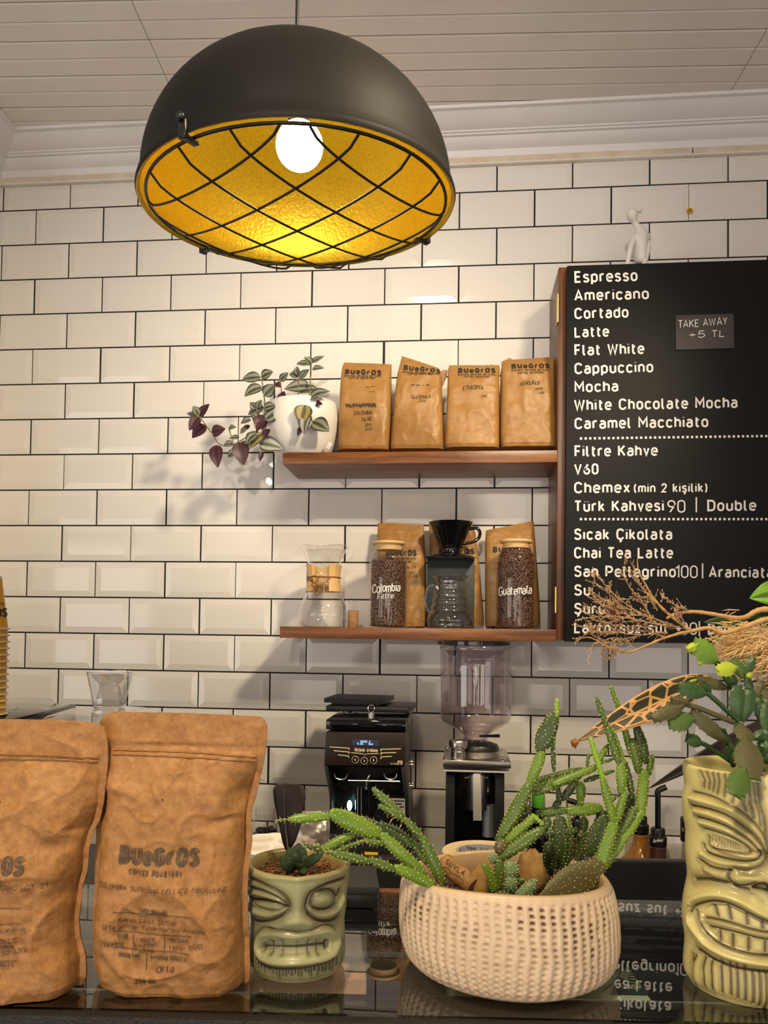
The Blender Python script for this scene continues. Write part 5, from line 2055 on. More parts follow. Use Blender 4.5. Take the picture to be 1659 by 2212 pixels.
_, sc_, sz_, sr_ = carve(small, 'pot', prof_s, xs, ds_, GLASS_Z, ca_, st, fl_, (.37, .375, .20), (.045, .026, .012), M['tiki_green'], 420, 300, rimtint=True)
o = MB()
rg = random.Random(2)
o.lathe([(0, sz_ - .009), (sr_ * .5, sz_ - .010), (sr_ - .006, sz_ - .014)], (sc_.x, sc_.y, 0), 40)
o.build('soil', M['soil'], small)
o = MB()
for i in range(420):
    a, q = rg.uniform(0, 6.283), (sr_ - .008) * math.sqrt(rg.random())
    p = Vector((sc_.x + q * math.cos(a), sc_.y + q * math.sin(a), sz_ - .011 + rg.uniform(0, .006)))
    dr = Vector((rg.uniform(-1, 1), rg.uniform(-1, 1), rg.uniform(-.3, .5))) * .005
    dd = Vector((rg.uniform(-1, 1), rg.uniform(-1, 1), rg.uniform(-.2, .5))) * .004
    o.tube([p, p + dr, p + dr + dd], [.0006, .0006, .0003], 4)
fb = o.build('coir_fibres', M['coir'], small)
fb['kind'] = 'stuff'
# dark rosette succulent: thick fleshy leaves
M['succ'] = mat('dark_succulent', (.016, .036, .014), .6, color2=(.034, .058, .022), vscale=50, spec=.25)


def ca7(x, y):
    return (540 + x / 7.541, 1680 + y / 7.54)


def fleshy(mb, b, t, wid, thick, out, bend=0.0, n=10):
    b, t = Vector(b), Vector(t)
    ax_ = (t - b)
    L = ax_.length
    ax_.normalize()
    side = ax_.cross(out).normalized()
    nrm = side.cross(ax_).normalized()
    rings = []
    for i in range(n + 1):
        v = i / n
        w_ = wid / 2 * max(.06, (1 - (2 * v - .75) ** 2 * .62 if v < .55 else (1 - ((v - .55) / .45) ** 2.2) ** .8))
        c_ = b + ax_ * (L * v) + nrm * (bend * L * math.sin(math.pi * v))
        ring = []
        for j in range(10):
            a = 2 * math.pi * j / 10
            ring.append(mb.vert(c_ + side * (w_ * math.cos(a)) + nrm * (thick / 2 * math.sin(a) * (w_ / (wid / 2)) + abs(math.cos(a)) * w_ * .35)))
        rings.append(ring)
    for i in range(n):
        for j in range(10):
            mb.face((rings[i][j], rings[i][(j + 1) % 10], rings[i + 1][(j + 1) % 10], rings[i + 1][j]))
    mb.face(rings[0][::-1])
    mb.face(rings[-1])


for (b, t, wd, dd0, dd1) in (((760, 1500), (620, 1130), 130, 0, .004), ((760, 1490), (800, 1060), 160, .006, .012), ((820, 1480), (890, 1130), 110, .004, .008), ((880, 1500), (1200, 1220), 120, -.006, -.008), ((720, 1530), (480, 1280), 130, -.002, -.004),
                             ((700, 1570), (560, 1390), 150, -.012, -.020), ((800, 1570), (870, 1420), 130, -.012, -.02), ((860, 1540), (920, 1240), 90, .0, .004), ((700, 1540), (600, 1290), 100, -.004, -.008), ((760, 1500), (720, 1200), 110, -.004, -.004), ((840, 1560), (900, 1560), 90, -.014, -.026), ((660, 1540), (480, 1400), 90, -.008, -.014)):
    o = MB()
    p0, p1 = P(*ca7(*b), ds_ + dd0), P(*ca7(*t), ds_ + dd1)
    fleshy(o, p0 + UP * .004, p1, wd * 1.35 / 7.54 * ds_ / FPX, .004, (TOWARD + UP * .4).normalized(), .06)
    o.build('succulent_leaf', M['succ'], small)
# dark feather standing in the pot
fth = P(*ca7(610, 1180), ds_ + .022)
feather = thing('feather', 'dark brown-black feather stuck upright in the small tiki pot', 'feather', P(*ca7(625, 1450), ds_ + .022))
o = MB()
oc = [(375, 190), (420, 120), (490, 72), (620, 95), (740, 112), (860, 130), (895, 230), (908, 330), (870, 520), (835, 720), (790, 900), (720, 1080), (640, 1190), (590, 1190), (530, 1050), (490, 850), (440, 620), (395, 400)]
oc = [tuple(q) for q in smooth_path(oc + [oc[0]], 3)][:-1]
spine = lambda y: (540 + (y - 72) / 1118 * 80)
NS = 26
rows = []
for i in range(NS + 1):
    y = 80 + (1185 - 80) * i / NS
    xsn = []
    for (x1, y1), (x2, y2) in zip(oc, oc[1:] + oc[:1]):
        if (y1 > y) != (y2 > y):
            xsn.append(x1 + (y - y1) / (y2 - y1) * (x2 - x1))
    xl, xr = (min(xsn), max(xsn)) if xsn else (spine(y) - 5, spine(y) + 5)
    row = []
    for j in range(9):
        x = xl + (xr - xl) * j / 8
        dd = .022 + .007 * math.cos((x - spine(y)) / 260) - .006 * (1 - i / NS)
        row.append(o.vert(P(*ca7(x, y), ds_ + dd)))
    rows.append(row)
for i in range(NS):
    for j in range(8):
        o.face((rows[i][j], rows[i][j + 1], rows[i + 1][j + 1], rows[i + 1][j]))
fo = o.build('vane', M['feather'], feather, recalc=False, auto=80)
sm_ = fo.modifiers.new('thickness', 'SOLIDIFY')
sm_.thickness = .0006
o = MB()
o.tube([P(*ca7(x, y), ds_ + .022) for x, y in ((555, 200), (560, 520), (585, 860), (615, 1120), (626, 1440))], [.0003, .0004, .0006, .0008, .0008], 6)
o.build('quill', mat('pale_quill', (.16, .12, .10), .5), feather)

# large pot at the right
cb_ = lambda x, y: (1470 + x / 3.868, 1640 + y / 3.8671)
prof_b = [(1653, 129), (1660, 130), (1690, 126), (1705, 124), (1714, 130), (1730, 131), (1770, 128), (1795, 123), (1840, 124), (1870, 122), (1890, 119), (1908, 121), (1935, 127), (1970, 131), (2000, 129), (2030, 124), (2060, 126), (2085, 128), (2100, 127), (2109, 122), (2115, 112)]
xb, db = 1612, .713
B = []
for x0, x1, y0, y1 in ((75, 85, 95, 225), (98, 108, 100, 240), (125, 128, 105, 255), (150, 152, 110, 275), (188, 190, 112, 300), (232, 246, 125, 350), (285, 320, 150, 410), (335, 372, 150, 470), (375, 432, 190, 540)):
    B.append(('g', [(x0, y0), ((x0 + x1) / 2 + 4, (y0 + y1) / 2), (x1, y1)], 2.4, 1.6, .80, True))
B += [('g', [(405, 190), (440, 420), (468, 600), (492, 770)], 2.6, 1.8, .85, True),
      ('r', [(549, 200), (549, 500), (549, 760)], 18, 2.0, 0, False), ('r', [(549, 700), (549, 1000)], 9, 4.2, 0, False),
      ('r', [(55, 310), (200, 385), (330, 500), (430, 630), (475, 750)], 7.5, 4.2, 0, True), ('r', [(55, 420), (200, 500), (330, 610), (420, 715)], 6.5, 3.4, 0, True), ('r', [(70, 515), (200, 580), (320, 665), (400, 735)], 5, 2.6, 0, True),
      ('g', [(60, 262), (190, 335), (330, 455), (440, 590), (487, 735)], 2.2, 1.6, .8, True), ('g', [(48, 372), (190, 450), (330, 565), (430, 680), (478, 775)], 2.0, 2.0, .9, True), ('g', [(58, 468), (200, 545), (330, 640), (420, 735)], 2.0, 1.8, .85, True), ('g', [(80, 560), (200, 620), (320, 690), (372, 755)], 2.0, 1.6, .8, True),
      ('r', [(130, 690), (200, 745), (300, 785), (390, 790)], 6, 2.6, 0, True), ('g', [(110, 640), (135, 715), (240, 752), (330, 768), (368, 752)], 2.0, 1.6, .85, True), ('g', [(98, 700), (125, 770), (220, 815), (330, 832), (415, 815), (442, 770), (425, 735)], 2.2, 2.0, .9, True),
      ('r', [(95, 775), (150, 830), (250, 865), (350, 870)], 6, 2.4, 0, True), ('g', [(85, 820), (130, 880), (190, 905), (240, 908)], 2.4, 2.2, .85, True),
      ('g', [(260, 890), (330, 905), (420, 890), (478, 840), (492, 760)], 5.5, 2.6, .75, True), ('g', [(300, 930), (380, 940), (440, 920)], 5, 1.6, .6, True),
      ('r', [(110, 900), (160, 950), (200, 960)], 9, 3.0, 0, True),
      ('g', [(228, 905), (222, 950), (238, 1000), (290, 1032), (360, 1025), (400, 1005)], 2.4, 2.4, .9, True), ('g', [(60, 985), (130, 985), (215, 1010), (300, 1050), (350, 1070)], 5, 2.6, .85, True),
      ('r', [(280, 980), (360, 970), (450, 985), (549, 1010)], 10, 3.6, 0, True), ('g', [(400, 1040), (460, 1015), (505, 1045), (512, 1075)], 4.2, 3.4, 1.0, True), ('g', [(390, 1050), (450, 1060), (500, 1072)], 4, 2.4, .9, True),
      ('r', [(75, 1180), (120, 1115), (200, 1110), (310, 1160), (420, 1245), (549, 1305)], 9, 5.0, 0, True), ('g', [(300, 1085), (400, 1120), (470, 1160)], 4, 1.0, .35, True), ('r', [(420, 1170), (549, 1200)], 12, 1.5, 0, True),
      ('g', [(75, 1250), (95, 1190), (150, 1160), (230, 1180), (330, 1245), (440, 1310), (549, 1345)], 2.4, 2.2, .9, True), ('g', [(85, 1240), (80, 1340), (95, 1430), (150, 1510), (250, 1570), (380, 1602), (549, 1618)], 2.6, 2.4, .9, True),
      ('r', [(62, 1250), (58, 1380), (85, 1500), (170, 1590), (300, 1645), (450, 1668), (549, 1672)], 9, 5.0, 0, True), ('g', [(60, 1560), (130, 1640), (250, 1705), (400, 1732), (549, 1745)], 3.0, 2.6, .9, True),
      ('g', [(100, 1300), (200, 1335), (330, 1388), (450, 1418), (549, 1425)], 2.0, 1.6, .9, True), ('g', [(110, 1375), (250, 1425), (400, 1470), (549, 1492)], 2.0, 1.6, .9, True), ('r', [(90, 1320), (240, 1380), (400, 1432), (549, 1452)], 7, 2.2, 0, True),
      ('g', [(90, 1330), (240, 1388), (400, 1440), (549, 1458)], 6, 0.2, .42, True)]
for x, y0, y1 in ((152, 1195, 1290), (224, 1195, 1320), (334, 1255, 1360), (450, 1325, 1395), (549, 1352, 1410)):
    B.append(('g', [(x, y0), (x + 3, y1)], 2.0, 1.8, .95, True))
for x, y0, y1 in ((155, 1405, 1500), (230, 1445, 1545), (340, 1470, 1575), (470, 1500, 1590), (549, 1515, 1600)):
    B.append(('g', [(x, y0), (x + 2, y1)], 2.2, 1.8, .9, True))
for i in range(14):
    x = 110 + i * 17
    B.append(('g', [(x, 612 + i * 8), (x + 3, 690 + i * 5)], 1.0, .9, .75, True))
for i in range(11):
    x = (30, 62, 95, 128, 178, 228, 270, 322, 378, 430, 480)[i]
    y1 = 1830 + i * 22
    B.append(('g', [(x, 1600 + i * 13 if i < 8 else 1735), (x + 3, (1650 + y1) / 2), (x + 1, min(y1, 2060))], 2.2, 1.8, .9, True))
BF = [([(90, 1260), (140, 1185), (230, 1190), (340, 1260), (450, 1325), (549, 1350), (549, 1610), (380, 1595), (240, 1560), (140, 1490), (95, 1400)], -2.6, .10, True)]
big = thing('tall_tiki_planter', 'tall yellow ceramic pot with a carved toothy face at the right edge', 'planter', Vector((P(xb, 2155, db).x, P(xb, 2155, db).y, GLASS_Z)))
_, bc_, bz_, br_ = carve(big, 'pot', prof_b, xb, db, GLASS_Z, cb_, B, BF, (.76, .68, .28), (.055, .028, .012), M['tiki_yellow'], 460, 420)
o = MB()
o.lathe([(0, bz_ - .020), (br_ - .006, bz_ - .024)], (bc_.x, bc_.y, 0), 40)
o.build('soil', M['soil'], big)


# ================================================================== BACK COUNTER
BZ = 1.02
o = MB()
o.box((1.3, -.31, BZ - .02), (2.8, .60, .04))
bc_t = thing('back_counter', 'dark back counter along the tiled wall carrying the two grinders and syrup bottles', 'counter', (1.3, -.31, 0))
o.build('worktop', M['black'], bc_t, bevel=.002)
o = MB()
o.box((1.3, -.29, (BZ - .04) / 2), (2.76, .54, BZ - .04))
o.build('cabinet_body', M['black'], bc_t)

# ------------------------------------------------------------------ on-demand grinder with display
GF = -.385         # front face plane


def gY(px, py, Y=GF):
    return onY(px, py, Y)


def box_px(mb, x0, y0, x1, y1, Yf, Yb, m=0):
    a, b2 = onY(x0, y0, Yf), onY(x1, y1, Yf)
    mb.box(((a.x + b2.x) / 2, (Yf + Yb) / 2, (a.z + b2.z) / 2), (abs(b2.x - a.x), abs(Yb - Yf), abs(a.z - b2.z)), None, m)


def box_pz(mb, x0, y0, x1, zb, Yf, Yb, m=0):
    a, b2 = onY(x0, y0, Yf), onY(x1, y0, Yf)
    mb.box(((a.x + b2.x) / 2, (Yf + Yb) / 2, (a.z + zb) / 2), (abs(b2.x - a.x), abs(Yb - Yf), abs(a.z - zb)), None, m)


def panel_px(mb, pts, Yf, Yb, m=0):
    """prism: polygon in pixels on plane Yf pushed straight back to Yb"""
    f_ = [onY(x, y, Yf) for x, y in pts]
    k = [mb.vert(p) for p in f_] + [mb.vert(Vector((p.x, Yb, p.z))) for p in f_]
    n = len(pts)
    mb.face(list(range(k[0], k[0] + n)), m)
    mb.face(list(range(k[0] + n, k[0] + 2 * n))[::-1], m)
    for i in range(n):
        j = (i + 1) % n
        mb.face((k[i], k[n + i], k[n + j], k[j]), m)


g1 = thing('coffee_grinder', 'black coffee grinder with a small blue display, brand script and three round buttons', 'coffee grinder', Vector((gY(795, 1700).x, -.25, BZ)))
o = MB()
panel_px(o, [(704, 1581), (876, 1583), (873, 1655), (700, 1654)], GF, -.10)
o.build('control_head', M['grinder'], g1, bevel=.002)
o = MB()
box_px(o, 704, 1554, 876.5, 1580, GF, -.09)
o.build('top_housing', M['black_gloss'], g1, bevel=.003)
o = MB()
panel_px(o, [(700, 1655), (873, 1657), (872, 1664), (878, 1720), (881, 1790), (866, 1860), (716, 1860), (712, 1790), (712, 1720), (701, 1664)], GF + .075, -.09)
o.build('body', M['black'], g1, bevel=.002)
for xs_ in ([(700, 1655), (707, 1655), (717, 1720), (717, 1800), (712, 1800), (712, 1720)], [(866, 1657), (873, 1657), (880, 1720), (883, 1800), (877, 1800), (874, 1720)]):
    o = MB()
    panel_px(o, xs_, GF, GF + .08)
    o.build('side_cheek', M['black'], g1, bevel=.001)
o = MB()
box_pz(o, 704, 1800, 884, BZ, GF, -.09)
o.build('base', M['black'], g1, bevel=.003)
o = MB()
a = onY(802, 1844, GF - .002)
o.box(a, (.030, .002, .0065))
o.build('yellow_strip', M['yellow'], g1)
gm = lambda px, py: onY(px, py, GF - .0008)
o = MB()
q = [onY(x, y, GF - .0004) for x, y in ((760, 1597), (818.5, 1599), (818.5, 1611), (760, 1609.5))]
o.face([o.vert(p) for p in q])
scr = o.build('display', M['screen'], g1, smooth=False)
o = MB()
write(o, 'DOSE 2', (779, 1604), (800, 1604.4), 4.6, gm, .2, .2)
write(o, '5.04', (772, 1609), (785.5, 1609.2), 5, gm, .2, .2)
write(o, 'Sec', (796, 1609.4), (806, 1609.6), 5, gm, .2, .2)
o.build('display_digits', M['screen_ink'], scr, smooth=False)
o = MB()
write(o, 'Victoria', (764, 1623.4), (787, 1624), 8.4, gm, .17, .06, .35, .03, 2)
o.build('brand_script', M['cream_print'], g1, smooth=False)
o = MB()
write(o, 'Arduino', (791, 1624), (815, 1624.8), 8.0, gm, .17, .06, .35, .03, 4)
o.build('brand_script', M['cream_print'], g1, smooth=False)
o = MB()
line_px(o, [(758, 1625.5), (786, 1628.5), (788, 1631), (790, 1628.5), (818, 1627.5)], 1.6, gm)
line_px(o, [(785, 1628), (788, 1631.6), (791, 1628)], 1.8, gm)
o.build('brand_chevron', M['cream_print'], g1, smooth=False)
for xs_ in ([(712, 1613.5), (754, 1616), (754, 1620.5)], [(721, 1621.5), (754, 1624.5), (754, 1628.5)], [(730, 1630.5), (753, 1633), (753, 1637)], [(866, 1617.5), (823, 1618.5), (823, 1622.5)], [(856, 1625.5), (823, 1626.5), (823, 1631)], [(846, 1634), (823, 1635), (823, 1639.5)]):
    o = MB()
    line_px(o, xs_, 1.9, gm)
    o.build('printed_bar', M['cream_print'], g1, smooth=False)
kg = uY(GF, 790, 1640)
for bx0, by0, ch in ((767.5, 1641, '<'), (787, 1643.5, '>'), (807, 1642, '*')):
    c = onY(bx0, by0, GF - .0005)
    o = MB()
    o.lathe([(0, .0016), (5.6 * kg, .0016), (6.2 * kg, 0)], c, 24, axis=Matrix.Rotation(math.pi / 2, 3, 'X'))
    bt = o.build('button', M['black_gloss'], g1)
    o = MB()
    o.tube([c + Vector((7.2 * kg * math.cos(t), 0, 7.2 * kg * math.sin(t))) for t in [2 * math.pi * i / 28 for i in range(28)]], .0006, 6, closed=True)
    write(o, ch, (bx0 - 2.4, by0 + 4), (bx0 + 2.4, by0 + 4), 8, lambda px, py: onY(px, py, GF - .0026), .18, .1)
    o.build('button_mark', M['cream_print'], bt, smooth=False)
o = MB()
write(o, 'MYTHOS', (843, 1651.3), (858, 1651.6), 3.2, gm, .16, .15)
o.build('model_print', M['cream_print'], g1, smooth=False)
o = MB()
line_px(o, [(860, 1652), (860, 1644.5), (868, 1644.5), (868, 1652)], 2.2, gm)
line_px(o, [(864.5, 1652), (864.5, 1646)], 1.4, gm)
o.build('model_print', M['cream_print'], g1, smooth=False)
# burr chamber underneath: bright column, fork, spout and hose
kc = uY(GF + .05, 780, 1730)
o = MB()
c = onY(776, 1762, GF + .045)
o.tube([c, onY(776, 1702, GF + .045)], 9 * kc, 28)
o.build('dosing_column', M['chrome'], g1)
o = MB()
o.tube([onY(800, 1762, GF + .05), onY(800, 1700, GF + .05)], 8 * kc, 24)
o.build('dosing_column', M['black_gloss'], g1)
o = MB()
hz = [onY(x, y, GF + .03) for x, y in smooth_path([(800, 1672), (794, 1684), (791, 1705)], 8)]
o.tube(hz, [(.0042 if i % 2 else .0034) for i in range(len(hz))], 12)
o.build('hose', M['steel'], g1)
for x0, x1 in ((722, 751), (830, 858)):
    o = MB()
    pts = [onY(x, y, GF + .02) for x, y in smooth_path([(x0, 1671), (x0 + 3, 1680), ((x0 + x1) / 2, 1684), (x1 - 3, 1680), (x1, 1671)], 5)]
    o.tube(pts, .0022, 8)
    o.build('thumb_screw', M['steel'], g1)
o = MB()
o.tube([onY(752, 1686, GF + .02), onY(864, 1688, GF + .02)], .0018, 8)
o.build('cross_bar', M['steel'], g1)
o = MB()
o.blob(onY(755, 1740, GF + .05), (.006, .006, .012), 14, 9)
o.build('work_lamp', M['led'], g1)  # glowing blob in place of a reflected lamp, not a light of the grinder
o = MB()
o.tube([onY(755, 1720, GF + .05), onY(756, 1712, GF + .05)], [.004, .003], 10)
o.build('lamp_socket', M['black_gloss'], g1)  # added dark cap above the painted reflection
o = MB()
panel_px(o, [(844, 1724), (876.5, 1725), (876.5, 1765), (844, 1764)], GF + .0735, GF + .0745)
lb = o.build('sticker', M['paper'], g1, smooth=False)
o = MB()
for k in range(5):
    line_px(o, [(847, 1730 + k * 6.4), (873 - (k * 5) % 9, 1730.5 + k * 6.4)], 2.6, lambda px, py: onY(px, py, GF + .0728))
o.build('sticker_text', M['ink'], lb, smooth=False)
o = MB()
pts = [onY(856 + 12 * math.cos(t), 1778 + 12 * math.sin(t), GF + .01) for t in [2 * math.pi * i / 28 for i in range(28)]]
o.tube(pts, .0024, 8, closed=True)
o.build('adjusting_ring', M['brass'], g1)
o = MB()
o.tube([onY(839, 1766, GF + .03), onY(839, 1750, GF + .03)], .006, 14)
o.build('brass_fitting', M['brass'], g1)
# chrome pull ring on the lid
o = MB()
c = onY(802, 1531, GF + .05)
o.tube([onY(802, 1552, GF + .05), onY(802, 1540, GF + .05)], .0075, 16)
o.tube([c + Vector((.0075 * math.cos(t), 0, .0085 * math.sin(t))) for t in [2 * math.pi * i / 24 for i in range(24)]], .0011, 7, closed=True)
o.build('pull_ring', M['chrome'], g1)
# side latch
o = MB()
xr = gY(877, 1650).x
o.tube([Vector((xr + .006, GF + .10, onY(884, 1652, GF + .1).z)), Vector((xr + .006, GF + .10, onY(884, 1694, GF + .1).z))], .0026, 10)
for y in (1645, 1651, 1692, 1697):
    z = onY(884, y, GF + .1).z
    o.tube([Vector((xr - .001, GF + .10, z)), Vector((xr + .010, GF + .10, z))], .0016, 8)
o.build('side_latch', M['steel'], g1)

# two kitchen scales lying on the grinder
zt1 = gY(790, 1554).z
sA = thing('kitchen_scale', 'flat black scale lying on top of the grinder, under a ribbed tray', 'scale', Vector((gY(795, 1540).x + .01, -.25, zt1)))
o = MB()
a, b2 = onY(703, 1527, -.30), onY(887, 1527, -.30)
zt2 = zt1 + .004
o.box(((a.x + b2.x) / 2, -.195, zt2 + .0075), (b2.x - a.x, .16, .013), Matrix.Rotation(-.06, 3, 'Z'))
o.build('scale_body', M['black'], sA, bevel=.003)
o = MB()
for sx_ in (-.07, .07):
    for sy_ in (-.05, .05):
        o.tube([Vector((sA.location.x + sx_, -.195 + sy_, zt1)), Vector((sA.location.x + sx_, -.195 + sy_, zt2 + .002))], .006, 12)
o.build('rubber_feet', M['black'], sA)
sB = thing('ribbed_tray', 'small black ribbed tray lying on the flat scale above the grinder', 'tray', Vector((onY(770, 1516, -.2).x, -.2, zt2 + .014)))
o = MB()
a, b2 = onY(703, 1516, -.26), onY(836, 1516, -.26)
zt3 = zt2 + .0205
rt = Matrix.Rotation(-.08, 3, 'Z')
cc = Vector(((a.x + b2.x) / 2, -.185, zt3))
o.box(cc + Vector((0, 0, -.0035)), ((b2.x - a.x) * .8, .11, .006), rt)
o.box(cc + Vector((0, 0, .004)), (b2.x - a.x, .14, .010), rt)
n = 26
for i in range(n):
    u_ = (i + .5) / n - .5
    o.box(cc + rt @ Vector(((b2.x - a.x) * u_, -.0705, .004)), ((b2.x - a.x) / n * .5, .002, .010), rt)
    o.box(cc + rt @ Vector(((b2.x - a.x) * u_, 0, .0095)), ((b2.x - a.x) / n * .5, .136, .0012), rt)
o.build('tray_body', M['black'], sB, smooth=False)

# ------------------------------------------------------------------ hopper grinder
HY = -.235
hcx = 1026
kh = uY(HY, hcx, 1470)
g2 = thing('hopper_grinder', 'steel and black coffee grinder with a big clear empty bean hopper under the lower shelf', 'coffee grinder', Vector((onY(hcx, 1700, HY).x, HY, BZ)))
hz_ = lambda y: onY(hcx, y, HY).z
o = MB()
cen = Vector((g2.location.x, HY, 0))
hp = [(78, 1396), (79, 1398), (79, 1405), (77.5, 1407), (77.5, 1440), (76, 1520), (75.5, 1551), (72, 1558), (30, 1584), (27, 1587), (26.5, 1598)]
o.lathe([(r_ * kh, hz_(y)) for r_, y in hp], cen, 80)
o.build('hopper', M['hopper'], g2, auto=70)
o = MB()
o.lathe([(0, hz_(1384)), (77 * kh, hz_(1384)), (79 * kh, hz_(1385.5)), (79 * kh, hz_(1393)), (76 * kh, hz_(1394.5)), (0, hz_(1394))], cen + Vector((-.006, 0, 0)), 64)
o.build('hopper_lid', M['black_gloss'], g2, auto=40)
o = MB()
o.tube([onY(hcx + 10, 1590, HY - .02), onY(1078, 1589.5, HY - .055)], [.0022, .0042], 10)
o.build('slide_handle', M['black'], g2)
o = MB()
o.lathe([(26 * kh, hz_(1607)), (27 * kh, hz_(1596)), (0, hz_(1596))], cen, 40)
o.build('hopper_neck', M['hopper'], g2)
o = MB()
o.lathe([(48 * kh, hz_(1619)), (48 * kh, hz_(1615)), (44 * kh, hz_(1607)), (30 * kh, hz_(1602)), (0, hz_(1602))], cen + Vector((kh * 4, 0, 0)), 48)
o.build('rubber_collar', M['black'], g2, auto=40)
o = MB()
o.lathe([(0, hz_(1640)), (49 * kh, hz_(1640)), (49.5 * kh, hz_(1619)), (47 * kh, hz_(1618)), (0, hz_(1618))], cen + Vector((kh * 4, 0, 0)), 64)
o.build('adjusting_collar', M['steel'], g2, auto=40)
PFY = HY - .105
o = MB()
a, b2 = onY(956.5, 1648, PFY), onY(1104, 1662, PFY)
o.box(((a.x + b2.x) / 2, HY, (a.z + b2.z) / 2 + .004), (b2.x - a.x, .21, a.z - b2.z + .005))
o.build('top_plate', M['steel'], g2, bevel=.0015)
o = MB()
box_px(o, 957, 1663, 1103, 1671, PFY + .004, HY + .1)
o.build('under_plate', M['alu'], g2, bevel=.001)
for x, y in ((962, 1634), (1087, 1635), (965, 1618), (1080, 1618)):
    o = MB()
    Yb = PFY + .014 if y > 1625 else HY + .08
    b_ = onY(x, y, Yb)
    b_.z = a.z + .0075
    o.tube([b_ - Vector((0, 0, .003)), b_ + Vector((0, 0, .004))], .0042, 12)
    o.build('bolt', M['chrome'], g2)
o = MB()
kc = uY(PFY + .03, 990, 1615)
c = onY(989.5, 1634, PFY + .03)
c.z = a.z + .006
z9 = lambda y: onY(989.5, y, PFY + .03).z - c.z
o.lathe([(0, 0), (15.5 * kc, 0), (15.5 * kc, z9(1623)), (14 * kc, z9(1621)), (14 * kc, z9(1618)), (20 * kc, z9(1612)), (20.5 * kc, z9(1602)), (18.5 * kc, z9(1598.5)), (0, z9(1598))], c, 40)
o.build('adjusting_knob', M['steel'], g2, auto=35)
o = MB()
box_pz(o, 963, 1672, 983, BZ, PFY + .03, HY + .1)
o.build('body_cheek', M['black'], g2, bevel=.002)
o = MB()
box_pz(o, 1070, 1672, 1090, BZ, PFY + .03, HY + .1)
o.build('body_cheek', M['black'], g2, bevel=.002)
o = MB()
box_pz(o, 983, 1672, 1070, BZ, PFY + .075, HY + .1)
o.build('body', M['black_gloss'], g2, bevel=.001)
o = MB()
ky = uY(PFY + .03, 1029, 1720)
c = onY(1029, 1748, PFY + .045)
o.lathe([(0, 0), (22 * ky, .0), (23 * ky, .002), (23.5 * ky, onY(1029, 1671, PFY + .045).z - c.z)], c, 40)
o.build('grounds_chute', M['steel'], g2, auto=40)
o = MB()
panel_px(o, [(1022, 1671), (1038.5, 1671), (1041, 1773), (1022, 1773)], PFY + .008, PFY + .022)
o.build('chute_flap', M['alu'], g2, bevel=.001)
for x in (1003, 1055):
    o = MB()
    o.tube([onY(x, 1679.5, PFY + .03), onY(x + (9 if x < 1020 else -9), 1680, PFY + .034)], .0026, 10)
    o.build('pin', M['chrome'], g2)
o = MB()
o.tube([onY(1055, 1806, PFY + .07), onY(1055, 1738, PFY + .07)], .0145, 24)
o.build('outlet_pipe', mat('grey_blue_pipe', (.16, .18, .21), .45), g2)

# ------------------------------------------------------------------ syrup bottles with pumps
SYB = -.105


def lathe_rows(mb, cx, rows, Y, n=40, **kw):
    kk = uY(Y, cx, rows[0][1])
    c = onY(cx, rows[0][1], Y)
    mb.lathe([(r * kk, onY(cx, y, Y).z) for r, y in rows], (c.x, Y, 0), n, **kw)


def pump_bottle(label, cx, y_neck, body_half, mt, Y, pump_top, group, logo_=False, shoulder=0, head=18):
    root = thing('syrup_bottle', label, 'bottle', Vector((onY(cx, 1800, Y).x, Y, BZ)), group)
    o = MB()
    kk = uY(Y, cx, 1800)
    r0 = body_half
    rows = [(r0 - 2, y_neck), (r0 + 1, y_neck + 3), (r0, y_neck + 8)]
    if shoulder:
        rows += [(r0 + 1, y_neck + 20), (r0 + shoulder * .35, y_neck + 40), (r0 + shoulder, y_neck + 58)]
    else:
        rows += [(r0 + 2, y_neck + 70), (r0 + 6, y_neck + 110)]
    last = rows[-1][0]
    z_end = BZ
    c = onY(cx, y_neck, Y)
    prof = [(r * kk, onY(cx, y, Y).z) for r, y in rows] + [(last * kk, z_end + .004), (last * kk - .003, z_end), (0, z_end)]
    o.lathe(prof, (c.x, Y, 0), 40)
    o.build('bottle', mt, root, auto=40)
    o = MB()
    kr = [(0, y_neck - 38), (r0 - 5, y_neck - 38), (r0 - 3, y_neck - 35), (r0 - 3, y_neck - 22), (r0 + 1, y_neck - 18), (r0 + 1, y_neck - 2), (r0, y_neck), (0, y_neck)]
    lathe_rows(o, cx, kr, Y)
    o.build('cap', M['black'], root, auto=35)
    o = MB()
    st = [onY(cx, y, Y) for y in (y_neck - 36, pump_top + 12)]
    o.tube(st, 6.2 * kk, 16)
    for y in (pump_top + 28, pump_top + 40):
        o.tube([onY(cx, y, Y), onY(cx, y + 1, Y)], 6.8 * kk, 16)
    nz = smooth_path([(cx, pump_top + 14), (cx + 1, pump_top + 2), (cx + head, pump_top - 6)], 6)
    o.build('pump_stem', M['black_gloss'], root, auto=40)
    o = MB()
    o.tube([onY(q[0], q[1], Y) for q in nz], [6.5 * kk] * len(nz), 14)
    o.build('pump_head', M['black'], root, auto=40)
    if logo_:
        o = MB()
        r_ = (r0 + 1.6) * kk
        write(o, 'DaVinci', (cx - 10.5, y_neck - 5.5), (cx + 10.5, y_neck - 7.5), 7, lambda px, py: on_cyl(px, py, c.x, Y, r_), .16, .06, .3, .04, 3, 0, .2)
        o.build('brand_script', M['vinyl'], root, smooth=False)
    return root


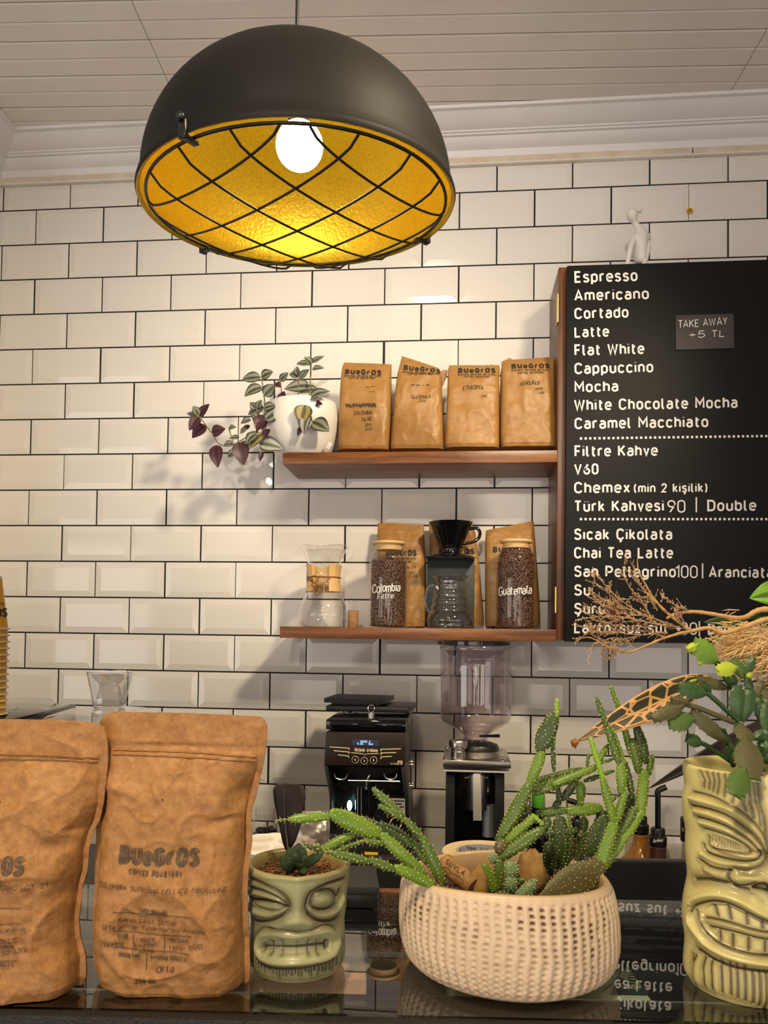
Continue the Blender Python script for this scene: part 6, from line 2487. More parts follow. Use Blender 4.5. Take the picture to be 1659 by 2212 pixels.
GS = 'pump syrup bottles on the back counter'
pump_bottle('brown syrup bottle with a black pump and white script on its cap', 1421, 1826, 18.5, M['brownsyrup'], -.125, 1706, GS, True, 0)
pump_bottle('amber syrup bottle with a black pump, behind the brown one', 1384, 1800, 17, M['amber'], -.055, 1690, GS, False, 26, 16)
for cx, yt, lab in ((1490, 1766, 'syrup bottle with a black lettered cap beside the tall tiki pot'),):
    root = thing('syrup_bottle', lab, 'bottle', Vector((onY(cx, 1800, -.11).x, -.11, BZ)))
    o = MB()
    lathe_rows(o, cx, [(0, yt), (19, yt), (20, yt + 2), (20, yt + 49), (19, yt + 51), (0, yt + 51)], -.11)
    o.build('cap', M['black'], root, auto=35)
    kk = uY(-.11, cx, 1800)
    o = MB()
    cxx = onY(cx, 1800, -.11).x
    o.lathe([(17 * kk, onY(cx, yt + 51, -.11).z), (19 * kk, onY(cx, yt + 90, -.11).z), (23 * kk, onY(cx, yt + 130, -.11).z), (23 * kk, BZ), (0, BZ)], (cxx, -.11, 0), 40)
    o.build('bottle', M['paleglass'], root, auto=40)
    o = MB()
    write(o, 'SYRUP', (cx - 17, yt + 30), (cx + 14, yt + 30), 8, lambda px, py: on_cyl(px, py, cxx, -.11, 20.6 * kk), .14, .3, 0, 0, 1, 0, .2)
    o.build('cap_lettering', M['cream_print'], root, smooth=False)
# green-capped bottle and dark pump heads seen between the cactus arms
root = thing('green_bottle', 'bottle with a bright green cap behind the left cactus arms', 'bottle', Vector((onY(1163, 1800, -.13).x, -.13, BZ)))
kk = uY(-.13, 1163, 1740)
cxx = onY(1163, 1740, -.13).x
o = MB()
lathe_rows(o, 1163, [(0, 1712), (13.5, 1713), (14.5, 1719), (15, 1740), (13, 1744), (0, 1744)], -.13)
o.build('cap', M['green_cap'], root, auto=35)
o = MB()
o.lathe([(16 * kk, onY(1163, 1744, -.13).z), (20 * kk, onY(1163, 1770, -.13).z), (24 * kk, onY(1163, 1800, -.13).z), (24 * kk, BZ), (0, BZ)], (cxx, -.13, 0), 36)
o.build('bottle', M['black_gloss'], root, auto=40)
pump_bottle('dark syrup bottle with a black pump head, behind the middle of the cactus', 1246, 1806, 17, M['brownsyrup'], -.10, 1734, GS, False, 0, -22)
pump_bottle('pale syrup bottle with a black pump head, behind the right cactus arms', 1300, 1790, 16, M['paleglass'], -.10, 1762, GS, False, 0, -10)

# ------------------------------------------------------------------ roll of tape behind the cactus bowl
tp = P(1043, 1842, .915)
TZ0 = P(1043, 1868, .9).z
tape = thing('tape_roll', 'roll of beige masking tape with a printed grey core behind the cactus bowl', 'tape', Vector((tp.x, tp.y, GLASS_Z)))
kt = .93 / FPX
o = MB()
zt = P(1043, 1830, .93).z
o.lathe([(86 * kt, GLASS_Z + .0006), (87 * kt, GLASS_Z + .0016), (87 * kt, zt - .001), (85 * kt, zt), (57 * kt, zt), (55.5 * kt, zt - .002), (55.5 * kt, GLASS_Z + .0006), (86 * kt, GLASS_Z + .0006)], (tp.x, tp.y, 0), 80)
o.build('tape_winding', M['tape'], tape, auto=40)
o = MB()
o.lathe([(55.3 * kt, GLASS_Z + .0006), (55.3 * kt, zt - .0005), (52.5 * kt, zt - .0005), (52.5 * kt, GLASS_Z + .0006), (55.3 * kt, GLASS_Z + .0006)], (tp.x, tp.y, 0), 72)
o.build('core', M['tape_core'], tape, auto=40)


def core_map(px, py):
    d = ray(px, py)
    ox, oy = CAM[0] - tp.x, CAM[1] - tp.y
    r = 52.2 * kt
    a = d[0] ** 2 + d[1] ** 2
    b = 2 * (ox * d[0] + oy * d[1])
    c = ox * ox + oy * oy - r * r
    t = (-b + math.sqrt(max(b * b - 4 * a * c, 0))) / (2 * a)
    return V3(CAM + d * t)


o = MB()
for x0, y0, s in ((1012, 1835, 'Vem'), (1040, 1838, 'Vo')):
    write(o, s, (x0 - 4, y0), (x0 + 16, y0 + 3), 9, core_map, .14, .1, -.1, 0, 1, 0, .2)
o.build('core_print', M['ink'], tape, smooth=False)

# ------------------------------------------------------------------ white tray, glass of coffee and plastic bag by the small pot
tr = thing('white_tray', 'white scalloped plastic tray with round hollows beside the front pouch', 'tray', P(575, 1840, 1.15))
o = MB()
D0 = 1.12
ctr_ = P(592, 1822, D0 + .05)
nseg = 60


def scal(a):
    return .062 * (1 + .035 * math.cos(a * 14))


top = ctr_.z
for r0, z0, r1, z1 in ((1, -.035, 1.0, 0),):
    lo = [o.vert(ctr_ + Vector((scal(2 * math.pi * i / nseg) * .93 * math.cos(2 * math.pi * i / nseg), scal(2 * math.pi * i / nseg) * .93 * math.sin(2 * math.pi * i / nseg), -.045))) for i in range(nseg)]
    hi = [o.vert(ctr_ + Vector((scal(2 * math.pi * i / nseg) * math.cos(2 * math.pi * i / nseg), scal(2 * math.pi * i / nseg) * math.sin(2 * math.pi * i / nseg), 0))) for i in range(nseg)]
    for i in range(nseg):
        j = (i + 1) % nseg
        o.face((lo[i], lo[j], hi[j], hi[i]))
    o.face(hi)
    o.face(lo[::-1])
o.build('tray_body', M['white_plastic'], tr, auto=30)
for dx, dy in ((-.022, -.022), (.022, .02), (-.025, .022), (.024, -.02)):
    o = MB()
    o.lathe([(0, .0004), (.0165, .0004), (.018, .0012), (.0195, .0004)], ctr_ + Vector((dx, dy, 0)), 32)
    o.build('hollow', mat('tray_hollow', (.66, .60, .52), .5) if 'tray_hollow' not in bpy.data.materials else bpy.data.materials['tray_hollow'], tr)
o = MB()
o.lathe([(.05, 0), (.05, top - .046)], (ctr_.x, ctr_.y, 0), 32)
tag(o.build('tray_stand', M['black'], origin=Vector((ctr_.x, ctr_.y, 0))), 'dark round stand under the white scalloped tray', 'stand')
jy = -.30
jb = onY(572, 1800, jy)
jar = thing('glass_tumbler', 'clear glass half full of dark capsules behind the white tray', 'glass', Vector((jb.x, jy, BZ)))
kk = uY(jy, 572, 1790)
o = MB()
o.lathe([(26 * kk, BZ), (27 * kk, onY(572, 1808, jy).z), (27 * kk, onY(572, 1776, jy).z), (22 * kk, onY(572, 1766, jy).z), (22 * kk, onY(572, 1744, jy).z)], (jb.x, jy, 0), 48)
o.build('glass_wall', M['glass'], jar, auto=60)
o = MB()
rg = random.Random(9)
z1 = onY(572, 1797, jy).z
for i in range(60):
    a, q = rg.uniform(0, 6.28), 22 * kk * math.sqrt(rg.random())
    o.box((jb.x + q * math.cos(a), jy + q * math.sin(a), z1 + rg.uniform(-.006, .006)), (.007, .007, .007), Matrix.Rotation(rg.uniform(0, 3), 3, 'Z') @ Matrix.Rotation(rg.uniform(0, 3), 3, 'X'))
o.lathe([(24 * kk, BZ + .002), (24 * kk, z1 - .002), (0, z1)], (jb.x, jy, 0), 32)
cf_ = o.build('capsules', M['black'], jar, smooth=False)
cf_['kind'] = 'stuff'
# crumpled clear plastic bag leaning beside the feather
pbag = thing('plastic_bag', 'crumpled clear plastic bag behind the small tiki pot and feather', 'plastic bag', P(680, 1990, 1.16))
rows = [(1752, 652, 712, .002), (1764, 642, 712.5, .006), (1785, 638, 713, .012), (1815, 634, 712, .016), (1850, 630, 710, .018), (1895, 630, 708, .018)]
bg = Bag(rows, lambda px, py: P(px, py, 1.16), TOWARD, 2.4, .006, 31)
bg.mesh(40, 34).build('film', M['film'], pbag, auto=25)

# ------------------------------------------------------------------ cake dome with glass knob
dc_ = .875
dcx = 232
dk = dc_ / FPX
dpos = P(dcx, 1700, dc_)
dom = thing('cake_dome', 'clear glass cake dome with a solid tapered glass knob behind the two pouches', 'cake dome', Vector((dpos.x, dpos.y, GLASS_Z)))
dzz = lambda y: P(dcx, y, dc_).z
o = MB()
zt = dzz(1527)
pr_ = [(0.0005, zt), (.02, zt - .0005), (.045, zt - .0035), (.065, zt - .010), (.077, zt - .020), (.083, zt - .036), (.086, zt - .06), (.087, zt - .10), (.087, GLASS_Z + .004), (.0885, GLASS_Z + .001)]
o.lathe(pr_, (dpos.x, dpos.y, 0), 96)
o.build('dome', M['glass_thick'], dom, auto=70)
o = MB()
kr = [(0, 1449), (40, 1449.5), (47, 1450.5), (48, 1453), (33, 1522), (31, 1525), (38, 1531), (0, 1531)]
lathe_ = [(r * dk, dzz(y)) for r, y in kr]
o.lathe(lathe_, (dpos.x, dpos.y, 0), 16)
kb = o.build('knob', M['glass_thick'], dom, smooth=False)
kb['label'] = 'solid tapered glass knob'
o = MB()
o.lathe([(30 * dk, dzz(1524)), (20 * dk, dzz(1480)), (42 * dk, dzz(1455)), (0, dzz(1462))], (dpos.x, dpos.y, 0), 16)
o.build('knob_core', M['glass_thick'], kb, smooth=False)

# ------------------------------------------------------------------ stack of yellow paper cups at the left edge
md = 1.35
ku = md / FPX
mac = thing('espresso_machine', 'black espresso machine top just showing at the left edge under the yellow cups', 'coffee machine', P(-60, 1600, md))
o = MB()
mz = P(0, 1546, md).z
pa, pb = P(-330, 1546, md), P(44, 1546, md)
o.hexa([Vector((q.x, q.y, BZ - .3)) for q in (pa - cv * .09, pb - cv * .09, pb + cv * .24, pa + cv * .24)] + [Vector((q.x, q.y, mz)) for q in (pa - cv * .09, pb - cv * .09, pb + cv * .24, pa + cv * .24)])
o.build('machine_body', M['black_gloss'], mac, bevel=.008)
CUPR, CUPH, STEP = 44 * ku, .088, 14.15 * ku
cc = P(-34, 1540, md)


def cup_parts(root, z, full):
    c_ = Vector((cc.x, cc.y, z))
    o = MB()
    o.lathe([(CUPR - .001, 0.001), (CUPR - .0125, CUPH - .003), (CUPR - .0128, CUPH), (CUPR - .0155, CUPH), (CUPR - .0165, CUPH - .008), (0, CUPH - .008)], c_, 56)
    o.build('cup_wall', M['cup'], root, auto=40)
    o = MB()
    o.tube([c_ + Vector(((CUPR + .0005) * math.cos(t), (CUPR + .0005) * math.sin(t), .0012)) for t in [2 * math.pi * i / 56 for i in range(56)]], .0017, 8, closed=True)
    o.build('rolled_rim', M['cup_rim'], root)


first = thing('paper_cup', 'yellow paper cup upside down in the tall stack at the left edge', 'paper cup', Vector((cc.x, cc.y, mz)), 'stacked yellow paper cups')
cup_parts(first, mz + .002, False)
proto_parts = list(first.children)
N_C = 14
for i in range(1, N_C):
    r = first.copy()
    COL.objects.link(r)
    r.location = first.location + Vector((0, 0, STEP * i))
    for ch in proto_parts:
        c_ = ch.copy()
        COL.objects.link(c_)
        c_.parent = r
    if i == N_C - 1:
        r['label'] = 'topmost yellow paper cup with black lettering on the left-edge stack'
        ORG[r.name] = r.location.copy()
        del r['group']
        z0 = mz + .002 + STEP * i
        # lettering on the top cup
        mpc = lambda px, py: on_cyl(px, py, cc.x, cc.y, CUPR - .0004 - .0115 * min(1, max(0, (P(px, py, md - .03).z - z0) / CUPH)))
        o = MB()
        write(o, 'BOHO', (-16, 1306), (10, 1307), 5.5, mpc, .2, .1, 0, 0, 1, 0, .3)
        o.build('small_print', M['ink'], r, smooth=False)
        o = MB()
        write(o, 'DJS', (-20, 1333), (16, 1333), 20, mpc, .24, .12, 0, 0, 1, 0, .2)
        o.build('large_print', M['ink'], r, smooth=False)
        o = MB()
        zt = z0 + CUPH
        o.lathe([(CUPR - .0128, 0), (CUPR - .0132, .004), (CUPR - .016, .004), (CUPR - .016, -.003)], Vector((cc.x, cc.y, zt)), 56)
        o.build('base_ring', M['cup_rim'], r, auto=40)


# ================================================================== CACTUS BOWL
BXC, BD = 1096, .745
bku = BD / FPX
bctr = P(BXC, 2000, BD)
M['bowl'] = tint_mat('cream_bowl_glaze', .42, .5, .15, .25, 60, .0, .10, 30)
bowl = thing('cactus_bowl', 'cream ribbed and dimpled stoneware bowl full of cacti in the middle of the counter', 'cactus planter', Vector((bctr.x, bctr.y, GLASS_Z)))
zr = 1.3935
BH = zr - GLASS_Z
# outline: height fraction, radius left and right (pixels from the axis at the bowl's own distance)
hv = [0.0, .012, .03, .08, .15, .30, .45, .60, .75, .88, .96, 1.0]
rl = [160, 171, 190, 209, 219, 228, 232, 233, 232, 230, 227, 223]
rr_ = [172, 186, 204, 219, 226, 233, 234, 232, 228, 222, 217, 212]
NU, NV = 700, 190
th = np.linspace(0, 2 * np.pi, NU, endpoint=False)
vv = np.linspace(0, 1, NV)
T2, V2_ = np.meshgrid(th, vv)
side = .5 + .5 * np.sin(T2)      # 0 left .. 1 right, angle measured from the viewer
RL = np.interp(V2_, hv, rl)
RR2 = np.interp(V2_, hv, rr_)
R0 = RL * (1 - side) + RR2 * side
ripple = .5 * np.sin(T2 * 3 + 1) + .4 * np.sin(T2 * 7)
NCOL = 66
ph = T2 * NCOL + .5 * np.sin(V2_ * 9 + T2 * 4) + .35 * np.sin(V2_ * 21 + T2 * 9)
col = np.cos(ph)                 # -1 in the groove between ribs
groove = np.clip(-(col - .1), 0, 1)
rowf = V2_ * 17.5 + .25 * np.sin(T2 * 5)
dim = np.clip(.5 + .5 * np.cos(rowf * 2 * np.pi), 0, 1)
fade = np.clip((V2_ - .05) / .08, 0, 1) * np.clip((.955 - V2_) / .03, 0, 1)
lowrib = np.clip((.42 - V2_) / .2, 0, 1)
Hh_ = (.6 * np.clip(col, 0, 1) - .62 * groove * dim ** 1.5 - .5 * groove) * fade + lowrib * fade * (.4 * dim * np.clip(col, 0, 1))
rng_ = np.random.default_rng(3)
patch = np.zeros(T2.shape)
for (t0, v0, wt, wv, a) in ((.10, .82, .22, .12, 1.0), (.42, .72, .14, .25, .9), (.62, .62, .10, .30, 1.0), (-.02, .9, .12, .06, .8), (-1.05, .78, .16, .14, 1.0), (-1.3, .62, .12, .14, .9), (.85, .75, .10, .2, .7), (-.45, .66, .22, .12, .42), (.2, .55, .3, .14, .40), (-.28, .42, .2, .08, .25), (1.15, .6, .12, .3, .5)):
    dt = (T2 - t0 + np.pi) % (2 * np.pi) - np.pi
    patch = np.maximum(patch, a * np.exp(-(dt / wt) ** 2 - ((V2_ - v0) / wv) ** 2))
cell = np.floor(ph / (2 * np.pi)) * 57.3 + np.floor(rowf + .5) * 13.7
rnd = np.abs(np.sin(cell * 12.9898) * 43758.5453) % 1
pit = np.clip(groove * 1.4, 0, 1) * np.clip(dim * 1.5 - .35, 0, 1)
dk = np.clip(pit * fade * (patch * (rnd > .12) * 1.6 + .16 * rnd), 0, 1)
rad = (R0 + ripple) * bku + Hh_ * .0012
tilt_ = (.002 * np.cos(T2 * 2 + .6) + .0065 * np.cos(T2)) * V2_
fwd, rgt = TOWARD, RIGHT
X = bctr.x + rad * (np.sin(T2) * rgt.x + np.cos(T2) * fwd.x)
Y = bctr.y + rad * (np.sin(T2) * rgt.y + np.cos(T2) * fwd.y)
Z = GLASS_Z + .0006 + V2_ * (BH - .0006) + tilt_
cream, warm, brown = np.array((.74, .58, .41)), np.array((.62, .43, .25)), np.array((.13, .058, .022))
mixw = np.clip(.30 * np.clip(-col, 0, 1) + .35 * np.clip(1 - V2_ * 3, 0, 1) + .5 * patch * .4, 0, 1)[..., None]
cols = cream * (1 - mixw) + warm * mixw
cols = cols * (1 - dk[..., None]) + brown * dk[..., None]
allv = [np.stack([X, Y, Z], -1).reshape(-1, 3)]
allc = [cols.reshape(-1, 3)]
allf = [grid_faces(NU, NV, True)]
cnt = NU * NV
prev = np.arange((NV - 1) * NU, NV * NU)
i = np.arange(NU)
k = (i + 1) % NU
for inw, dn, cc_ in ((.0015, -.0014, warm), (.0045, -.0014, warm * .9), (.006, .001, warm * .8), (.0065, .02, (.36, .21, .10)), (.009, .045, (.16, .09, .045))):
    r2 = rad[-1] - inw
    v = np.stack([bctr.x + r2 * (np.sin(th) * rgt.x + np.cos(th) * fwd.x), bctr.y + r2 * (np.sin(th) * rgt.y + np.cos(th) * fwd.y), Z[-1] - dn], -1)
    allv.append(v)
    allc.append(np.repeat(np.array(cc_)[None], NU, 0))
    cur = np.arange(cnt, cnt + NU)
    allf.append(np.stack([prev[i], cur[i], cur[k], prev[k]], 1))
    prev = cur
    cnt += NU
r2 = rad[0] * .05
allv.append(np.stack([bctr.x + r2 * np.sin(th), bctr.y + r2 * np.cos(th), np.full(NU, GLASS_Z + .0006)], -1))
allc.append(np.repeat(warm[None], NU, 0))
cur = np.arange(cnt, cnt + NU)
allf.append(np.stack([i, k, cur[k], cur[i]], 1))
o = np_mesh('bowl', np.concatenate(allv), np.concatenate(allf), M['bowl'], bowl, None, np.concatenate(allc))
bm = bmesh.new()
bm.from_mesh(o.data)
bmesh.ops.recalc_face_normals(bm, faces=bm.faces)
bm.to_mesh(o.data)
bm.free()
SOIL_Z = zr - .026
o = MB()
rsoil = 205 * bku
o.grid(40, 12, lambda i, j: Vector((bctr.x + rsoil * j / 11 * math.cos(2 * math.pi * i / 40), bctr.y + rsoil * j / 11 * math.sin(2 * math.pi * i / 40), SOIL_Z + .004 * noise.noise(Vector((i * .7, j * .9, 3))))), True)
rg = random.Random(12)
for i in range(260):
    a, q = rg.uniform(0, 6.28), rsoil * .96 * math.sqrt(rg.random())
    s_ = rg.uniform(.0012, .0032)
    o.blob((bctr.x + q * math.cos(a), bctr.y + q * math.sin(a), SOIL_Z + .002), (s_, s_ * .8, s_ * .7), 6, 4)
o.build('soil', M['soil'], bowl, auto=30)

# ------------------------------------------------------------------ cactus joints with their dots
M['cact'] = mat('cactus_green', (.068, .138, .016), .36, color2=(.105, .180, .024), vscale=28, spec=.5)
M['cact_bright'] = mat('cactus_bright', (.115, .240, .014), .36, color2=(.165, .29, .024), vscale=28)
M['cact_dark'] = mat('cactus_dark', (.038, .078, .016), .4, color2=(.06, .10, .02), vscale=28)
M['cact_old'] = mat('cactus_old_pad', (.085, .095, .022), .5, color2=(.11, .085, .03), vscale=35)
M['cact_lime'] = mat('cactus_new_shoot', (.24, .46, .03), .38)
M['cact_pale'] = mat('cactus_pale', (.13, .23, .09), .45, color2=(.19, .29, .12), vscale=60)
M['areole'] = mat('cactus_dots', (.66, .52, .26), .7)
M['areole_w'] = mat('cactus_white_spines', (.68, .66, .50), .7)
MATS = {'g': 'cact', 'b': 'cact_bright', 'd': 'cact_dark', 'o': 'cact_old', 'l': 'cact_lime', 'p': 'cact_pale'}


def joint(cv_, b, t, wpx, mk, d0, d1, round_=.62, flat=.42, bow=0.0, pitch=None, dens=1.0, asc=1.0):
    """one cactus joint from base to tip (pixels), wpx wide at its own distance"""
    p0, p1 = P(*cv_(*b), d0), P(*cv_(*t), d1)
    ku = (d0 + d1) / 2 / FPX
    w2 = wpx / 2 * ku / cv_.s
    ax_ = p1 - p0
    L = ax_.length
    ax_.normalize()
    out = TOWARD + UP * .25
    side = ax_.cross(out).normalized()
    nrm = side.cross(ax_).normalized()
    mb = MB()
    n, m_ = 16, 14
    rings = []
    th_ = max(flat * w2, min(w2, .0030))
    ends = .46 if L > 2.6 * w2 * 2 else .26

    def pos(v, a):
        f_ = ends + (1 - ends) * math.sin(math.pi * min(.99, max(.01, v))) ** round_
        if v > .94:
            f_ *= .8
        lump = 1 + .05 * math.sin(v * 9 + a * 2 + L * 900)
        return p0 + ax_ * (L * v) + nrm * (bow * L * math.sin(math.pi * v)) + side * (w2 * f_ * lump * math.cos(a)) + nrm * (th_ * f_ * lump * math.sin(a))
    for i in range(n + 1):
        v = i / n
        rings.append([mb.vert(pos(v, 2 * math.pi * j / m_)) for j in range(m_)])
    for i in range(n):
        for j in range(m_):
            mb.face((rings[i][j], rings[i][(j + 1) % m_], rings[i + 1][(j + 1) % m_], rings[i + 1][j]), 0)
    for v, rg_ in ((-.02, rings[0]), (1.02, rings[-1])):
        c_ = mb.vert(p0 + ax_ * (L * v))
        for j in range(m_):
            mb.face((rg_[j], rg_[(j + 1) % m_], c_), 0)
    # dots in staggered rows
    sp_ = .0046 / dens
    nr = max(2, int(L / (sp_ * .72)))
    for i in range(nr):
        v = (i + .5) / nr
        f_ = ends + (1 - ends) * math.sin(math.pi * v) ** round_
        per = math.pi * (w2 + th_) * f_
        na = max(3, int(per / sp_))
        for j in range(na):
            a = 2 * math.pi * (j + .5 * (i % 2)) / na + .3 * math.sin(i * 3.1 + j)
            if math.sin(a) < -.55:
                continue
            q = pos(v, a)
            s_ = .00068 * asc * (1 + .3 * math.sin(i * 7.7 + j * 3.3))
            mb.blob(q, (s_, s_, s_), 5, 3, None, 1)
            if (i + j) % 2 == 0:
                dr = (q - (p0 + ax_ * (L * v)))
                dr = (dr.normalized() + ax_ * .3).normalized()
                mb.tube([q, q + dr * .0023], [.0002, .00006], 4, False, 1)
    o_ = mb.build('cactus_joint', [M[MATS[mk]], M['areole_w' if mk == 'p' else 'areole']], bowl, auto=60)
    return o_


class Conv:
    def __init__(self, ox, oy, s):
        self.ox, self.oy, self.s = ox, oy, s

    def __call__(self, x, y):
        return (self.ox + x / self.s, self.oy + y / self.s)


A_, B_ = Conv(580, 1700, 4.1475), Conv(1030, 1480, 4.1475)
DL, DR = .72, .775
for (b, t, w_, mk, d0, d1) in (
        ((1660, 965), (1460, 865), 70, 'o', .70, .69), ((1480, 880), (1125, 715), 108, 'b', .69, .68), ((1135, 740), (905, 650), 84, 'g', .68, .675), ((915, 672), (572, 590), 84, 'g', .675, .67), ((575, 605), (490, 575), 32, 'g', .67, .668), ((480, 580), (318, 515), 46, 'd', .668, .665), ((470, 560), (430, 500), 34, 'b', .668, .665),
        ((1405, 800), (995, 415), 118, 'b', .70, .70), ((1000, 425), (550, 225), 158, 'b', .70, .69), ((550, 262), (185, 290), 92, 'b', .69, .685), ((200, 290), (50, 305), 28, 'g', .685, .682), ((1010, 450), (750, 408), 58, 'g', .702, .70), ((775, 420), (478, 555), 88, 'b', .70, .695),
        ((1030, 510), (865, 482), 60, 'g', .695, .692), ((885, 470), (595, 580), 46, 'g', .692, .69), ((1570, 880), (1375, 440), 112, 'g', .715, .72), ((1390, 465), (1205, 275), 76, 'g', .72, .722), ((1220, 295), (985, 160), 58, 'g', .722, .722), ((1205, 265), (930, 10), 80, 'g', .722, .725),
        ((1480, 735), (1290, 490), 82, 'g', .735, .735), ((1300, 520), (985, 330), 122, 'd', .735, .735), ((1010, 345), (825, 268), 46, 'd', .735, .735)):
    joint(A_, b, t, w_, mk, d0, d1)
for (b, t, w_, mk, d0, d1, rd, fl) in (
        # back and inner joints first
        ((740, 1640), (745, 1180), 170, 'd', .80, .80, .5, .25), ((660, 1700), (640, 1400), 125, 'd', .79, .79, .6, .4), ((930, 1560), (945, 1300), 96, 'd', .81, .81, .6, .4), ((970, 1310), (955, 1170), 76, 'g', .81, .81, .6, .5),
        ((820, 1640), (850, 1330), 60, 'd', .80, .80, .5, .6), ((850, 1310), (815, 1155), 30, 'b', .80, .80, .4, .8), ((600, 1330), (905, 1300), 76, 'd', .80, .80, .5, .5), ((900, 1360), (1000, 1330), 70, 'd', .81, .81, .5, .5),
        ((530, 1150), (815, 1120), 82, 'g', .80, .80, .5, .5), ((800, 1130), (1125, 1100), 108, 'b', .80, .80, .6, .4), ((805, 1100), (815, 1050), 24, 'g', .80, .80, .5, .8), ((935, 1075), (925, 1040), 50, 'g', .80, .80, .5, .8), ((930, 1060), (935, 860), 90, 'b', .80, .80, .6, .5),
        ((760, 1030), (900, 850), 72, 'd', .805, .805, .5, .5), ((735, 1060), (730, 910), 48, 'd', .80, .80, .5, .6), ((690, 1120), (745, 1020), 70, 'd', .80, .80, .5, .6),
        ((490, 870), (960, 755), 72, 'g', .79, .80, .4, .6), ((490, 930), (930, 815), 86, 'g', .785, .79, .4, .6), ((680, 890), (1090, 725), 70, 'b', .78, .78, .4, .6), ((500, 975), (730, 905), 58, 'g', .785, .785, .5, .6), ((960, 860), (1110, 810), 46, 'd', .785, .785, .5, .6),
        ((1060, 730), (1175, 535), 54, 'b', .78, .78, .5, .6), ((1090, 705), (1225, 660), 30, 'g', .78, .78, .5, .7), ((985, 725), (1005, 615), 34, 'g', .78, .78, .5, .7), ((1085, 810), (1235, 765), 34, 'g', .78, .78, .5, .7),
        ((690, 775), (680, 540), 44, 'd', .775, .775, .5, .7), ((670, 560), (680, 455), 64, 'b', .775, .775, .6, .5),
        # left upright
        ((195, 1410), (485, 870), 128, 'g', .765, .77, .42, .5), ((300, 1390), (470, 1080), 76, 'd', .775, .775, .5, .5), ((475, 890), (590, 580), 104, 'b', .77, .77, .5, .5), ((555, 600), (700, 255), 172, 'd', .77, .77, .62, .3), ((715, 290), (718, 120), 40, 'l', .77, .77, .4, .8),
        # fan from the big pot plant
        ((250, 1420), (530, 1170), 88, 'b', .755, .755, .5, .5), ((200, 1560), (600, 1280), 112, 'g', .745, .745, .45, .6), ((595, 1250), (490, 1155), 40, 'l', .745, .745, .5, .7), ((590, 1320), (640, 1180), 100, 'd', .76, .76, .5, .5),
        ((190, 1510), (240, 1380), 120, 'o', .745, .75, .5, .7), ((140, 1600), (150, 1500), 74, 'p', .74, .74, .5, .7), ((160, 1850), (60, 1600), 100, 'b', .735, .735, .55, .5), ((200, 1830), (200, 1560), 115, 'g', .738, .74, .5, .4),
        ((305, 1740), (308, 1575), 128, 'p', .725, .727, .5, .8), ((310, 1850), (305, 1700), 118, 'p', .722, .724, .5, .7), ((400, 1780), (395, 1720), 60, 'g', .725, .725, .5, .7), ((150, 1890), (330, 1910), 100, 'd', .705, .705, .5, .6), ((350, 1920), (530, 1770), 118, 'p', .702, .702, .5, .7), ((520, 1800), (515, 1730), 56, 'p', .703, .703, .5, .8),
        # right-hand thicket
        ((1000, 1530), (1160, 1160), 168, 'd', .79, .79, .6, .3), ((1240, 1360), (1390, 1000), 130, 'd', .80, .80, .6, .3),
        ((560, 1960), (1130, 1610), 290, 'o', .735, .75, .55, .22),
        ((1080, 1700), (1235, 1215), 124, 'b', .755, .76, .42, .5), ((1230, 1240), (1125, 830), 86, 'b', .76, .76, .4, .6), ((1135, 860), (1015, 465), 54, 'l', .76, .76, .38, .7), ((1250, 1230), (1330, 940), 78, 'b', .765, .765, .42, .6), ((1300, 970), (1290, 690), 100, 'b', .765, .765, .45, .5),
        ((1280, 710), (1170, 365), 82, 'g', .765, .765, .42, .5), ((1165, 365), (1070, 110), 50, 'g', .765, .765, .38, .7), ((1330, 700), (1210, 385), 40, 'b', .768, .768, .4, .7), ((1400, 1010), (1325, 680), 66, 'd', .775, .775, .42, .6), ((1200, 1040), (1290, 970), 30, 'd', .775, .775, .4, .7),
        ((1470, 1140), (1500, 760), 108, 'b', .775, .78, .4, .55), ((1460, 790), (1385, 480), 92, 'g', .78, .78, .42, .5), ((1395, 660), (1285, 240), 62, 'b', .782, .782, .36, .6), ((1295, 270), (1195, 0), 44, 'b', .782, .782, .36, .7),
        ((1520, 700), (1430, 365), 104, 'd', .785, .785, .5, .4), ((1455, 375), (1435, 250), 28, 'b', .785, .785, .4, .8), ((1405, 385), (1340, 325), 24, 'b', .785, .785, .4, .8), ((1535, 810), (1572, 625), 60, 'g', .785, .785, .45, .6),
        ((1180, 1560), (1300, 1330), 66, 'g', .772, .772, .45, .6), ((1110, 1660), (1300, 1410), 84, 'b', .768, .77, .42, .55), ((1270, 1450), (1500, 1110), 84, 'b', .77, .775, .40, .55), ((1300, 1330), (1420, 1090), 70, 'g', .772, .772, .45, .5)):
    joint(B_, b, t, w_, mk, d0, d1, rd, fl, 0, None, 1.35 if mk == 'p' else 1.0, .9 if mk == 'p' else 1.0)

# wine cork and bark lying on the soil
cp0, cp1 = P(958, 1862, .735), P(1010, 1905, .715)
ck_ = thing('wine_cork', 'used wine cork lying in the left half of the cactus bowl', 'cork', (cp0 + cp1) / 2 - UP * .010)
axc = (cp1 - cp0).normalized()
rot = axc.to_track_quat('Z', 'Y').to_matrix()
o = MB()
rc_ = 21 * .72 / FPX
Lc = (cp1 - cp0).length * 1.25
o.lathe([(0, 0), (rc_ - .0008, 0), (rc_, .001), (rc_, Lc - .001), (rc_ - .0008, Lc), (0, Lc)], cp0, 32, axis=rot)
o.build('cork_body', M['cork'], ck_, auto=40)
o = MB()


def cork_map(px, py):
    d = V3(ray(px, py)).normalized()
    w0 = V3(CAM) - cp0
    dp = d - axc * d.dot(axc)
    wp = w0 - axc * w0.dot(axc)
    a, b, c = dp.dot(dp), 2 * dp.dot(wp), wp.dot(wp) - (rc_ + .0004) ** 2
    q = b * b - 4 * a * c
    t = (-b - math.sqrt(max(q, 0))) / (2 * a)
    return V3(CAM) + d * t


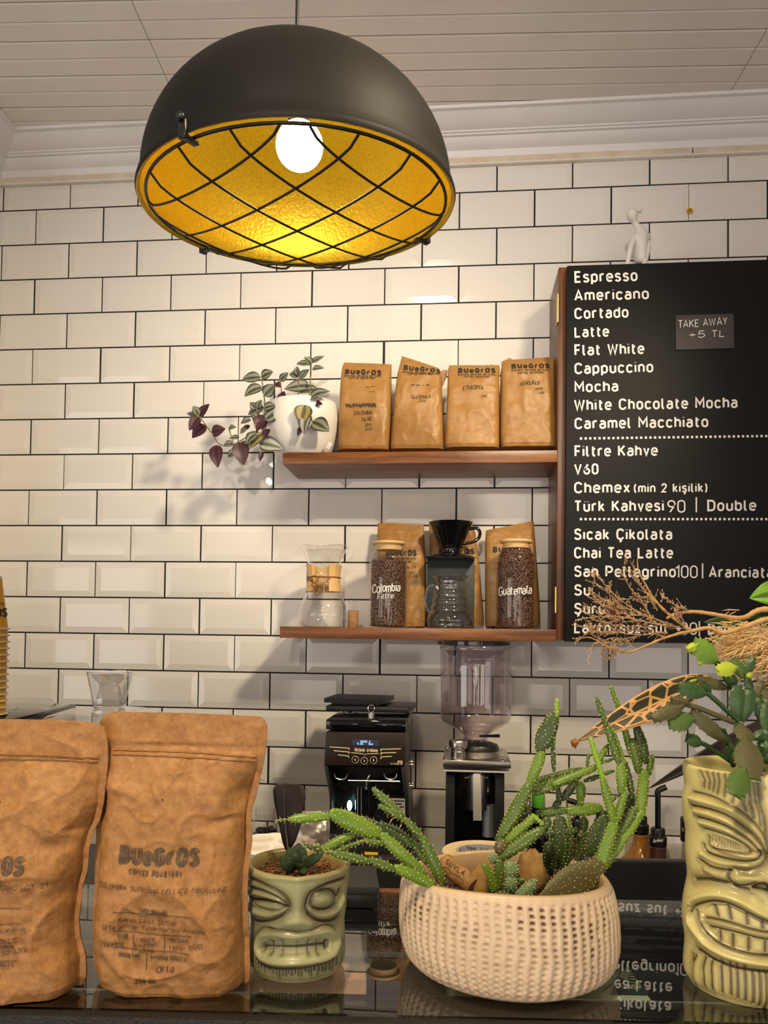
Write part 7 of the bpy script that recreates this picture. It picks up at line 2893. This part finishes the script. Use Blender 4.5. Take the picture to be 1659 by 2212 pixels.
write(o, 'SUVLA', (960, 1864), (1001, 1892), 11, cork_map, .14, .15, 0, .03, 2, 0, .2)
line_px(o, smooth_path([(955, 1872), (968, 1876), (975, 1886), (988, 1892), (1000, 1902)], 4), 1.1, cork_map)
o.build('stamped_name', M['ink'], ck_, smooth=False)


def rock(name, label, c, r, seed, mt, n=26):
    mb = MB()
    mb.blob((0, 0, 0), (1, 1, 1), n, n // 2)
    for i, v in enumerate(mb.v):
        q = Vector(v)
        s_ = 1 + .16 * fbm(q + Vector((seed, 0, 0)), 1.6, 3) + .10 * (1 - abs(noise.noise(q * 4 + Vector((0, seed, 0)))) * 2)
        p = Vector((q.x * r[0], q.y * r[1], q.z * r[2])) * s_
        mb.v[i] = (c.x + p.x, c.y + p.y, c.z + p.z)
    return tag(mb.build(name, mt, origin=c, auto=30), label, 'bark')


rock('bark_piece', 'knobbly ochre piece of bark behind the round pale cactus in the bowl', P(1147, 1886, .742), (.013, .010, .021), 3.3, M['rock'])
rock('bark_piece', 'small brown piece of bark beside the wine cork in the bowl', P(1034, 1915, .715), (.008, .007, .017), 7.1, M['rock'], 18)


# ================================================================== LEAF CACTUS IN THE TALL POT
M['xm_green'] = mat('leaf_cactus_green', (.030, .085, .024), .42, color2=(.05, .105, .03), vscale=30, sss=.0)
M['xm_olive'] = mat('leaf_cactus_olive', (.085, .095, .030), .5, color2=(.12, .10, .045), vscale=30)
M['xm_mid'] = mat('leaf_cactus_mid', (.075, .155, .026), .42, color2=(.10, .17, .035), vscale=25)
M['xm_bright'] = mat('leaf_cactus_bright', (.16, .31, .030), .42, color2=(.20, .35, .04), vscale=25)
M['xm_lime'] = mat('leaf_cactus_lime', (.42, .55, .025), .42, color2=(.50, .58, .06), vscale=25)
XM = {'g': 'xm_green', 'o': 'xm_olive', 'm': 'xm_mid', 'b': 'xm_bright', 'l': 'xm_lime'}
X_ = Conv(1480, 1360, 6.145)


def seg_leaf(b, t, wpx, mk, d0, d1, teeth=1.0, thick=.0022, bend=.05, out=None):
    """flat toothed stem segment: narrow base, widening, ragged claw-like tip"""
    p0, p1 = P(*X_(*b), d0), P(*X_(*t), d1)
    w2 = wpx / 2 * (d0 + d1) / 2 / FPX / X_.s
    ax_ = p1 - p0
    L = ax_.length
    ax_.normalize()
    out = out or (TOWARD + UP * .2)
    side = ax_.cross(out).normalized()
    nrm = side.cross(ax_).normalized()
    prof = [(0, .16), (.08, .30), (.2, .62), (.34, .86), (.46, .97), (.48, 1.0 + .08 * teeth), (.52, .95), (.66, .97), (.69, .98 + .12 * teeth), (.73, .86), (.84, .82), (.90, .80 + .14 * teeth), (.93, .60), (1.0 + .05 * teeth, .48 + .2 * teeth), (.95, .30), (.94, .0)]
    mb = MB()
    rows = []
    for v, f_ in prof:
        row = []
        for u_ in (-1, -.5, 0, .5, 1):
            base = p0 + ax_ * (L * v * (1 if abs(u_) < 1 else 1)) + side * (w2 * f_ * u_) + nrm * (bend * L * math.sin(math.pi * min(1, v)) + .0010 * (1 - abs(u_)) - abs(u_) * w2 * f_ * .12)
            row.append(base)
        rows.append(row)
    top = [[mb.vert(q + nrm * thick / 2 * (1 - .7 * abs(u_))) for q, u_ in zip(r, (-1, -.5, 0, .5, 1))] for r in rows]
    bot = [[mb.vert(q - nrm * thick / 2 * (1 - .7 * abs(u_))) for q, u_ in zip(r, (-1, -.5, 0, .5, 1))] for r in rows]
    for i in range(len(rows) - 1):
        for j in range(4):
            mb.face((top[i][j], top[i][j + 1], top[i + 1][j + 1], top[i + 1][j]))
            mb.face((bot[i][j + 1], bot[i][j], bot[i + 1][j], bot[i + 1][j + 1]))
        mb.face((top[i][0], top[i + 1][0], bot[i + 1][0], bot[i][0]))
        mb.face((top[i + 1][4], top[i][4], bot[i][4], bot[i + 1][4]))
    mb.face((top[0][0], top[0][1], top[0][2], top[0][3], top[0][4], bot[0][4], bot[0][3], bot[0][2], bot[0][1], bot[0][0]))
    ob = mb.build('leaf_segment', M[XM[mk]], big, auto=50)
    return ob


def seg_stem(pts, wpx, mk, d0, d1):
    sp = smooth_path(pts, 5)
    n = len(sp)
    mb = MB()
    mb.tube([P(*X_(q[0], q[1]), d0 + (d1 - d0) * i / (n - 1)) for i, q in enumerate(sp)], [wpx / 2 / X_.s * d0 / FPX] * n, 9)
    mb.build('stem', M[XM[mk]], big)


DX = .712
seg_stem([(640, 1800), (620, 1740), (560, 1600), (500, 1400)], 70, 'g', DX, DX - .01)
seg_stem([(700, 1780), (660, 1640), (560, 1440), (505, 1320)], 55, 'g', DX, DX)
seg_stem([(620, 1760), (520, 1690), (360, 1580), (230, 1510)], 62, 'g', DX, DX - .01)
seg_stem([(720, 1500), (700, 1350), (720, 1230)], 110, 'g', DX, DX)
seg_stem([(700, 1210), (560, 1080), (430, 960), (300, 850)], 66, 'g', DX, DX - .008)
seg_stem([(640, 1230), (420, 1140), (200, 1050), (0, 990)], 72, 'o', DX - .01, DX - .02)
seg_stem([(620, 770), (540, 640), (420, 440)], 80, 'g', DX + .01, DX + .005)
for a in (((700, 1220), (690, 760), 235, 'g', DX, DX), ((770, 1230), (870, 820), 190, 'g', DX, DX), ((650, 790), (600, 600), 150, 'g', DX + .01, DX + .01), ((880, 890), (820, 640), 125, 'g', DX + .005, DX + .005),
          ((590, 790), (150, 660), 150, 'o', DX + .01, DX), ((300, 860), (-80, 770), 215, 'g', DX - .008, DX - .012), ((440, 430), (120, 190), 300, 'b', DX, DX - .01), ((180, 190), (30, 265), 115, 'l', DX - .01, DX - .012), ((170, 660), (50, 705), 50, 'l', DX, DX - .002), ((250, 420), (175, 465), 50, 'l', DX - .005, DX - .007),
          ((695, 500), (430, 545), 200, 'l', DX - .005, DX - .01), ((770, 650), (640, 390), 165, 'm', DX, DX), ((870, 645), (840, 575), 90, 'l', DX - .002, DX - .002), ((110, 340), (70, 270), 50, 'g', DX + .004, DX + .004),
          ((560, 1500), (90, 1110), 205, 'o', DX - .012, DX - .018), ((120, 1190), (-210, 1240), 270, 'm', DX - .02, DX - .026), ((235, 1520), (20, 1440), 170, 'g', DX - .012, DX - .015),
          ((10, 985), (-410, 1180), 190, 'o', DX - .022, DX - .03),
          ((740, 1250), (800, 1470), 260, 'o', DX - .025, DX - .04), ((800, 1430), (880, 1960), 400, 'o', DX - .042, DX - .064), ((790, 1830), (660, 2190), 320, 'm', DX - .064, DX - .076), ((900, 1460), (1030, 1370), 140, 'g', DX - .01, DX - .01),
          ((1060, 1400), (1090, 950), 190, 'g', DX, DX + .01), ((1000, 1700), (1080, 1360), 170, 'g', DX - .005, DX), ((1130, 1100), (1060, 800), 150, 'o', DX + .015, DX + .015), ((900, 1720), (1140, 1500), 150, 'g', DX - .02, DX - .02), ((700, 1690), (630, 1680), 60, 'b', DX - .05, DX - .05), ((1000, 1780), (1180, 1900), 200, 'o', DX - .03, DX - .05)):
    seg_leaf(*a)
for a in (((1000, 1250), (980, 900), 150, 'g', DX + .01, DX + .012), ((940, 1150), (1010, 700), 150, 'o', DX + .02, DX + .02), ((980, 1500), (1150, 1250), 170, 'g', DX + .01, DX + .015), ((640, 1640), (420, 1300), 120, 'o', DX + .006, DX), ((700, 1700), (560, 1520), 110, 'g', DX - .004, DX - .01), ((900, 1650), (1010, 1560), 150, 'g', DX - .02, DX - .03), ((330, 900), (250, 700), 120, 'g', DX + .004, DX), ((60, 990), (-180, 930), 130, 'o', DX - .02, DX - .026), ((760, 640), (900, 380), 150, 'g', DX + .02, DX + .02), ((1040, 1780), (1180, 1700), 170, 'g', DX - .02, DX - .03)):
    seg_leaf(*a)

# ================================================================== LARGE LEAVES, DRIED STEMS AND PLUME FROM THE RIGHT


def vein_mat(name, dark, vein, under, scale=16):
    m, nt, b = new_mat(name)
    uv = nd(nt, 'ShaderNodeUVMap', uv_map='uv')
    mp = nd(nt, 'ShaderNodeMapping')
    mp.inputs['Scale'].default_value = (1.35, 8.0, 1)
    nt.links.new(uv.outputs[0], mp.inputs[0])
    sep = nd(nt, 'ShaderNodeSeparateXYZ')
    nt.links.new(uv.outputs[0], sep.inputs[0])
    vo = nd(nt, 'ShaderNodeTexVoronoi', feature='DISTANCE_TO_EDGE', i_Scale=1.0)
    nt.links.new(mp.outputs[0], vo.inputs['Vector'])
    ab = nd(nt, 'ShaderNodeMath', operation='ABSOLUTE')
    nt.links.new(sep.outputs['X'], ab.inputs[0])
    mid = nd(nt, 'ShaderNodeMath', operation='LESS_THAN')
    mid.inputs[1].default_value = .07
    nt.links.new(ab.outputs[0], mid.inputs[0])
    edge = nd(nt, 'ShaderNodeMath', operation='GREATER_THAN')
    edge.inputs[1].default_value = .90
    nt.links.new(ab.outputs[0], edge.inputs[0])
    cell = nd(nt, 'ShaderNodeMath', operation='LESS_THAN')
    cell.inputs[1].default_value = .06
    nt.links.new(vo.outputs['Distance'], cell.inputs[0])
    mx1 = nd(nt, 'ShaderNodeMath', operation='MAXIMUM')
    nt.links.new(mid.outputs[0], mx1.inputs[0])
    nt.links.new(cell.outputs[0], mx1.inputs[1])
    mx2 = nd(nt, 'ShaderNodeMath', operation='MAXIMUM')
    nt.links.new(mx1.outputs[0], mx2.inputs[0])
    nt.links.new(edge.outputs[0], mx2.inputs[1])
    mix = nd(nt, 'ShaderNodeMix', data_type='RGBA')
    nt.links.new(mx2.outputs[0], mix.inputs['Factor'])
    mix.inputs['A'].default_value, mix.inputs['B'].default_value = rgba(dark), rgba(vein)
    nt.links.new(mix.outputs['Result'], b.inputs['Base Color'])
    b.inputs['Roughness'].default_value = .45
    return m


M['croc'] = vein_mat('patterned_leaf', (.035, .038, .020), (.62, .34, .12), (.04, .01, .02))
M['dark_leaf'] = mat('dark_purple_leaf', (.016, .010, .009), .4, color2=(.035, .018, .014), vscale=40)
M['ribbed_green'] = leaf_material('ribbed_green_leaf', (.10, .24, .02), (.20, .42, .03), (.05, .13, .02), (.08, .16, .03))
M['deep_green'] = leaf_material('deep_green_leaf', (.02, .05, .014), (.035, .075, .02), (.02, .045, .012), (.02, .05, .015), .3)
E_ = Conv(1180, 1180, 3.4635)


def leaf_px(mb, cv_, b, t, wpx, d0, d1, m=0, fold=.25, curl=.05, out=None, n=26):
    p0, p1 = P(*cv_(*b), d0), P(*cv_(*t), d1)
    leaf(mb, p0, p1, wpx / cv_.s * (d0 + d1) / 2 / FPX, m, fold, curl, out or (TOWARD + UP * .35), 0, n)


pl2 = thing('prayer_plant', 'large patterned and dark leaves reaching in from the right behind the tall tiki pot', 'plant', P(1735, 1985, .86))
o = MB()
leaf_px(o, E_, (1240, 985), (225, 1462), 235, .80, .77, 0, .30, .06)
lo = o.build('patterned_leaf', M['croc'], pl2, recalc=False, auto=80)
lo['label'] = 'dark leaf with cream and orange veins'
sm_ = lo.modifiers.new('thickness', 'SOLIDIFY')
sm_.thickness = .0006
o = MB()
o.tube([P(*E_(x, y), .77) for x, y in ((232, 1458), (205, 1470), (212, 1490), (222, 1512))], [.0035, .0040, .0028, .0004], 8)
o.build('curled_tip', mat('brown_leaf_tip', (.30, .10, .03), .6), pl2)
o = MB()
leaf_px(o, E_, (1780, 1255), (770, 1810), 120, .88, .84, 0, .2, -.04)
lo = o.build('dark_leaf', M['dark_leaf'], pl2, recalc=False, auto=80)
sm_ = lo.modifiers.new('thickness', 'SOLIDIFY')
sm_.thickness = .0006
o = MB()
o.tube([P(1759, 1540, .87), P(1755, 1760, .87), P(1735, 1985, .86)], [.002, .003, .004], 8)
o.build('leaf_stalk', M['dark_leaf'], pl2)
F_ = Conv(1420, 1200, 6.9414)
pl3 = thing('broad_leaf_plant', 'broad bright green ribbed leaf and deep green leaves at the right edge', 'plant', P(1720, 1420, .92))
for b, t, w_, mk, d0, d1, nm_ in (((1900, 575), (1385, 640), 420, 'ribbed_green', .90, .88, 'ribbed_leaf'), ((1750, 860), (1300, 950), 130, 'deep_green', .90, .89, 'deep_leaf'), ((1350, 1000), (690, 1000), 190, 'deep_green', .92, .90, 'deep_leaf'), ((1500, 1150), (700, 1290), 130, 'deep_green', .93, .92, 'deep_leaf'),
                                  ((1700, 1700), (1320, 1590), 260, 'deep_green', .93, .92, 'deep_leaf'), ((1600, 1260), (1010, 1370), 120, 'deep_green', .93, .92, 'deep_leaf'), ((1700, 2150), (1500, 1850), 230, 'dark_leaf', .93, .92, 'deep_leaf'), ((1800, 1120), (1560, 1010), 160, 'deep_green', .93, .92, 'deep_leaf')):
    o = MB()
    leaf_px(o, F_, b, t, w_, d0, d1, 0, .2, .05)
    lo = o.build(nm_, M[mk], pl3, recalc=False, auto=80)
    sm_ = lo.modifiers.new('thickness', 'SOLIDIFY')
    sm_.thickness = .0006

# dried branch: two stout stems and a spray of brittle twigs
DBR = .845
br = thing('dried_branch', 'dried brown branch with a spray of brittle twigs in front of the menu board bottom', 'dried branch', P(1700, 1340, DBR))
rg = random.Random(21)


def epath(pts, d0=DBR, d1=DBR, n=5):
    sp = smooth_path(pts, n)
    return [P(*E_(q[0], q[1]), d0 + (d1 - d0) * i / (len(sp) - 1)) for i, q in enumerate(sp)]


ke = DBR / FPX / E_.s
for pts, w0, w1, ma in (([(1900, 470), (1660, 470), (1570, 485), (1490, 530), (1400, 535), (1250, 508), (1100, 490), (970, 505), (900, 540)], 46, 20, 'branch'), ([(1900, 520), (1650, 545), (1480, 605), (1320, 650), (1220, 612), (1100, 632), (980, 655)], 44, 26, 'branch'),
                        ([(1090, 640), (900, 495), (800, 385), (745, 290), (690, 185), (682, 90)], 26, 5, 'branch'), ([(990, 655), (860, 695), (700, 765), (600, 795), (480, 765), (380, 705), (300, 680), (222, 712), (218, 738)], 22, 5, 'branch')):
    q = epath(pts)
    n_ = len(q)
    o = MB()
    o.tube(q, [(w0 + (w1 - w0) * i / (n_ - 1)) / 2 * ke * (1 + .10 * math.sin(i * 2.3)) for i in range(n_)], 10)
    o.build('main_stem', M[ma], br)
TW = [([(850, 445), (720, 315), (600, 175), (585, 100)], 12), ([(790, 545), (640, 462), (500, 352), (380, 220), (360, 205)], 12), ([(640, 480), (480, 432), (325, 388)], 8), ([(985, 605), (820, 582), (640, 542), (460, 522), (235, 546)], 14), ([(830, 600), (600, 602), (400, 562), (285, 488)], 10),
      ([(905, 642), (700, 662), (500, 642), (330, 640), (245, 702)], 10), ([(600, 792), (450, 742), (362, 722), (310, 855)], 8), ([(1000, 610), (860, 560), (740, 520), (600, 510), (430, 440), (330, 350)], 10), ([(720, 660), (600, 690), (470, 690), (420, 790), (430, 830)], 7), ([(560, 700), (500, 760), (490, 800), (465, 850)], 6),
      ([(830, 480), (780, 380), (700, 280), (640, 130)], 9), ([(780, 520), (720, 420), (640, 330), (560, 195)], 9), ([(700, 560), (560, 560), (430, 500), (260, 440)], 8), ([(900, 690), (760, 640), (600, 630), (420, 650), (300, 560)], 8), ([(1050, 600), (960, 440), (890, 385), (870, 378)], 6), ([(1060, 640), (1000, 560), (960, 520)], 8),
      ([(780, 390), (640, 392), (500, 410)], 6), ([(620, 600), (480, 640), (380, 640), (300, 600)], 6), ([(560, 540), (470, 580), (380, 610), (232, 600)], 6), ([(660, 760), (560, 700), (440, 720), (330, 640)], 6), ([(1080, 490), (1010, 462), (950, 462)], 7), ([(640, 540), (560, 470), (450, 330), (340, 265)], 8), ([(560, 430), (440, 400), (330, 330)], 6)]
for pts, w_ in TW:
    o = MB()
    dd = rg.uniform(-.02, .025)
    q = epath(pts, DBR, DBR + dd)
    n_ = len(q)
    o.tube(q, [max(.0003, w_ / 2 * ke * (1 - .75 * i / (n_ - 1))) for i in range(n_)], 6)
    for i in range(1, n_):
        for rep in range(2):
            if rg.random() < .85:
                a = q[i] - q[i - 1]
                dr = (a.normalized() + Vector((rg.uniform(-.9, .9), rg.uniform(-.9, .9), rg.uniform(-.8, .9)))).normalized()
                l_ = rg.uniform(.003, .012) * (1.3 - .6 * i / n_)
                st_ = q[i - 1] + a * rg.random()
                e_ = st_ + dr * l_ + Vector((0, 0, rg.uniform(-.001, .002)))
                o.tube([st_, st_ + dr * l_ * .5, e_], [.00045, .0004, .0002], 4)
                if rg.random() < .7:
                    s_ = rg.uniform(.0005, .0010)
                    o.blob(e_, (s_, s_, s_ * 1.4), 6, 4)
                    if rg.random() < .6:
                        o.blob(st_ + dr * l_ * .55 + Vector((s_, 0, 0)), (s_, s_, s_), 5, 3)
    o.build('twig', M['twig'], br, auto=50)
o = MB()
leaf_px(o, E_, (540, 560), (420, 440), 120, DBR + .02, DBR + .02, 0, .3, .1, None, 12)
lo = o.build('withered_leaf', M['redleaf'], br, recalc=False)

# feathery dry plume
pa_ = thing('pampas_plume', 'feathery straw-coloured dry grass plume at the right edge under the dried branch', 'dried grass', P(1680, 1440, .80))
o = MB()
sp = smooth_path([(1775, 1545), (1715, 1462), (1655, 1412), (1600, 1392), (1568, 1384)], 10)
q = [P(x, y, .875) for x, y in sp]
o.tube(q, [.0022 * (1 - .7 * i / (len(q) - 1)) for i in range(len(q))], 8)
o.build('plume_stem', M['pampas'], pa_)
o = MB()
for i in range(2300):
    a_ = rg.random() ** .9
    x, y = sp[int(a_ * (len(sp) - 1))]
    x += rg.gauss(0, 16) + (rg.uniform(0, 70) if y > 1380 else 0)
    y += rg.gauss(0, 22) + rg.uniform(-30, 62) * (1 - a_ * .6)
    an = math.radians(rg.gauss(192, 24))
    l_ = rg.uniform(14, 46)
    dd = rg.uniform(-.03, .03)
    s0 = P(x, y, 0.875 + dd)
    s1 = P(x + l_ * .6 * math.cos(an), y - l_ * .6 * math.sin(an), 0.875 + dd + rg.uniform(-.006, .006))
    s2 = P(x + l_ * math.cos(an), y - l_ * math.sin(an) + 3, 0.875 + dd + rg.uniform(-.01, .01))
    w_ = rg.uniform(.0003, .0008)
    o.tube([s0, s1, s2], [w_ * .7, w_, .0001], 4, False)
for i in range(26):
    x, y = 1650 + rg.gauss(0, 12), 1527 + rg.gauss(0, 12)
    an = rg.uniform(0, 6.28)
    o.tube([P(x, y, .79), P(x + 16 * math.cos(an), y + 12 * math.sin(an), .79)], [.0006, .0001], 4, False)
po = o.build('spikelets', M['pampas'], pa_, auto=80)
po['kind'] = 'stuff'
o = MB()
o.tube([P(x, y, .79) for x, y in ((1645, 1440), (1638, 1480), (1630, 1530))], .0007, 6)
o.build('thin_stalk', mat('green_stalk', (.25, .27, .06), .5), pa_)

# the stems run on past the photo edge and down to the counter
for root, mk, nm_, pts, rd in ((br, 'branch', 'main_stem', [(1728, 1314, .845), (1765, 1380, .85), (1772, 1600, .855), (1770, 1985, .855)], .0055), (pa_, 'pampas', 'plume_stem', [(1775, 1545, .875), (1792, 1640, .872), (1790, 1975, .865)], .0022),
                               (pl3, 'stem', 'leaf_stalk', [(1694, 1283, .90), (1790, 1330, .90), (1815, 1600, .89), (1812, 1960, .875)], .0022)):
    o = MB()
    o.tube([P(q[0], q[1], q[2]) for q in smooth_path(pts, 8)], rd, 9)
    o.build(nm_, M[mk], root)
